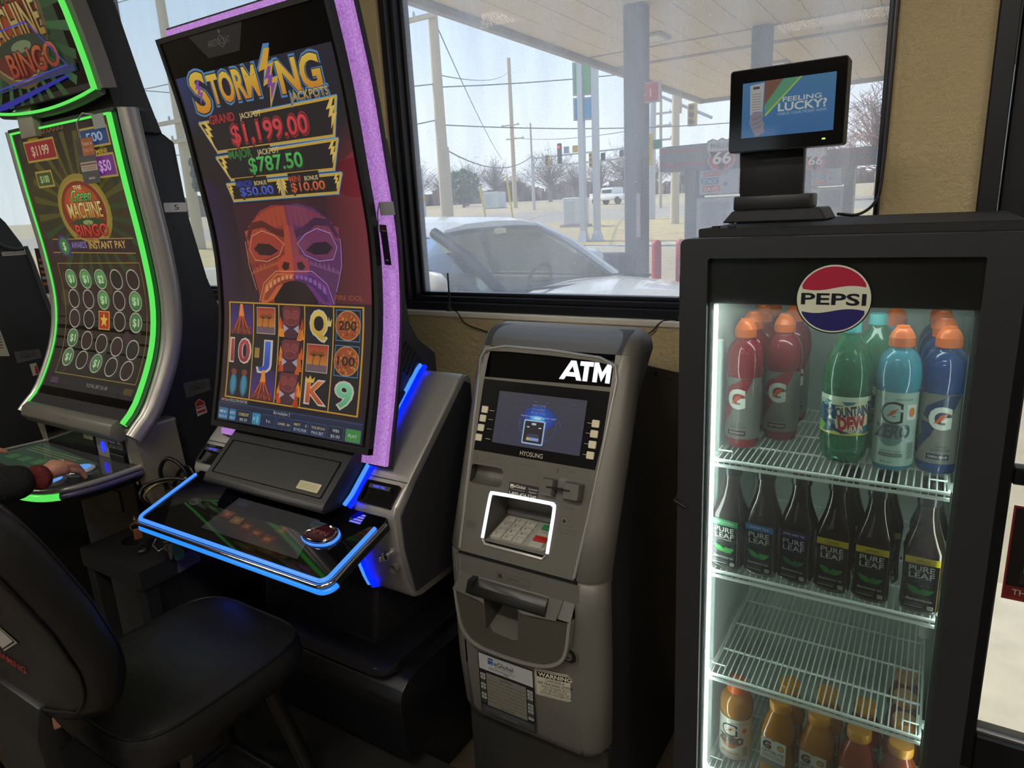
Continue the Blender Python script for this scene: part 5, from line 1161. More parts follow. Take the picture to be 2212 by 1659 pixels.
for r in range(5):
    for c in range(5):
        x, y = -.160+.0945*c-.004*r, .458-.068*r-(.005*c if r > 2 else 0); v_ = vals[r][c]
        if v_ == '*':
            a.rect(x-.034, y-.031, x+.034, y+.031, '#c9a040', 6).rect(x-.030, y-.028, x+.030, y+.028, '#a82a1c', 7)
            sp_ = [(x+.025*(1 if k % 2 == 0 else .42)*math.sin(PI*k/5), y+.025*(1 if k % 2 == 0 else .42)*math.cos(PI*k/5)) for k in range(10)]
            for k in range(10): a.poly([(x, y), sp_[k], sp_[(k+1) % 10]], '#e0b83a', 8)
            continue
        if v_: a.ell(x, y, .034, .031, '#356f34' if r < 3 else '#3f6a3a', 6, 24).ell(x, y+.006, .026, .02, '#5a9a52' if r < 2 else '#4a7a48', 7, 20).text(v_, x, y-.012, .024, '#c9d8b0', w=.034, z=8, bold=.03)
        else: a.ell(x, y, .033, .030, ('#2a1712', '#22160f', '#301a1c', '#191a12')[(r+c) % 4], 6, 24)
        a.ring(x, y, .036, .033, .0035, '#b8b4a4', 9, 26)
a.rect(-.26, .088, .285, .112, '#141416', 3).text('TOTAL BET $1.00', .06, .094, .011, '#8f8d86', w=.13, z=5); a.rect(-.24, .09, -.19, .11, '#4a2f4a', 4).rect(.22, .09, .27, .11, '#4a3f1a', 4)
a.build('screen_picture', SCRN, bs)
# ticket tag clipped to the top edge of the bingo screen
t = thing('ticket_tag', 'orange and grey ticket tag clipped to the top of the bingo screen', 'tag', (BX+.23, 1.15, 1.88))
b = B(50); b.sheet(T_, [.225, .285], [LB-.035, LB+.004], .006, .008); b.tube([T_(.235, LB+.004, .007), T_(.20, LB+.012, .018), T_(.165, LB-.01, .022), T_(.150, LB-.05, .016)], .0022, 6); build('clip', b, M('milky_clip', '#9a9d9c', .3), t)
a = Art(lambda u, v, d: T_(.105+u+.10*(v-.05), LB-.182+v*1.0, .012+d), eps=.0004)
a.rrect(0, 0, .098, .13, .004, '#585a5f', 0).rect(.002, .080, .096, .128, '#b06a4a', 1).rect(.002, .080, .030, .128, '#4d4a4c', 2).rect(.002, .036, .096, .062, '#b5b3ac', 1)
a.text('Ticket In', .062, .108, .010, '#d8c8b8', w=.056, z=2, bold=.03).text('Ticket Out', .062, .090, .010, '#d8a888', w=.058, z=2, bold=.03).rect(.006, .053, .092, .058, '#8a5a4a', 2)
for k in range(2): a.rect(.012, .040+k*.006, .086, .043+k*.006, '#b08a78', 2)
a.rect(.035, .012, .07, .018, '#a8a8a6', 2); a.build('card', PRT, t)
# visor, bill panel, deck, legs and case
b = B(40); b.prism([(1.022, 1.040), (1.002, 1.030), (.992, 1.000), (1.012, .972), (1.06, .968), (1.06, 1.03)], BX-.292, BX+.280, 'x', .004, 2); vz = build('screen_visor', b, SILD, bg_)
a = Art(planeY(BX, .9985, 0), eps=.0005); a.line(rr(-.022, 1.002, .022, 1.020, .002), .001, '#45433e', 3, True); a.build('visor_mark', PRT, vz)
b = B(30); b.box(BX-.29, BX+.255, 1.050, 1.14, .865, .972, .006); bp_ = build('bill_panel', b, SIL, bg_)
b = B(30); b.box(BX-.265, BX+.065, 1.046, 1.052, .880, .962, .003, 1); build('dark_window', b, BLKG, bp_)
a = Art(planeY(0, 1.0455), eps=.0005); a.rect(BX+.000, .938, BX+.060, .958, '#b5b296', 1); a.rect(BX+.006, .949, BX+.05, .951, '#7d7a62', 2).rect(BX+.006, .944, BX+.04, .946, '#7d7a62', 2); a.build('panel_sticker', PRT, bp_)
b = B(40); b.loft([[(BX+.108+p[0], y, .922+p[1]) for p in ell(0, 0, .011, .018, 18)] for y in (1.052, 1.046)]); build('blue_button', b, E('blue_button_light', '#1c2cff', 2.2), bp_)
b = B(30); b.box(BX+.145, BX+.248, 1.044, 1.052, .880, .968, .004, 1); ac = build('bill_slot', b, BLKG, bp_); b = B(30); b.box(BX+.156, BX+.238, 1.038, 1.046, .886, .912, .003, 1); build('slot_mouth', b, BLK, ac)
a = Art(planeY(0, 1.0435), eps=.0004); a.text('INSERT BILL', BX+.197, .946, .010, '#c9cbd2', w=.085, z=1, bold=.03).rect(BX+.156, .940, BX+.238, .941, '#c9cbd2', 1).text('RETURN TICKET', BX+.197, .929, .008, '#a9abb2', w=.082, z=1); a.build('slot_lettering', PRT, ac)
dz = lambda u, v, d: (BX+u, v, .893-.03*(v-.80)+d)
do = [(p.x, p.y) for p in catmull([(-.30, 1.055, 0), (-.31, .90, 0), (-.27, .80, 0), (-.12, .768, 0), (.10, .768, 0), (.255, .80, 0), (.305, .90, 0), (.300, 1.055, 0)], 6)]
b = B(35); b.loft([[dz(p[0]*.92, .04+p[1]*.96, -.055) for p in do], [dz(*p, -.035) for p in do], [dz(*p, 0) for p in do]]); dk2 = build('button_deck', b, BLK, bg_)
b = B(50); b.tube([dz(*p, -.004) for p in do], .009, 8); build('deck_trim', b, SIL, dk2)
b = B(50); b.tube([dz(*p, -.022) for p in do], .010, 8); build('deck_band', b, M('violet_grey_band', '#5d5878', .3, .4), dk2)
b = B(50); b.tube([dz(*p, -.023) for p in do[24:33]], .0115, 8); build('green_corner_light', b, green, dk2)
a = Art(dz, eps=.0005); a.poly([(p[0]*.95, .9+(p[1]-.9)*.93) for p in do], '#101112', 2).poly([(-.28, 1.03), (-.27, .86), (.135, .84), (.165, 1.0)], '#23382a', 3)
for k in range(5): a.rect(-.22+.075*k, .89+.005*k, -.17+.075*k, .925+.005*k, '#31502f', 4)
for k in range(3): a.rect(-.24, .965+.014*k, .06, .970+.014*k, '#51573a', 4)
a.build('deck_display', P('dim_deck_display', .06, emit=.9), dk2)
for x, y in ((.172, .940), (.205, .842)):
    b = B(50); b.lathe([(.040, 0), (.041, .004), (.036, .009)], dz(x, y, .001), 24); rb = build('deck_button', b, M('white_button_rim', '#b9bec4', .3), dk2)
    b = B(50); b.lathe([(.031, .0), (.030, .004), (.018, .006)], dz(x, y, .007), 22); build('button_lens', b, E('pale_blue_lens', '#5f9cf0', .9), rb)
for sg in (-1, 1):
    b = B(40); xa, xb = sorted((BX+sg*.255, BX+sg*.318)); b.prism([(1.035, 1.01), (1.045, .96), (1.055, .88), (1.078, .76), (1.112, .655), (1.20, .655), (1.18, .80), (1.19, 1.01)], xa, xb, 'x', .01, 3); build('leg', b, M('warm_silver', '#8d8778', .36, .45, var=.06), bg_)
b = B(30); b.box(BX-.255, BX+.255, 1.10, 1.50, .0, .87, .006); b.prism([(1.10, .86), (1.10, .60), (1.20, .42), (1.5, .42), (1.5, .86)], BX-.20, BX+.2, 'x'); cs = build('lower_cabinet', b, CASE, bg_)
b = B(30); b.box(BX-.225, BX+.16, 1.092, 1.102, .56, .80, .004, 1); build('cash_door', b, M('door_paint', '#2f2e2c', .45, .2), cs)
b = B(30); b.box(BX-.08, BX+.06, 1.088, 1.094, .66, .74, .002, 1); build('door_plate', b, M('door_plate', '#1a1a1b', .3), cs)
b = B(40); b.cyl((BX+.20, 1.10, .80), (BX+.20, 1.085, .80), .009); build('cabinet_lock', b, CHR, cs)
b = B(30); sidep = [(1.19, 1.90), (1.335, 1.885), (1.368, 1.86), (1.374, 1.63), (1.405, 1.43), (1.47, 1.20), (1.50, 1.0), (1.50, .70), (1.12, .70), (1.06, .98), (1.13, 1.12), (1.18, 1.30), (1.20, 1.55)]
b.prism(sidep, BX-.27, BX+.27, 'x', .006, 2); sd = build('side_case', b, CASE, bg_)
a = Art(planeX(BX+.2705, 0), eps=.0005)
a.rrect(1.295, 1.647, 1.372, 1.676, .004, '#eceae4', 1).text('5', 1.337, 1.654, .0155, '#232325', z=2, w=.016)
a.build('number_sticker', PRT, sd)
a = Art(planeX(BX+.2705, 0), eps=.0005); a.poly([(1.258, 1.048), (1.352, 1.052), (1.352, 1.095), (1.257, 1.100)], '#74736f', 1)
a.text('PROPERTY OF', 1.305, 1.085, .005, '#3f3b3a', w=.05, z=2).text('LEGENDARY', 1.305, 1.076, .0065, '#5a2f32', w=.066, z=2, bold=.03).text('GAMING', 1.305, 1.067, .0065, '#3a3a3c', w=.060, z=2, bold=.03)
a.frame(1.262, 1.052, 1.348, 1.063, .0006, '#55544f', 2); a.build('asset_plate', P('engraved_plate', .35, metal=.5), sd)
a = Art(planeX(BX+.2705, 0), eps=.0005); a.poly([(1.287, .975), (1.325, .980), (1.320, 1.02), (1.302, 1.034), (1.285, 1.022)], '#b8b0a4', 1).poly([(1.289, 1.000), (1.319, 1.003), (1.317, 1.020), (1.302, 1.031), (1.287, 1.020)], '#a3282e', 2).rect(1.289, .985, 1.320, .994, '#a3282e', 2).rect(1.292, 1.006, 1.315, 1.009, '#c9b8b0', 3); a.build('seal_sticker', PRT, sd)
# top box
TB = Surf([(1.128, 1.985), (1.118, 2.05), (1.085, 2.20), (1.02, 2.42), (.95, 2.62)], BX)
b = B(30); b.prism([(1.21, 1.88), (1.19, 1.95), (1.165, 2.07), (1.14, 2.22), (1.09, 2.45), (1.05, 2.55), (1.17, 2.55), (1.25, 2.2), (1.29, 2.0), (1.325, 1.88)], BX-.285, BX+.285, 'x', .004, 1); build('back_column', b, CASE, bg_)
b = B(30); b.box(BX-.20, BX-.10, 1.14, 1.17, 1.90, 2.05, .004); build('neck', b, M('grey_neck', '#8d877c', .5), bg_)
vv = steps(0, TB.L[-1], 10)
b = B(40); b.sheet(TB, [-.306, .306], vv, -.05, 0); tb = build('top_screen', b, BLKG, bg_)
b = B(40)
for sg in (-1, 1): b.sheet(TB, sorted((sg*.299, sg*.308)), vv, -.02, .005)
b.tube([TB(.304*s/10, .002-.022*(1-(s/10)**2), .001) for s in range(-10, 11)], .0045, 8); build('green_edge_light', b, green, tb)
b = B(40)
for sg in (-1, 1): b.sheet(TB, sorted((sg*.308, sg*.335)), vv, -.05, -.008)
b.tube([TB(.304*s/10, -.004-.022*(1-(s/10)**2), -.02) for s in range(-10, 11)], .012, 8); build('side_rail', b, SILD, tb)
a = Art(TB, eps=.0004, step=.03, clip=(-.298, .004, .298, .64))
a.rect(-.297, .0, .297, .055, '#0c0c10', 1).grad(-.297, .055, .257, .62, '#14301c', '#22452a', 1)
for k in range(26): an = 2*PI*k/26; a.poly([(-.03, .22), (-.03+.34*math.cos(an), .22+.30*math.sin(an)), (-.03+.34*math.cos(an+.09), .22+.30*math.sin(an+.09))], '#2a5a30' if k % 2 else '#1d4a26', 2)
a.ell(-.03, .26, .235, .215, '#5a4a30', 3, 40).ell(-.03, .26, .215, .197, '#8a7a4a', 4, 40).ell(-.03, .26, .208, .190, '#5a1f14', 5, 40).ell(-.05, .29, .16, .14, '#8a3a1c', 6).ell(-.08, .34, .10, .09, '#9a5a2a', 7)
a.ell(-.09, .36, .045, .10, '#34452f', 8).ell(-.09, .44, .03, .04, '#4f5f44', 9)
lay('Green', -.055, .265, .060, .22, '#3a5f34', '#6a8a5a', '#14200f', 10, shear=.3); lay('MACHINE', .015, .165, .090, .33, '#8f7430', '#b8a468', '#231a0a', 12)
a.ell(.02, .152, .15, .028, '#233322', 14).ell(.02, .152, .06, .015, '#6d7a58', 15); lay('BINGO', .055, .080, .062, .29, '#8f2c1f', '#b0582c', '#2a0c0a', 16)
a.poly([(-.25, .055), (.257, .055), (.257, .075), (.1, .068), (-.25, .05)], '#25305f', 17).poly([(-.29, .016), (.20, .052), (.22, .046), (-.29, -.004)], '#1d22a0', 18)
lay('WIN', -.245, .10, .034, .09, '#8f8a2a', '#b8b84a', '#1a2a10', 16)
a.line([(-.26, .085), (-.18, .205), (.10, .205), (.225, .075), (-.26, .06)], .004, '#3a42b8', 19)
a.build('screen_picture', SCRN, tb)

# ------------------------------------------------------------------ machine at the far left edge: only its dark flank shows
fm = thing('slot_machine', 'dark slot machine cut by the left edge, showing its black side panel', 'slot machine', (-3.32, 1.3, 0))
b = B(30); fp = [(1.02, 1.72), (1.12, 1.745), (1.20, 1.712), (1.245, 1.65), (1.285, 1.565), (1.30, 1.46), (1.317, 1.36), (1.36, 1.10), (1.45, .9), (1.45, 0), (.95, 0), (.95, .7), (1.0, 1.1)]
b.prism(fp, -3.59, -3.05, 'x', .008, 2); fs_ = build('side_case', b, CASE, fm)
b = B(40); b.tube([(-3.047, y, z) for y, z in ((1.05, 1.63), (1.15, 1.615), (1.22, 1.56), (1.25, 1.548), (1.292, 1.552), (1.30, 1.50), (1.318, 1.36), (1.36, 1.10))], .009, 8); build('edge_molding', b, M('molding_grey', '#4a4c52', .3, .3), fs_)
a = Art(planeX(-3.0494, 0), eps=.0006); a.rrect(1.205, 1.525, 1.297, 1.541, .002, '#a9a9a6', 1).rect(1.215, 1.532, 1.285, 1.534, '#6d6d6c', 2); a.build('strip_sticker', PRT, fs_)
a = Art(planeX(-3.0494, 0), eps=.0006); a.poly([(1.171, 1.112), (1.260, 1.116), (1.258, 1.153), (1.169, 1.158)], '#77767a', 1).text('PROPERTY OF', 1.214, 1.145, .005, '#3f3b3a', w=.05, z=2).text('LEGENDARY', 1.214, 1.136, .006, '#5a2f32', w=.062, z=2, bold=.03).text('GAMING', 1.214, 1.127, .006, '#3a3a3c', w=.056, z=2, bold=.03); a.build('asset_plate', P('engraved_plate'), fs_)
a = Art(planeX(-3.0494, 0), eps=.0006); a.poly([(1.215, 1.05), (1.24, 1.053), (1.236, 1.10), (1.212, 1.10)], '#b9b2a4', 1).poly([(1.226, 1.055), (1.238, 1.056), (1.234, 1.09), (1.228, 1.088)], '#a3282e', 2); a.build('seal_sticker', PRT, fs_)
a = Art(planeX(-3.0494, 0), eps=.0006); a.poly([(1.08, 1.16), (1.152, 1.145), (1.14, 1.26), (1.08, 1.27)], '#b4b1a6', 1)
for k in range(6): a.rect(1.09, 1.18+k*.011, 1.138, 1.184+k*.011, '#3a3a3c' if k % 3 else '#a3382e', 2)
a.build('notice_sticker', PRT, fs_)
b = B(40); b.sheet(Surf([(1.0, 1.0), (1.05, 1.2), (1.06, 1.45), (1.03, 1.70)], -3.32), [-.26, .26], steps(0, .7, 10), -.05, .01); build('screen', b, BLKG, fm)
b = B(30); b.box(-3.59, -3.05, .72, 1.05, .80, .88, .02); build('button_deck', b, BLK, fm)

# ------------------------------------------------------------------ leaflets on the wall below the left window
def leaflet(label, x0, x1, z0, z1, tilt, y=1.94):
    a = Art(lambda u, v, d: (x0+u+tilt*v, y-d-.004, z0+v), eps=.0008); W, H = x1-x0, z1-z0
    a.rect(0, 0, W, H, '#b9b7b0', 0).rect(.005, H*.80, W-.005, H*.99, '#b4ad78', 1).rect(.005, H*.70, W-.005, H*.80, '#9a2f34', 2)
    for k in range(12): a.ell(W*(.12+.78*((k*37) % 10)/10), H*(.64+.3*((k*53) % 10)/10), W*.09, H*.03, ('#7d4a86', '#4a8a52', '#c9862f', '#a83a3a')[k % 4], 3, 12)
    a.rect(W*.05, H*.50, W*.95, H*.62, '#c9bf5a', 2).text('PLAY', W*.5, H*.53, H*.05, '#6d6a6a', w=W*.5, z=3, bold=.03)
    for k in range(5): a.rect(W*.35, H*(.44-k*.018), W*.9, H*(.447-k*.018), '#8d4a4a' if k % 2 else '#5d5c5c', 2)
    a.rrect(W*.06, H*.08, W*.36, H*.34, .004, '#4a4652', 2).rect(W*.10, H*.27, W*.32, H*.31, '#9a3034', 3)
    for k in range(5): a.rect(W*.42, H*(.30-k*.05), W*.92, H*(.325-k*.05), '#4d4c50', 2)
    a.rect(W*.04, H*.02, W*.5, H*.035, '#a02f34', 2)
    return tag(a.build('wall_leaflet', PRT), label, 'leaflet')
leaflet('colourful printed leaflet under the window, half hidden behind the tall slot machine', -2.94, -2.68, .93, 1.235, .02)
leaflet('white and red leaflet between the two left slot machines', -4.60, -4.28, .86, 1.12, .10)
b = B(0); b.box(-4.54, -4.36, 1.966, 1.969, ZS+.002, 1.52); t_ = build('window_card', b, M('dark_card', '#2a2428', .6)); tag(t_, 'dark printed card standing on the sill in the left window', 'card')
a = Art(planeY(-4.54, 1.9655), eps=.0006)
for k in range(5): a.rect(.02, ZS+.05+k*.035, .13-.02*(k % 2), ZS+.066+k*.035, '#8d8a86' if k % 2 else '#9a5a40', 1)
a.build('card_print', PRT, t_)

# ------------------------------------------------------------------ side table with cup holder, handbag and keys
t = thing('side_table', 'low black side table with a cup holder between the two slot machines', 'side table', (-1.99, 1.2, 0))
hole = ell(-2.075, 1.012, .048, .048, 28)
b = B(35); b.holed([(-2.19, .89), (-1.862, .89), (-1.862, 1.60), (-2.06, 1.60), (-2.06, 1.095), (-2.19, 1.095)], [hole], lambda u, v, d: (u, v, .65+d), 0, [.06, .055]); b.poly([(p[0], p[1], .596) for p in hole])
b.poly([(-2.19, .89, .59), (-1.862, .89, .59), (-1.862, 1.60, .59), (-2.06, 1.60, .59), (-2.06, 1.095, .59), (-2.19, 1.095, .59)]); build('table_top', b, M('table_black', '#1d1d1e', .55, var=.2, bump=.05, bscale=200), t)
b = B(40); b.ring_prism(ell(-2.075, 1.012, .052, .052, 28), ell(-2.075, 1.012, .047, .047, 28), lambda u, v, d: (u, v, .65+d), 0, .003); build('cup_ring', b, BLK, t)
for x, y in ((-2.17, .92), (-1.89, .92), (-2.04, 1.56), (-1.89, 1.56)):
    b = B(30); b.box(x-.022, x+.022, y-.022, y+.022, 0, .592, .003, 1); build('leg', b, BLKM, t)
b = B(30); b.box(-1.90, -1.885, .94, 1.55, .10, .59); build('side_panel', b, BLKM, t)
a = Art(planeX(-1.8615, 0), eps=.0006); a.poly([(1.00, .592), (1.075, .596), (1.078, .646), (1.003, .642)], '#5d6070', 1); a.rect(1.01, .62, 1.06, .623, '#3f4150', 2).rect(1.01, .611, 1.05, .614, '#3f4150', 2); a.build('paper_label', PRT, t)
hb = thing('handbag', 'black leather handbag with looped straps resting on the side table', 'handbag', (-1.95, 1.12, .652))
b = B(60); rings = []
for z, hx, hy, ox in ((.653, .075, .055, 0), (.665, .085, .065, 0), (.72, .088, .060, .0), (.77, .080, .045, .0), (.80, .066, .022, .01), (.81, .058, .012, .012)):
    rings.append([(-1.945+ox+hx*math.copysign(abs(math.cos(q))**.6, math.cos(q)), 1.12+hy*math.copysign(abs(math.sin(q))**.6, math.sin(q)), z+.004*math.sin(3*q)) for q in [2*PI*k/26 for k in range(26)]])
leath = M('black_leather', '#121113', .30, var=.2, bump=.25, bscale=160)
b.loft(rings); build('bag_body', b, leath, hb)
for pts in ([(-2.015, 1.10, .795), (-2.02, 1.09, .86), (-1.985, 1.10, .905), (-1.945, 1.12, .875), (-1.925, 1.13, .795)], [(-2.03, 1.13, .795), (-2.00, 1.14, .845), (-1.955, 1.15, .862), (-1.92, 1.15, .79)], [(-2.03, 1.06, .74), (-2.03, 1.02, .80), (-2.03, 1.05, .83), (-1.95, 1.10, .845), (-1.91, 1.15, .80)]):
    b = B(60); b.tube(catmull(pts, 8), .0065, 8); build('strap', b, leath, hb)
b = B(60); b.tube(catmull([(-2.03, 1.055, .745), (-2.025, 1.03, .80), (-2.00, 1.07, .832), (-1.93, 1.12, .842)], 8), .004, 8); build('strap', b, M('gold_strap', '#7d7050', .4, .4), hb, label='thin gold toned strap')
b = B(60)
for k in range(7): c_ = Vector((-2.015-.002*k, 1.05-.008*k, .735-.006*k)); b.tube([c_+Vector((.006*math.cos(q), .003*math.sin(q)*(k % 2), .006*math.sin(q))) for q in [2*PI*i/10 for i in range(10)]], .0018, 6, True)
build('chain', b, CHR, hb)
kf = thing('key_fob', 'brown leather key fob with a brass snap hook hanging at the left deck corner', 'key fob', (-1.975, .965, .652))
brass = M('brass_hook', '#b98a5a', .25, .9); fx, fy = -1.975, .955
b = B(60); b.tube([(fx+p[0], fy, .742+p[1]) for p in rr(-.016, -.011, .016, .011, .009)], .0022, 6, True); b.tube([(fx, fy, .753), (fx-.001, fy, .775)], .0035, 8); b.lathe([(.001, -.005), (.005, 0), (.001, .005)], (fx-.001, fy, .765), 10); build('snap_hook', b, brass, kf)
b = B(30); b.box(fx-.011, fx+.011, fy-.003, fy+.003, .700, .734, .0015, 1); build('leather_tab', b, M('tan_leather', '#7a4426', .55, bump=.2, bscale=200), kf)
b = B(50); b.tube([(fx, fy, .700), (fx+.002, fy, .688)], .004, 8); b.tube([(fx+.006+p[0], fy, .674+p[1]) for p in ell(0, 0, .009, .010, 16)], .002, 6, True); b.box(fx-.01, fx+.014, fy-.006, fy+.006, .653, .664, .002, 1); build('end_ring', b, M('dark_steel', '#4a4744', .3, .8), kf); kf.rotation_euler.z = 1.1
kr = thing('key_bunch', 'bunch of house keys with a green charm hanging below the deck edge', 'keys', (-1.825, .985, .652))
b = B(60); b.tube([(-1.845+.010*math.cos(q), .98, .728+.010*math.sin(q)) for q in [2*PI*i/16 for i in range(16)]], .0016, 6, True); b.tube([(-1.865, .98, .738), (-1.878, .978, .721), (-1.868, .978, .698), (-1.855, .978, .702)], .0028, 8); build('ring_hook', b, CHR, kr)
for k, (dx, an, m_k) in enumerate(((.0, -.12, 'steel_key'), (.010, .10, 'dark_key'), (.016, .28, 'steel_key'))):
    b = B(40); c_ = Vector((-1.844+dx, .977-.003*k, .714)); R = Matrix.Rotation(an, 3, 'Y')
    pr = [(p[0], p[1]-.012) for p in ell(0, 0, .012, .011, 18)]
    b.prism(pr, 0, .0022, 'y'); b.prism([(-.004, -.020), (.004, -.020), (.004, -.046), (.0015, -.052), (-.001, -.047), (-.004, -.044), (-.0025, -.040), (-.004, -.035)], 0, .0022, 'y')
    for v in b.bm.verts: v.co = c_+R @ v.co
    build('key', b, M(m_k, '#a8a49c' if m_k == 'steel_key' else '#6d665c', .3, .85), kr)
b = B(50); b.prism([(p.x, p.y) for p in catmull([(-1.828, .716, 0), (-1.816, .714, 0), (-1.810, .698, 0), (-1.802, .676, 0), (-1.810, .660, 0), (-1.828, .662, 0), (-1.832, .686, 0)], 4, True)], .968, .973, 'y'); build('charm', b, M('teal_charm', '#3f6f6a', .4, .2), kr); kr.rotation_euler.z = 1.05

# ------------------------------------------------------------------ black stools
def stool(label, loc, rz=0.0):
    t = thing('stool', label, 'stool', loc, rz, group='black padded stools')
    lea = M('black_vinyl', '#1a1a1b', .36, var=.15, bump=.12, bscale=220)
    def sq(hx, hy, z, cx=0, cy=0, n=44, e=.42): return [(cx+hx*math.copysign(abs(math.cos(q))**e, math.cos(q)), cy+hy*math.copysign(abs(math.sin(q))**e, math.sin(q)), z) for q in [2*PI*k/n for k in range(n)]]
    b = B(60); b.loft([sq(.19, .20, .532), sq(.206, .218, .540), sq(.216, .228, .566), sq(.215, .227, .598), sq(.206, .219, .622)], cap=True); b.loft([sq(.205, .218, .6225), sq(.19, .20, .634), sq(.15, .15, .645), sq(.05, .05, .648)]); st = build('seat', b, lea, t, local=True)
    b = B(60); b.tube([(p[0], p[1], .6225) for p in sq(.206, .219, 0)], .004, 6, True); build('piping', b, M('seam_black', '#0f0f10', .4), st, local=True)
    # backrest: curved slab, front profile leaning back
    fr_ = [(-.262, .695), (-.232, .745), (-.222, .83), (-.243, .94), (-.29, 1.07), (-.33, 1.17), (-.36, 1.24)]
    S0 = Surf(fr_, 0, 6); L0_ = S0.L[-1]; rings = []
    def edge(k, off, d):
        out = []
        for q in [2*PI*i/56 for i in range(56)]:
            e = .45; u = (.232*k-off)*math.copysign(abs(math.cos(q))**e, math.cos(q)); v = L0_/2+(L0_/2*k-off)*math.copysign(abs(math.sin(q))**e, math.sin(q)); P_ = S0(u, v, d); out.append((P_[0], P_[1]+.28*u*u, P_[2]))
        return out
    b = B(60); b.loft([edge(.06, 0, .082), edge(.3, 0, .082), edge(.55, 0, .082), edge(.90, 0, .080), edge(.985, 0, .070), edge(1, 0, .05), edge(1, 0, .03), edge(.975, 0, .008), edge(.86, 0, -.004), edge(.4, 0, -.008), edge(.1, 0, -.008)]); bk = build('backrest', b, lea, t, local=True)
    for k, d in ((.955, .078), (.93, .002)):
        b = B(60); b.tube(edge(k, 0, d), .0035, 6, True); build('piping', b, M('seam_black'), bk, local=True)
    a = Art(lambda u, v, d: (lambda q: (q[0], q[1]+.28*u*u, q[2]))(S0(u, v, .0835+d)), eps=.0006)
    c_ = (-.035, .215); dia = lambda k: [(c_[0], c_[1]+.075*k), (c_[0]+.105*k, c_[1]), (c_[0], c_[1]-.075*k), (c_[0]-.105*k, c_[1])]
    a.poly(dia(1.0), '#16161a', 0).poly(dia(.95), '#b9b6ae', 1).poly(dia(.88), '#16161a', 2).poly(dia(.82), '#b9b6ae', 3); a.ring(c_[0], c_[1], .048, .034, .013, '#9a2f34', 4, 24)
    a.text('GAMING', c_[0]+.02, c_[1]-.105, .020, '#8a2a2c', w=.12, z=2, bold=.03); a.build('back_emblem', PRT, bk, local=True)
    b = B(35); b.prism([(-.322, .76), (-.335, .70), (-.330, .52), (-.300, .488), (-.06, .488), (-.06, .510), (-.290, .510), (-.308, .53), (-.312, .70), (-.300, .76)], -.105, .105, 'x', .006, 2); build('back_bracket', b, M('bracket_black', '#19191a', .42, var=.1), t, local=True)
    lgm = M('tube_black', '#121213', .35, var=.1)
    for x, y in ((-1, -1), (1, -1), (1, 1), (-1, 1)):
        b = B(50); tp, ft = Vector((x*.125, y*.125, .52)), Vector((x*.215, y*.215, .012)); b.tube([tp, ft], .019, 14); lg = build('leg', b, lgm, t, local=True)
        b = B(50); b.lathe([(.026, 0), (.027, .006), (.024, .022), (.019, .026)], (ft.x, ft.y, 0), 16); build('foot_cap', b, M('rubber_black', '#0d0d0e', .7), lg, local=True)
    b = B(50); r_ = .1905
    for i in range(4):
        c = [(-r_, -r_), (r_, -r_), (r_, r_), (-r_, r_)]; b.tube([(*c[i], .145), (*c[(i+1) % 4], .145)], .012, 10)
    build('foot_rail', b, lgm, t, local=True)
    b = B(40); b.box(-.16, .16, -.16, .16, .505, .534, .004, 1); build('seat_plate', b, lgm, t, local=True)
    return t
st1 = stool('empty black vinyl stool with a backrest emblem in front of the tall slot machine', (-1.43, .735, 0), 0.0)
dup(st1, (-2.36, .34, 0), 'black vinyl stool under the seated player at the left edge', rz=.05)
# ------------------------------------------------------------------ seated player: only the arm and hand reach into the frame
def skin(chain_list, sub=2, root=0):
    """each chain: list of (x,y,z,r); chains may start at a named joint index of the first chain: (index, [points])"""
    vs, es, rs = [], [], []
    for c in chain_list:
        start = None
        if isinstance(c, tuple): start, c = c
        prev = start
        for p in c:
            vs.append(p[:3]); rs.append(p[3]); i = len(vs)-1
            if prev is not None: es.append((prev, i))
            prev = i
    me = bpy.data.meshes.new('skeleton'); me.from_pydata(vs, es, [])
    o = bpy.data.objects.new('skeleton', me); COL.objects.link(o)
    sk = o.modifiers.new('s', 'SKIN'); sk.use_smooth_shade = True
    if not me.skin_vertices: bpy.context.view_layer.objects.active = o
    for i, r in enumerate(rs):
        d = me.skin_vertices[0].data[i]; d.radius = (r, r); d.use_root = i == root
    if sub: m = o.modifiers.new('d', 'SUBSURF'); m.levels = sub; m.render_levels = sub
    bpy.context.view_layer.update()
    r = bpy.data.meshes.new_from_object(o.evaluated_get(bpy.context.evaluated_depsgraph_get()))
    bpy.data.objects.remove(o); bpy.data.meshes.remove(me); return r
def fuse(meshes, voxel, smooth=4):
    bm = bmesh.new()
    for m in meshes: bm.from_mesh(m)
    me = bpy.data.meshes.new('fused'); bm.to_mesh(me); bm.free()
    o = bpy.data.objects.new('fused', me); COL.objects.link(o)
    rm = o.modifiers.new('r', 'REMESH'); rm.mode = 'VOXEL'; rm.voxel_size = voxel; rm.use_smooth_shade = True
    s = o.modifiers.new('s', 'SMOOTH'); s.factor = .5; s.iterations = smooth
    bpy.context.view_layer.update(); r = bpy.data.meshes.new_from_object(o.evaluated_get(bpy.context.evaluated_depsgraph_get()))
    bpy.data.objects.remove(o); bpy.data.meshes.remove(me)
    for m in meshes: bpy.data.meshes.remove(m)
    return r
pr = thing('person', 'person in black jacket with dark red cuff, hand on the bingo machine button', 'person', (-2.36, .34, 0))
def put(name, me, mat, parent=pr):
    t = -origin(parent)
    for v in me.vertices: v.co += t
    me.materials.clear(); me.materials.append(mat); me.polygons.foreach_set('use_smooth', [True]*len(me.polygons)); me.name = name
    return link(bpy.data.objects.new(name, me), parent)
px, py = -2.36, .36
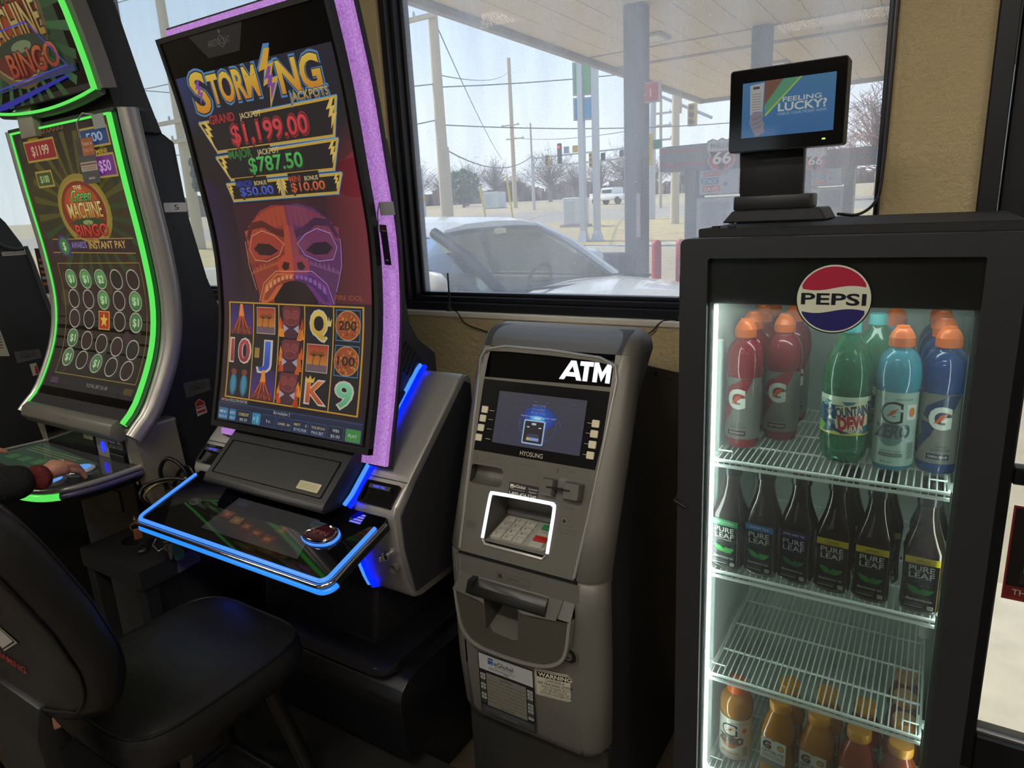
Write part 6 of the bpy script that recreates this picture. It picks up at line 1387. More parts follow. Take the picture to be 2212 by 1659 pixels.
W_ = Vector((-2.058, .802, .952)); dirh = Vector((-.45, .885, -.10)).normalized(); side = Vector((-.885, -.45, .02)).normalized(); upv = dirh.cross(side).normalized()
if upv.z < 0: upv = -upv
H = lambda f, s, u: tuple(W_+dirh*f+side*s+upv*u)
body = skin([[(px, py, .765, .11), (px, py+.01, .88, .125), (px, py+.02, 1.02, .135), (px, py+.03, 1.16, .14), (px, py+.035, 1.27, .075), (px, py+.05, 1.34, .055), (px, py+.07, 1.41, .092), (px, py+.075, 1.48, .108), (px, py+.065, 1.555, .075)],
             (3, [(px+.17, py+.04, 1.20, .065), (px+.235, py+.07, 1.08, .052), (px+.265, py+.15, .985, .043), (px+.275, py+.28, .968, .037), (W_.x+.002, W_.y-.03, W_.z, .028)]),
             (3, [(px-.17, py+.04, 1.20, .065), (px-.22, py+.06, 1.03, .05), (px-.20, py+.22, .95, .04), (px-.16, py+.36, .945, .03)]),
             (0, [(px+.10, py+.04, .755, .085), (px+.115, py+.22, .735, .075), (px+.12, py+.36, .68, .060), (px+.12, py+.37, .45, .05), (px+.12, py+.36, .16, .038), (px+.12, py+.38, .09, .035), (px+.12, py+.48, .06, .03)]),
             (0, [(px-.10, py+.04, .755, .085), (px-.115, py+.22, .735, .075), (px-.12, py+.36, .68, .060), (px-.12, py+.37, .45, .05), (px-.12, py+.36, .16, .038), (px-.12, py+.38, .09, .035), (px-.12, py+.48, .06, .03)])])
palm = skin([[(*H(-.03, 0, 0), .023), (*H(.005, 0, .004), .026), (*H(.030, .012, .012), .024), (*H(.055, .024, .016), .018)], (1, [(*H(.030, -.014, .006), .023), (*H(.050, -.024, .0), .017)]), (1, [(*H(.056, .004, .012), .020)])])
fing = []
for s0, kx, lens, lift, r0 in ((.030, .060, (.036, .024, .018), .014, .0100), (.011, .065, (.039, .027, .019), .015, .0104), (-.009, .062, (.036, .025, .018), .008, .0100), (-.028, .053, (.030, .020, .016), -.004, .0090)):
    pts = [H(.035, s0*.6, .006)+(r0*1.15,), H(kx, s0, lift)+(r0*1.12,)]; f_, u_ = kx, lift; an = -.38; sp = s0
    for k, L_ in enumerate(lens):
        f_ += L_*math.cos(an); u_ += L_*math.sin(an); sp += .0015*(1 if s0 > 0 else -1); an -= (.50, .30, .1)[k]; pts.append(H(f_, sp, u_)+(r0*(1.0, .90, .74)[k],))
    fing.append(skin([pts]))
fing.append(skin([[H(.012, .022, -.004)+(.014,), H(.034, .040, -.010)+(.0125,), H(.062, .052, -.016)+(.0108,), H(.086, .054, -.022)+(.0088,)]]))
# left hand, out of frame
lw = Vector((px-.155, py+.375, .945)); lf = []
for k, s0 in enumerate((-.024, -.008, .010, .026)): lf.append(skin([[(lw.x+s0*.6, lw.y+.02, lw.z, .011), (lw.x+s0, lw.y+.075, lw.z+.006, .0105), (lw.x+s0, lw.y+.115, lw.z-.004, .0095), (lw.x+s0, lw.y+.14, lw.z-.02, .008)]]))
lf.append(skin([[(lw.x+.02, lw.y+.01, lw.z-.004, .013), (lw.x+.04, lw.y+.04, lw.z-.01, .011), (lw.x+.05, lw.y+.07, lw.z-.016, .009)]])); lf.append(skin([[(lw.x, lw.y-.03, lw.z, .024), (lw.x-.006, lw.y+.02, lw.z, .024), (lw.x-.012, lw.y+.06, lw.z+.002, .02)], (1, [(lw.x+.014, lw.y+.06, lw.z+.002, .02)])]))
nose = skin([[(px, py+.14, 1.46, .012), (px, py+.162, 1.438, .014)]]); chin = skin([[(px, py+.10, 1.40, .05), (px, py+.135, 1.385, .028)]])
ears = [skin([[(px+s*.083, py+.075, 1.47, .014), (px+s*.088, py+.075, 1.44, .012)]]) for s in (-1, 1)]
skm = M('skin', '#c48c74', .5, var=.10, vscale=60, bump=.12, bscale=140)
put('body', fuse([body, palm, nose, chin]+ears+fing+lf, .0034, 3), skm)
nail = M('fingernail', '#b98a78', .3)
# clothes follow the limbs
jk = skin([[(px, py+.02, .70, .20), (px, py+.02, .86, .185), (px, py+.02, 1.02, .165), (px, py+.03, 1.17, .162), (px, py+.035, 1.265, .09)],
           (3, [(px+.175, py+.04, 1.20, .085), (px+.24, py+.07, 1.07, .074), (px+.268, py+.15, .975, .068), (px+.278, py+.28, .962, .060), (W_.x+.006, W_.y-.032, W_.z-.002, .047)]),
           (3, [(px-.175, py+.04, 1.20, .085), (px-.225, py+.06, 1.03, .07), (px-.205, py+.22, .95, .058), (px-.165, py+.34, .945, .046)])])
put('jacket', jk, M('black_fleece', '#131214', .85, var=.3, vscale=120, bump=.5, bscale=90))
put('cuff', skin([[(*H(-.050, 0, -.002), .040), (*H(-.032, 0, 0), .0385), (*H(-.014, 0, .002), .0365)]], 2), M('dark_red_knit', '#5f1a1c', .8, bump=.4, bscale=200))
tr = skin([[(px, py+.02, .86, .17), (px, py+.01, .775, .16)], (1, [(px+.10, py+.04, .762, .105), (px+.12, py+.22, .735, .090), (px+.125, py+.36, .685, .078), (px+.125, py+.37, .45, .068), (px+.125, py+.36, .14, .055)]), (1, [(px-.10, py+.04, .762, .105), (px-.12, py+.22, .735, .090), (px-.125, py+.36, .685, .078), (px-.125, py+.37, .45, .068), (px-.125, py+.36, .14, .055)])])
put('trousers', tr, M('maroon_cloth', '#2a1014', .85, var=.2, bump=.3, bscale=120))
put('hair', skin([[(px, py-.005, 1.36, .07), (px, py+.025, 1.46, .112), (px, py+.035, 1.54, .110), (px, py+.06, 1.60, .07), (px, py+.10, 1.585, .05)]]), M('brown_hair', '#2c1d14', .6, bump=.6, bscale=120, stretch=(1, 1, .1)))
for s in (-1, 1):
    b = B(60); b.lathe([(.028, 0), (.045, .004), (.044, .03), (.040, .07), (.038, .10)], (px+s*.12, py+.37, .001), 18)
    rs_ = [[(px+s*.12+.042*math.cos(q)*k, py+.44+.10*math.sin(q)*k, z) for q in [2*PI*i/20 for i in range(20)]] for z, k in ((.001, .95), (.03, 1), (.06, .9), (.085, .5))]; b.loft(rs_); build('shoe', b, BLK, pr)
    b = B(60); b.lathe([(.001, -.010), (.007, -.007), (.010, 0), (.007, .007), (.001, .010)], (px+s*.033, py+.142, 1.472), 12); build('eye', b, WHT, pr)
b = B(60); b.tube([(px-.022, py+.136, 1.405), (px, py+.142, 1.403), (px+.022, py+.136, 1.405)], .005, 8); build('mouth', b, M('lip', '#8a4a44', .5), pr)
# ------------------------------------------------------------------ outdoors
def gh(d):
    T = [(0, .09), (8, .09), (22, .5), (31, .78), (60, 1.3), (80, 1.75), (110, 2.05), (260, 4.6), (900, 12)]
    for (a, x), (b_, y) in zip(T, T[1:]):
        if d <= b_: return x+(y-x)*(d-a)/(b_-a)
    return T[-1][1]
def ground(name, r0, r1, m, n, a0=-100, a1=75):
    b = B(0); rs = [r0*(r1/r0)**(i/n) for i in range(n+1)]; G_ = []
    for r in rs: G_.append([b.v((r*math.sin(math.radians(a0+(a1-a0)*k/70)), max(2.11, r*math.cos(math.radians(a0+(a1-a0)*k/70))), gh(r)-.03)) for k in range(71)])
    for i in range(n):
        for k in range(70): b.face([G_[i][k], G_[i][k+1], G_[i+1][k+1], G_[i+1][k]])
    return struct(name, b, m)
ground('ground', 2.12, 20.5, M('parking_concrete', '#a39883', .9, var=.35, vscale=2.6, bump=.3, bscale=30), 14)
ground('kerb', 20.5, 21.1, M('kerb_concrete', '#b9b4a8', .9, var=.1), 1)
ground('lawn', 21.1, 37, M('dry_grass', '#b09b6a', .95, var=.3, vscale=1.2, bump=.6, bscale=20), 5)
ground('road', 37, 62, M('road_asphalt', '#9a8f80', .9, var=.12, vscale=.6), 3)
ground('field', 62, 900, M('dry_field', '#ab9a78', .95, var=.25, vscale=.3), 10)
b = B(0); b.box(-9, 3.2, 2.11, 3.0, -.03, .085); struct('sidewalk', b, M('sidewalk_concrete', '#b5ab98', .9, var=.3, vscale=9))
# canopy over the pumps
cm = M('canopy_panel', '#dccaac', .7, var=.06, stretch=(.2, 8, 1), vscale=3); cf = M('canopy_fascia', '#9a9590', .6, var=.08)
cp = thing('pump_canopy', 'wide beige fuel canopy roof over the pumps outside the window', 'canopy', (0, 14, 0))
b = B(0); b.box(-6.2, 16, 6.9, 20.55, 4.40, 4.9); build('roof', b, cf, cp)
b = B(0)
for i in range(44): x = -6.1+.5*i; b.box(x, x+.485, 7.0, 20.45, 4.375, 4.40)
build('soffit', b, cm, cp)
b = B(0); b.box(-6.26, -6.14, 6.85, 20.6, 4.28, 4.95); b.box(-6.26, 16, 20.48, 20.6, 4.28, 4.95); b.box(-6.26, 16, 6.85, 6.97, 4.28, 4.95); build('fascia', b, cf, cp)
b = B(0); b.box(-6.1, 16, 14.2, 14.38, 4.36, 4.40); b.box(-6.1, 16, 12.9, 12.96, 4.362, 4.40); build('gutter', b, M('gutter_grey', '#8a7a70', .6), cp)
for x, y in ((-1.6, 11.3), (-3.4, 16.5), (-.2, 17.6), (1.2, 12.4), (-4.6, 12.2)):
    b = B(30); b.box(x-.3, x+.3, y-.3, y+.3, 4.33, 4.376, .02, 1); lg = build('lamp', b, M('lamp_grey', '#9a948c', .5), cp)
    b = B(0); b.box(x-.22, x+.22, y-.22, y+.22, 4.325, 4.331); build('lens', b, M('lamp_lens', '#c9c4b8', .3), lg)
colm = M('column_grey', '#5a5d66', .6, var=.12, vscale=8)
for i, (x, y, lb) in enumerate(((-4.06, 10.23, 'grey square canopy column behind the parked car'), (-2.87, 12.9, 'grey canopy column standing behind the lottery display'))):
    t = thing('canopy_column', lb, 'column', (x, y, 0), group='canopy columns')
    b = B(30); b.box(x-.15, x+.15, y-.15, y+.15, gh(10)-.03, 4.376, .02, 1); build('post', b, colm, t)
    b = B(30); b.box(x-.2, x+.2, y-.2, y+.2, gh(10)-.03, gh(10)+.25, .02, 1); build('base', b, colm, t)
a = Art(planeY(-3.92, 10.12), eps=.002); a.rect(0, 3.02, .28, 3.30, '#b9b4b4', 0).rect(.01, 3.04, .235, 3.285, '#c03a48', 1).text('1', .12, 3.10, .11, '#e8dcd8', z=2, bold=.03)
b = B(0); b.box(-3.93, -3.64, 10.125, 10.15, 3.02, 3.30); t = tag(build('pump_number_sign', b, M('sign_backing', '#a8a4a4', .5)), 'small red pump number sign on the grey canopy column', 'sign'); a.build('sign_face', PRT, t)
b = B(0); b.box(-4.0, -3.94, 10.05, 10.08, 1.1, 1.75); tag(build('column_notice', b, M('pale_notice', '#b9a9ac', .7)), 'pale vertical notice fixed on the grey canopy column', 'notice')
# fuel pumps
def pump(label, x, y, s, gz, flip=1):
    t = thing('fuel_pump', label, 'fuel pump', (x, y, gz), group='fuel pumps under the canopy')
    pm = M('pump_grey', '#aab0b8', .5, .2, var=.06); dm = M('pump_dark', '#6d7078', .5, var=.1); X = lambda u: x+flip*u*s; Z = lambda v: gz+v*s; q = lambda a, c: sorted((X(a), X(c)))
    b = B(30); b.box(*q(-.10, .95), y, y+.5*s, Z(0), Z(1.45), .02, 1); build('housing', b, pm, t)
    b = B(30); b.box(*q(-.16, .06), y-.02, y+.5*s, Z(0), Z(1.95), .02, 1); b.box(*q(.84, .98), y-.02, y+.5*s, Z(0), Z(1.95), .02, 1); build('side_pillar', b, dm, t)
    b = B(30); b.box(*q(-.62, 1.15), y-.06, y+.56*s, Z(1.93), Z(2.36), .02, 1); tp = build('topper', b, dm, t)
    a = Art(lambda u, v, d: (X(u), y-.065-d, Z(v)), eps=.003)
    for v in (2.02, 2.25): a.rect(-.60, v, 1.13, v+.035, '#b0404c', 1)
    if 1:
        ox = .50 if flip > 0 else .75; sh = [(-.22, .20), (-.14, .23), (-.07, .20), (0, .235), (.07, .20), (.14, .23), (.22, .20), (.245, .10), (.20, .0), (.225, -.12), (.16, -.22), (0, -.30), (-.16, -.22), (-.225, -.12), (-.20, 0), (-.245, .10)]
        P_ = lambda kk: [(ox+flip*p[0]*kk, 2.16+p[1]*kk) for p in sh]
        a.poly(P_(1.12), '#8a8d96', 2).poly(P_(1.02), '#c9ccd2', 3)
        if flip > 0: a.poly([(ox+p[0]*.96, 2.155+p[1]*.96) for p in sh if p[1] < .05]+[(ox+.21, 2.21), (ox-.21, 2.21)], '#c04450', 4).text('PHILLIPS', ox, 2.25, .085, '#4a4d58', w=.38, z=5, bold=.02).text('66', ox, 2.0, .19, '#e4e0e2', w=.30, z=6, bold=.05, shear=.15)
        else: a.poly([(ox-p[0]*.96, 2.155+p[1]*.96) for p in sh if p[1] < .05]+[(ox-.21, 2.21), (ox+.21, 2.21)], '#c04450', 4)
    a.build('topper_print', PRT, tp)
    if flip < 0:
        a = Art(lambda u, v, d: (x-ox*s+u, y-.065-d, Z(v)), eps=.003); a.text('66', 0, 2.02, .19, '#e4e0e2', w=.30, z=6, bold=.05, shear=.15); a.build('topper_print', PRT, tp)
    b = B(30); b.box(*q(.10, .84), y-.03, y+.02, Z(1.48), Z(1.93), .01, 1); fp_ = build('advert_frame', b, dm, t)
    xl = min(X(.12), X(.82)); a = Art(lambda u, v, d: (xl+u*s, y-.034-d, Z(v)), eps=.003); a.rect(0, 1.50, .70, 1.90, '#a9b4c4', 0).rect(.06, 1.80, .36, 1.87, '#c04450', 1).rect(.03, 1.67, .33, 1.77, '#3f6a9a', 1).rect(.05, 1.54, .36, 1.64, '#c04a48', 1).text('DOWNLOAD', .21, 1.815, .04, '#d8d8dc', w=.26, z=2).text('STACK', .18, 1.685, .065, '#d8dce4', w=.24, z=2, bold=.03).text('SAVE', .205, 1.555, .065, '#e4d8d4', w=.24, z=2, bold=.03).ell(.45, 1.66, .035, .035, '#7a5a8a', 1, 16); a.build('advert_print', PRT, fp_)
    b = B(30); b.box(*q(.14, .62), y-.015, y+.01, Z(.95), Z(1.36), .01, 1); sc_ = build('card_panel', b, M('panel_grey', '#8f939c', .4), t)
    b = B(40); b.tube(catmull([(X(.98), y-.06, Z(1.2)), (X(1.10), y-.15, Z(.8)), (X(1.08), y-.15, Z(.3)), (X(.98), y-.06, Z(.7))], 8), .02, 8); b.tube([(X(.97), y-.05, Z(1.15)), (X(.97), y-.10, Z(1.35)), (X(.90), y-.16, Z(1.38))], .03, 8); build('hose_nozzle', b, BLK, t)
    return t
pump('grey fuel pump with a red shield topper left of the lottery display', -3.85, 12.4, 1.0, .2)
pump('farther grey fuel pump with a red 66 topper seen right of the lottery display', -1.98, 17.85, .92, .42, -1)
# bollards and bin
for x, y, lb in ((-3.09, 8.45, 'red steel bollard right of the grey canopy column'), (-2.80, 8.53, 'red bollard next to the edge of the drink cooler')):
    b = B(50); b.lathe([(.062, -.02), (.062, 1.08), (.055, 1.12), (.03, 1.14)], (x, y, 0), 20); tag(build('bollard', b, M('bollard_red', '#b02a38', .5, var=.1)), lb, 'bollard', 'red bollards')
t = thing('waste_bin', 'dark rounded bin standing outside behind the bonnet of the white car', 'bin', (-3.32, 7.3, 0))
b = B(50); b.loft([[(-3.32+hx*math.copysign(abs(math.cos(q))**.5, math.cos(q)), 7.3+.24*math.copysign(abs(math.sin(q))**.5, math.sin(q)), z) for q in [2*PI*k/28 for k in range(28)]] for z, hx in ((0, .28), (.3, .30), (.85, .33), (.9, .31))]); build('bin_body', b, M('bin_dark', '#3c4350', .6, var=.15, vscale=14), t)
b = B(50); b.loft([[(-3.32+.36*k*math.copysign(abs(math.cos(q))**.5, math.cos(q)), 7.3+.28*k*math.copysign(abs(math.sin(q))**.5, math.sin(q)), z) for q in [2*PI*i/28 for i in range(28)]] for z, k in ((.88, 1), (.93, 1.0), (1.0, .93), (1.06, .75))]); build('bin_lid', b, M('bin_lid', '#333a46', .5, var=.15, vscale=10), t)

# white car parked along the shop front, nose to the right
CA = math.radians(-2.5)
car = thing('car', 'white sedan parked outside the window with a paper tag on its windshield', 'car', (-2.95, 4.25, .06), CA)
white = M('white_car_paint', '#e6e4dc', .25, var=.03, coat=.6); dkg = M('car_trim_shade_black', '#16171a', .4)
carg = glass_mat('car_glass', '#94a09a', haze=.05, refl=1.0, rough=.02)
xs_ = [-2.45, -2.30, -1.9, -1.4, -.9, -.3, .3, .75, 1.2, 1.7, 2.05, 2.22]
top = [.72, .86, 1.00, 1.03, 1.02, 1.01, 1.01, 1.03, 1.00, .93, .84, .68]; hw_ = [.55, .74, .85, .89, .90, .90, .90, .90, .89, .85, .75, .55]
rings = []
for x, z, h in zip(xs_, top, hw_): rings.append([(x, -h*.96, .22), (x, -h, .45), (x, -h*.985, z*.80), (x, -h*.93, z*.93), (x, -h*.78, z*.985), (x, -h*.40, z+.012), (x, 0, z+.02), (x, h*.40, z+.012), (x, h*.78, z*.985), (x, h*.93, z*.93), (x, h*.985, z*.80), (x, h, .45), (x, h*.96, .22)])
b = B(45); b.loft(rings); build('body', b, white, car, local=True)
# cabin: pillars and roof, glass between
ax, tx, rx, bx = .72, .10, -1.15, -1.85
zb, zt = 1.02, 1.475
b = B(45); rr_ = []
for x, z, h in ((tx+.06, zt-.025, .56), (tx-.05, zt, .60), (-.5, zt+.025, .62), (-1.0, zt+.01, .60), (rx, zt-.03, .56)): rr_.append([(x, -h-.06, z-.075), (x, -h, z-.02), (x, -h*.6, z+.012), (x, 0, z+.022), (x, h*.6, z+.012), (x, h, z-.02), (x, h+.06, z-.075), (x, h*.5, z-.05), (x, -h*.5, z-.05)])
b.loft(rr_); build('roof', b, white, car, local=True)
for s in (-1, 1):
    b = B(45); b.tube([(ax+.06, s*.74, zb-.01), (.42, s*.68, zb+.25), (tx+.02, s*.625, zt-.055)], .036, 8); b.tube([(bx, s*.70, zb), (rx-.02, s*.62, zt-.06)], .06, 8); b.tube([(-.45, s*.84, zb), (-.48, s*.68, zt-.06)], .04, 8); build('pillars', b, white if s > 0 else dkg, car, local=True)  # near pillars get black for their backlit shade, far ones stay white
def pane(name, pts): b = B(0); b.poly(pts); return build(name, b, carg, car, local=True)
b = B(60); b.loft([[(x+.05*(1-(y/.75)**2), y*k, z) for y in (-.75, -.5, -.25, 0, .25, .5, .75)] for x, z, k in ((ax+.04, zb, 1), (.55, zb+.15, .96), (.33, zb+.30, .92), (tx+.02, zt-.045, .83))], cap=False, closed=False); build('windshield', b, carg, car, local=True)
for s in (-1, 1): pane('side_window', [(ax-.05, s*.80, zb), (-.42, s*.85, zb), (-.46, s*.68, zt-.07), (tx-.02, s*.63, zt-.07)]); pane('rear_side_window', [(-.48, s*.85, zb), (bx+.10, s*.74, zb), (rx, s*.63, zt-.07), (-.50, s*.68, zt-.07)])
pane('rear_window', [(bx-.05, -.66, zb), (bx-.05, .66, zb), (rx-.05, .55, zt-.05), (rx-.05, -.55, zt-.05)])
b = B(45); b.box(-1.9, .75, -.80, .80, .55, .62); b.box(-.62, -.48, -.62, -.12, .60, 1.22, .05); b.box(-.62, -.48, .12, .62, .60, 1.22, .05); b.box(.40, .78, -.74, .74, .80, .98, .06); build('interior', b, M('car_interior', '#4a4a44', .8, var=.15), car, local=True)
b = B(50); b.tube([(.30+.05*math.sin(q), .36+.17*math.cos(q), .98+.15*math.sin(q)) for q in [2*PI*i/24 for i in range(24)]], .014, 8, True); b.cyl((.30, .36, .98), (.48, .36, .93), .03); build('steering_wheel', b, dkg, car, local=True)
b = B(50); b.tube([(ax-.09, -.28, zb+.16), (ax-.09, -.28, zb+.06)], .001, 4); b.prism([(-.03+.0, 0), (.03, 0), (.02, .025), (.026, .027), (.014, .05), (.018, .052), (0, .085), (-.018, .052), (-.014, .05), (-.026, .027), (-.02, .025)], -.004, .004, 'y')
for v in list(b.bm.verts)[-22:]: v.co += Vector((ax-.09, -.28, zb-.03))
build('air_freshener', b, M('freshener_paper', '#c9d0b8', .7), car, local=True)
b = B(40); b.box(.24, .26, -.12, .02, zb+.33, zb+.40, .01, 1); build('inner_mirror', b, M('mirror_paper_tag', '#d9d2a0', .6), car, local=True)
for s in (-1, 1):
    b = B(60); b.loft([[(.40+dx+.10*k*math.cos(q), s*(.98+.0*q)+s*.10*k*.9*math.cos(q)*.5, 1.125+.080*k*math.sin(q)) for q in [2*PI*i/18 for i in range(18)]] for dx, k in ((-.06, .9), (-.02, 1.0), (.04, .9), (.09, .45))]); b.cyl((.40, s*.84, 1.03), (.40, s*.94, 1.09), .025); build('side_mirror', b, white, car, local=True)
    b = B(40); b.box(-1.85, 1.0, s*.90-.006, s*.90+.006, .985, 1.005); build('belt_trim', b, dkg, car, local=True)
    for x in (-1.45, 1.35):
        b = B(50); b.tube([(x, s*.62, .32), (x, s*.90, .32)], .32, 28); w_ = build('wheel', b, M('tyre_rubber', '#17171a', .85), car, local=True); b = B(50); b.tube([(x, s*.88, .32), (x, s*.912, .32)], .20, 24); build('rim', b, SIL, w_, local=True)
    b = B(50); b.lathe([(.02, 0), (.12, .02), (.14, .05)], (0, 0, 0), 16)
    for v in b.bm.verts: v.co = Vector((2.08+.3*v.co.z, s*.60+v.co.x*1.3, .72+v.co.y*.5))
    build('headlamp', b, M('lamp_clear', '#c9ced0', .1), car, local=True)
b = B(40); b.tube([(ax+.16, .62, zb+.01), (ax+.10, .10, zb+.04), (ax+.02, -.35, zb+.06)], .008, 6); b.tube([(ax+.17, -.05, zb+.01), (ax+.10, -.60, zb+.035)], .008, 6); build('wiper', b, dkg, car, local=True)
b = B(30); b.box(2.15, 2.24, -.35, .35, .42, .62, .02, 1); build('grille', b, dkg, car, local=True)

# street furniture beyond the lot
def at(x, y): d = math.hypot(x, y); return gh(d)-.03
galv = M('galvanised_steel', '#b9bbbb', .45, .5, var=.08); wood = M('weathered_pole_wood', '#c2b295', .9, var=.18, vscale=6, stretch=(1, 1, .1)); sigy = M('signal_yellow', '#c9a22a', .5); sigb = M('signal_black', '#3a3b3c', .5); cabm = M('cabinet_paint', '#c9ccc9', .5, var=.04)
wirex = M('overhead_wire', '#62666a', .6)
def upole(label, x, y, ztop, r, arms=(), lean=0.0):
    t = thing('utility_pole', label, 'utility pole', (x, y, at(x, y)), group='utility poles along the road')
    b = B(50); b.tube([(x, y, at(x, y)), (x+lean, y, ztop)], [r, r*.75], 14); build('pole', b, wood, t)
    for z, hw, sx_ in arms:
        b = B(30); k = (z-at(x, y))/(ztop-at(x, y))*lean; b.box(x+k-hw+sx_, x+k+hw+sx_, y-r-.06, y-r+.06, z-.07, z+.07); arm = build('crossarm', b, wood, t)
        for u in (-.85, 0, .85): b = B(40); b.lathe([(.04, 0), (.05, .08), (.03, .16)], (x+k+sx_+u*hw, y-r, z+.07), 10); build('insulator', b, galv, arm)
    return t
upole('thick wooden utility pole at the left of the film covered window', -14.5, 19.15, 7.9, .21, ((7.7, .9, -.6),))
upole('tall thin utility pole behind the parked car roof, with two low crossarms', -47.0, 76.75, 19.6, .30, ((11.85, 1.3, 0), (10.2, 1.3, .6)))
upole('thin pole with a street lamp right of the tall utility pole', -35.9, 62.2, 9.9, .12)
upole('wooden pole far right behind the fuel pump sign', -9.6, 28.4, 6.0, .19)
upole('narrow utility pole with insulator arms left of the canopy column', -18.9, 52.5, 9.0, .14, ((8.1, .9, 0), (7.2, .9, 0), (6.2, 1.0, 0)))
upole('wooden utility pole in the left window between the two slot machines', -24.95, 16.7, 10.5, .22, ((5.45, 1.0, -.3), (4.75, 1.0, -.3)), -.05)
upole('slim pole beside the road left of the big wooden pole', -24.0, 32.2, 5.2, .10)
def signal(t, x, y, z, h=1.1, back=True, col=None):
    b = B(40); b.box(x-.20, x+.20, y-.14, y+.14, z-h/2, z+h/2, .03, 1); hd = build('signal_head', b, col or sigb, t)
    for k, zc in enumerate((h*.32, 0, -h*.32)):
        b = B(50); b.tube([(x, y-.13, z+zc), (x, y-.24, z+zc)], .12, 14); build('signal_lens', b, E('red_signal', '#ff3a30', 2.0) if (k == 0 and col is None) else sigb, hd)
gt = thing('signal_gantry', 'steel truss gantry with traffic signals and signs across the road', 'traffic signal', (-34.9, 60.6, at(-34.9, 60.6)))
gx0, gy0, gx1, gy1 = -34.95, 60.65, -26.0, 65.1
b = B(40); b.tube([(gx0, gy0, at(gx0, gy0)), (gx0, gy0, 6.7)], .16, 12); build('mast', b, galv, gt)
b = B(40); b.tube([(gx0, gy0, 6.4), (gx1, gy1, 6.9)], .08, 8); b.tube([(gx0, gy0, 5.5), (gx1, gy1, 6.0)], .08, 8)
for k in range(9): f0, f1 = k/9, (k+.5)/9; b.tube([(gx0+(gx1-gx0)*f0, gy0+(gy1-gy0)*f0, 5.5+.5*f0), (gx0+(gx1-gx0)*f1, gy0+(gy1-gy0)*f1, 6.4+.5*f1)], .04, 6)
build('truss_arm', b, galv, gt)
for f_, z, h, c in ((.16, 6.15, 1.0, sigy), (.28, 6.7, 1.9, None), (.585, 5.95, 1.4, sigy), (.70, 6.2, .7, sigb), (.88, 6.4, .6, sigb)): signal(gt, gx0+(gx1-gx0)*f_, gy0+(gy1-gy0)*f_-.2, z, h, col=c)
for f_, z, c in ((.345, 7.0, '#9aa4b0'), (.43, 7.05, '#d0a02a')):
    x, y = gx0+(gx1-gx0)*f_, gy0+(gy1-gy0)*f_-.15; b = B(30); b.box(x-.28, x+.28, y-.03, y+.03, z-.32, z+.32); build('road_sign', b, M('sign_%s' % c[1:], c, .5), gt)
tl = thing('traffic_light', 'small traffic light showing red, at the far left of the film covered window', 'traffic light', (-37.7, 46.7, at(-37.7, 46.7)))
b = B(40); b.tube([(-37.65, 46.7, at(-37.7, 46.7)), (-37.65, 46.7, 5.3), (-39.2, 45.6, 5.25)], .09, 10); build('mast', b, galv, tl); signal(tl, -37.82, 46.5, 3.95, 1.0)
b = B(0); b.box(-37.95, -37.45, 46.6, 46.62, 2.6, 3.1); build('yellow_plate', b, sigy, tl); b = B(0); b.box(-39.5, -39.1, 45.4, 45.42, 5.1, 5.5); build('street_plate', b, M('street_green', '#2f7a5a', .5), tl)
t3 = thing('traffic_light', 'traffic signal mast with yellow backed signal heads right of the canopy column', 'traffic light', (-12.25, 32.8, at(-12.25, 32.8)))
b = B(40); b.tube([(-12.3, 32.8, at(-12, 33)), (-12.2, 32.85, 7.2)], [.22, .14], 12); b.tube([(-12.2, 32.85, 6.6), (-9.6, 33.6, 5.3)], .07, 8); build('mast', b, galv, t3)
signal(t3, -11.72, 30.9, 3.95, 1.35, col=sigy); signal(t3, -10.45, 33.3, 5.5, 1.0, col=sigy); signal(t3, -11.1, 33.0, 6.0, .8, col=sigy)
b = B(0); b.box(-11.5, -11.1, 30.98, 31.0, 3.95, 4.35); build('street_plate', b, M('street_green'), t3)
t4 = thing('traffic_light', 'dark traffic signal on a slim post between the left slot machines', 'traffic light', (-23.1, 15.85, at(-23.1, 15.85)))
b = B(40); b.tube([(-23.0, 15.95, at(-23, 16)), (-23.0, 15.95, 4.4)], .08, 10); build('mast', b, galv, t4); signal(t4, -22.9, 15.7, 3.4, 1.2, col=sigb)
pyl = thing('price_pylon', 'tall two post price sign with green and blue panels beside the canopy', 'sign pylon', (-9.74, 20.5, at(-9.74, 20.5)))
for x, y in ((-9.93, 20.4), (-9.54, 20.6)): b = B(40); b.prism([(x-.09, y-.09), (x+.09, y-.09), (x+.09, y+.09), (x-.09, y+.09)], at(x, y), 6.6, 'z'); b.loft([[(x+sx_*k, y+sy*k, z) for sx_, sy in ((-1, -1), (1, -1), (1, 1), (-1, 1))] for z, k in ((at(x, y), .17), (at(x, y)+.35, .09))]); build('post', b, galv, pyl)
for z0, z1, c in ((4.95, 5.9, '#5fae6a'), (4.22, 4.88, '#3f9ac8'), (5.95, 6.5, '#c9ccd2')):
    b = B(30); b.prism([(-10.15, 20.30), (-9.55, 20.62), (-9.60, 20.72), (-10.20, 20.40)], z0, z1, 'z'); pn_ = build('sign_cabinet', b, M('sign_case', '#a9adb2', .5), pyl)
    b = B(0); b.poly([(-10.10, 20.31, z0+.06), (-9.60, 20.577, z0+.06), (-9.60, 20.577, z1-.06), (-10.10, 20.31, z1-.06)]); build('sign_face', b, M('face_%s' % c[1:], c, .4), pn_)
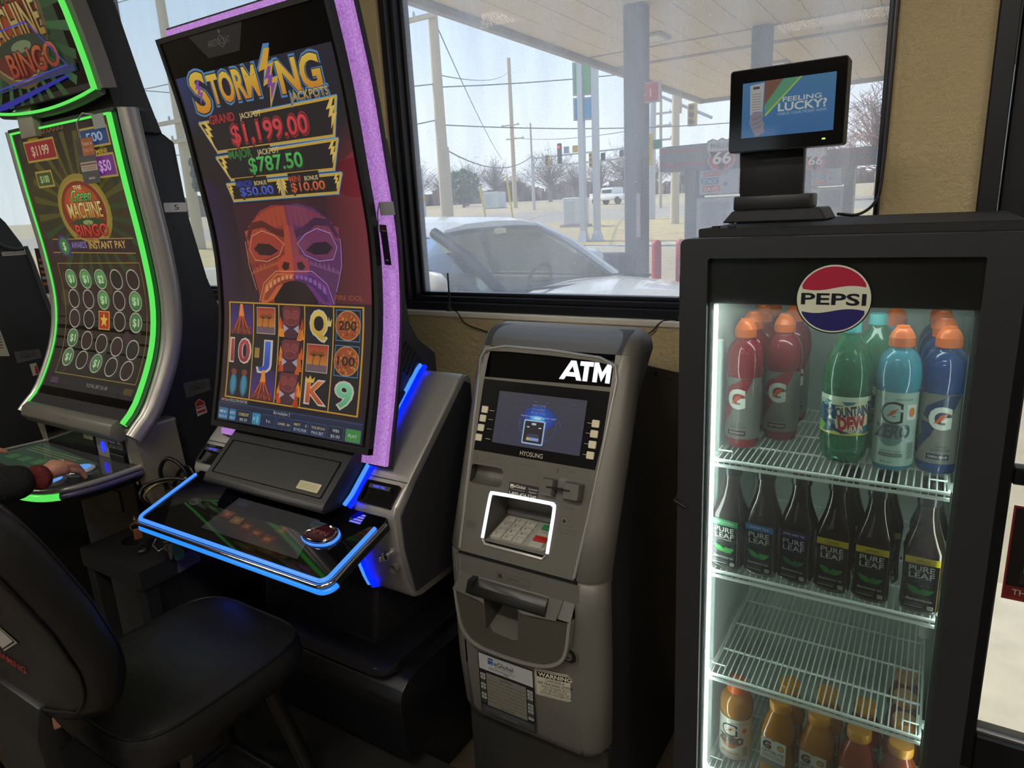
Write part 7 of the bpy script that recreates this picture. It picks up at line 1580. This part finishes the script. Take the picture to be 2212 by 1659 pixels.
def cabinet(label, x, y, w, d, h, pad=.1):
    z = at(x, y); t = thing('utility_cabinet', label, 'cabinet', (x, y, z))
    b = B(30); b.box(x-w/2, x+w/2, y-d/2, y+d/2, z+pad, z+h, .03, 1); build('housing', b, cabm, t)
    b = B(30); b.box(x-w*.4, x+w*.1, y-d/2-.02, y-d/2, z+pad+.1*h, z+h*.9, .01, 1); build('door', b, M('cabinet_door', '#b9bdbb', .5), t)
    b = B(30); b.box(x-w/2-.1, x+w/2+.1, y-d/2-.1, y+d/2+.1, z-.1, z+pad); build('pad', b, cf, t)
cabinet('grey roadside cabinet in front of the price sign posts', -13.9, 27.8, .95, .7, 1.25)
cabinet('white railway equipment shed in the distance between two yellow markers', -54.7, 83.7, 2.6, 2.0, 2.3)
for x, y, z1, dx, lb in ((-25.1, 37.3, 3.2, -.35, 'leaning yellow guy wire marker left of the white shed'), (-26.3, 42.5, 4.0, -.35, 'leaning yellow guy wire marker right of the white shed')):
    b = B(50); b.tube([(x, y, at(x, y)), (x+dx, y, z1)], .07, 8); tag(build('guy_marker', b, M('marker_yellow', '#d8bc4a', .6)), lb, 'marker', 'yellow guy wire markers')
# pick-up truck on the road
tk = thing('pickup_truck', 'small white pickup truck driving on the far road', 'truck', (-31.3, 71.5, at(-31.3, 71.5)), -.35)
b = B(40); b.box(-2.6, 2.6, -.95, .95, .45, 1.05, .12); b.box(-.9, 1.0, -.85, .85, 1.0, 1.78, .18); b.box(-2.55, -1.0, -.93, .93, 1.0, 1.25, .04); build('body', b, white, tk, local=True)
b = B(40); b.box(-.75, .85, -.87, .87, 1.15, 1.62, .1); build('windows', b, M('truck_glass', '#3a4248', .1), tk, local=True)
for x in (-1.7, 1.7):
    for s in (-1, 1): b = B(50); b.tube([(x, s*.70, .40), (x, s*.98, .40)], .40, 18); build('wheel', b, M('tyre_rubber'), tk, local=True)
# trees
def tree(name, label, x, y, h, w, trunk, crown, bare, group, z=None):
    z = at(x, y) if z is None else z; t = thing(name, label, 'tree', (x, y, z), group=group); rnd = random.Random(int(x*13+y*7))
    b = B(50); b.tube([(x, y, z), (x+.1, y, z+h*.45)], [w*.035+.08, w*.02+.05], 8); build('trunk', b, trunk, t)
    b = B(0)
    if bare:
        for k in range(150):
            an, el = rnd.uniform(0, 6.28), rnd.uniform(.25, 1.5); l = h*.62*rnd.uniform(.6, 1); z0 = z+h*rnd.uniform(.2, .42); p0 = Vector((x, y, z0)); d_ = Vector((math.cos(an)*math.cos(el)*w/h*1.1, math.sin(an)*math.cos(el)*w/h*1.1, math.sin(el)))
            p1 = p0+d_*l*.5+Vector((rnd.uniform(-.3, .3),)*3); b.tube([p0, p1, p0+d_*l], [.05*h/10, .035*h/10, .015*h/10], 4)
            for q in range(3): s_ = p0.lerp(p0+d_*l, rnd.uniform(.4, 1)); b.tube([s_, s_+Vector((rnd.uniform(-1, 1), rnd.uniform(-1, 1), rnd.uniform(.1, 1)))*h*.13], [.03*h/10, .02*h/10], 3)
    else:
        for k in range(420):
            an, ph, r_ = rnd.uniform(0, 6.28), rnd.uniform(-1.3, 1.5), rnd.uniform(.55, 1)**.5; c = Vector((x+w*.5*r_*math.cos(an)*math.cos(ph), y+w*.5*r_*math.sin(an)*math.cos(ph), z+h*.55+h*.43*r_*math.sin(ph)))
            u, v = Vector((rnd.gauss(0, 1), rnd.gauss(0, 1), rnd.gauss(0, 1))).normalized()*h*.07, Vector((rnd.gauss(0, 1), rnd.gauss(0, 1), rnd.gauss(0, 1))).normalized()*h*.06; b.poly([c-u, c+v, c+u, c-v])
    build('branches' if bare else 'foliage', b, crown, t)
bark = M('bare_bark', '#8a7c78', .95, var=.25, vscale=3); grn = M('evergreen_leaf', '#5f7350', .9, var=.3, vscale=2); rust = M('rust_twigs', '#8f6a5c', .95, var=.3, vscale=2)
_r.seed(21)
names = ['at the left end of the far tree line', 'second in the far tree line', 'third in the far tree line', 'behind the white shed', 'behind the tall utility pole', 'behind the truss mast', 'under the gantry arm', 'behind the grey cabinet', 'left of the canopy column', 'behind the canopy column', 'right of the canopy column', 'at the right end of the far tree line']
for i, nm in enumerate(names):
    az = math.radians(-42+i*2.15+.5*_r.random()); d_ = (168, 200, 238)[i % 3]+6*_r.random(); tree('bare_tree', 'bare winter tree '+nm, d_*math.sin(az), d_*math.cos(az), 10+4*_r.random(), 15, bark, bark, True, 'bare trees along the horizon')
b = B(0); rnd = random.Random(4)
for k in range(2600):
    az = math.radians(rnd.uniform(-62, -2)); d_ = rnd.uniform(262, 300); x, y = d_*math.sin(az), d_*math.cos(az); h = rnd.uniform(2.5, 8.5)*(.6+.4*math.sin(az*37)**2); z = gh(d_)-.3
    u = Vector((rnd.uniform(-1, 1), rnd.uniform(-1, 1), 0))*rnd.uniform(1, 4); b.poly([Vector((x, y, z))-u*.5, Vector((x, y, z))+u*.5, Vector((x, y, z+h))+u*rnd.uniform(.3, 1), Vector((x, y, z+h*.9))-u*rnd.uniform(.2, .9)])
tag(build('scrub', b, M('scrub_twigs', '#8d7c70', .95, var=.35, vscale=2)), 'band of grey brown winter scrub along the far horizon', 'scrub', kind='stuff')
for x, y, h, lb in ((-84, 117, 7.5, 'round green evergreen tree left of the white shed'), (-96, 112, 5.0, 'low green evergreen near the red traffic light')): tree('evergreen_tree', lb, x, y, h, h*1.05, bark, grn, False, None)
for x, y, h, lb in ((-7.8, 52, 6.0, 'reddish bare tree behind the far fuel pump'), (-4.6, 62, 9.0, 'reddish bare tree at the right edge of the window'), (-1.5, 50, 7.0, 'reddish bare tree hidden by the beige pier')): tree('rust_tree', lb, x, y, h, h*.9, rust, rust, True, 'reddish trees behind the pumps')
# overhead wires: each line hangs between two poles
def wire(label, p, q, sag, r=.02):
    p, q = Vector(p), Vector(q); pts = [p.lerp(q, i/14)-Vector((0, 0, sag*4*(i/14)*(1-i/14))) for i in range(15)]
    b = B(50); b.tube(pts, r, 5); tag(build('overhead_wire', b, wirex), label, 'wire', 'overhead wires')
wire('upper wire from the thick pole to the tall pole', (-14.5, 19.0, 6.0), (-47, 76.6, 18.0), .5)
wire('long wire running right from the thick wooden pole behind the price sign', (-14.5, 19.0, 5.6), (-2, 40, 9.5), .6)
wire('second wire running right from the thick wooden pole', (-14.5, 19.0, 4.45), (-3, 38, 5.6), .5)
wire('wire from the lower crossarm of the tall pole to the right', (-46.5, 76.6, 10.3), (-19, 52.5, 7.3), .5, .035)
wire('wire running left from the thick wooden pole', (-14.5, 19.0, 5.7), (-30, 18, 7.4), .3)
wire('lower wire running left from the thick wooden pole', (-14.5, 19.0, 4.6), (-30, 18, 4.7), .3)
wire('dark cable between the slim pole and the truss mast', (-24, 32.2, 5.0), (-35, 60.6, 6.6), 1.0, .04)
wire('wire crossing the left window', (-45, 18, 8.6), (-24.95, 16.6, 6.8), .3)
wire('pale wire above the left window wire', (-45, 17, 11.5), (-24.95, 16.6, 9.9), .2)
wire('steep wire climbing from the far road to the thick pole top', (-14.4, 19.0, 7.7), (-38, 60, 6.5), .4)
# two magnetic antennas on the sill with their leads
for x, xe, lb in ((-1.505, -1.17, 'thin black antenna on the left part of the window sill'), (-.645, -.96, 'thin black antenna on the sill beside the drink cooler')):
    t = thing('antenna', lb, 'antenna', (x, 1.968, ZS), group='magnetic antennas on the sill')
    b = B(50); b.lathe([(.016, 0), (.0165, .006), (.014, .011), (.007, .018), (.005, .035), (.0035, .05), (.003, .135), (.001, .137)], (x, 1.968, ZS), 16); build('whip', b, BLK, t)
    s = 1 if xe > x else -1
    b = B(50); b.tube(catmull([(x+s*.014, 1.966, ZS+.005), (x+s*.05, 1.945, ZS-.003), (x+s*.09, 1.936, ZS-.04), (x+s*.18, 1.938, ZS-.065), (xe-s*.04, 1.938, ZS-.10), (xe, 1.936, ZS-.16), (xe+s*.02, 1.936, .9)], 8), .0022, 6); build('lead', b, BLK, t)
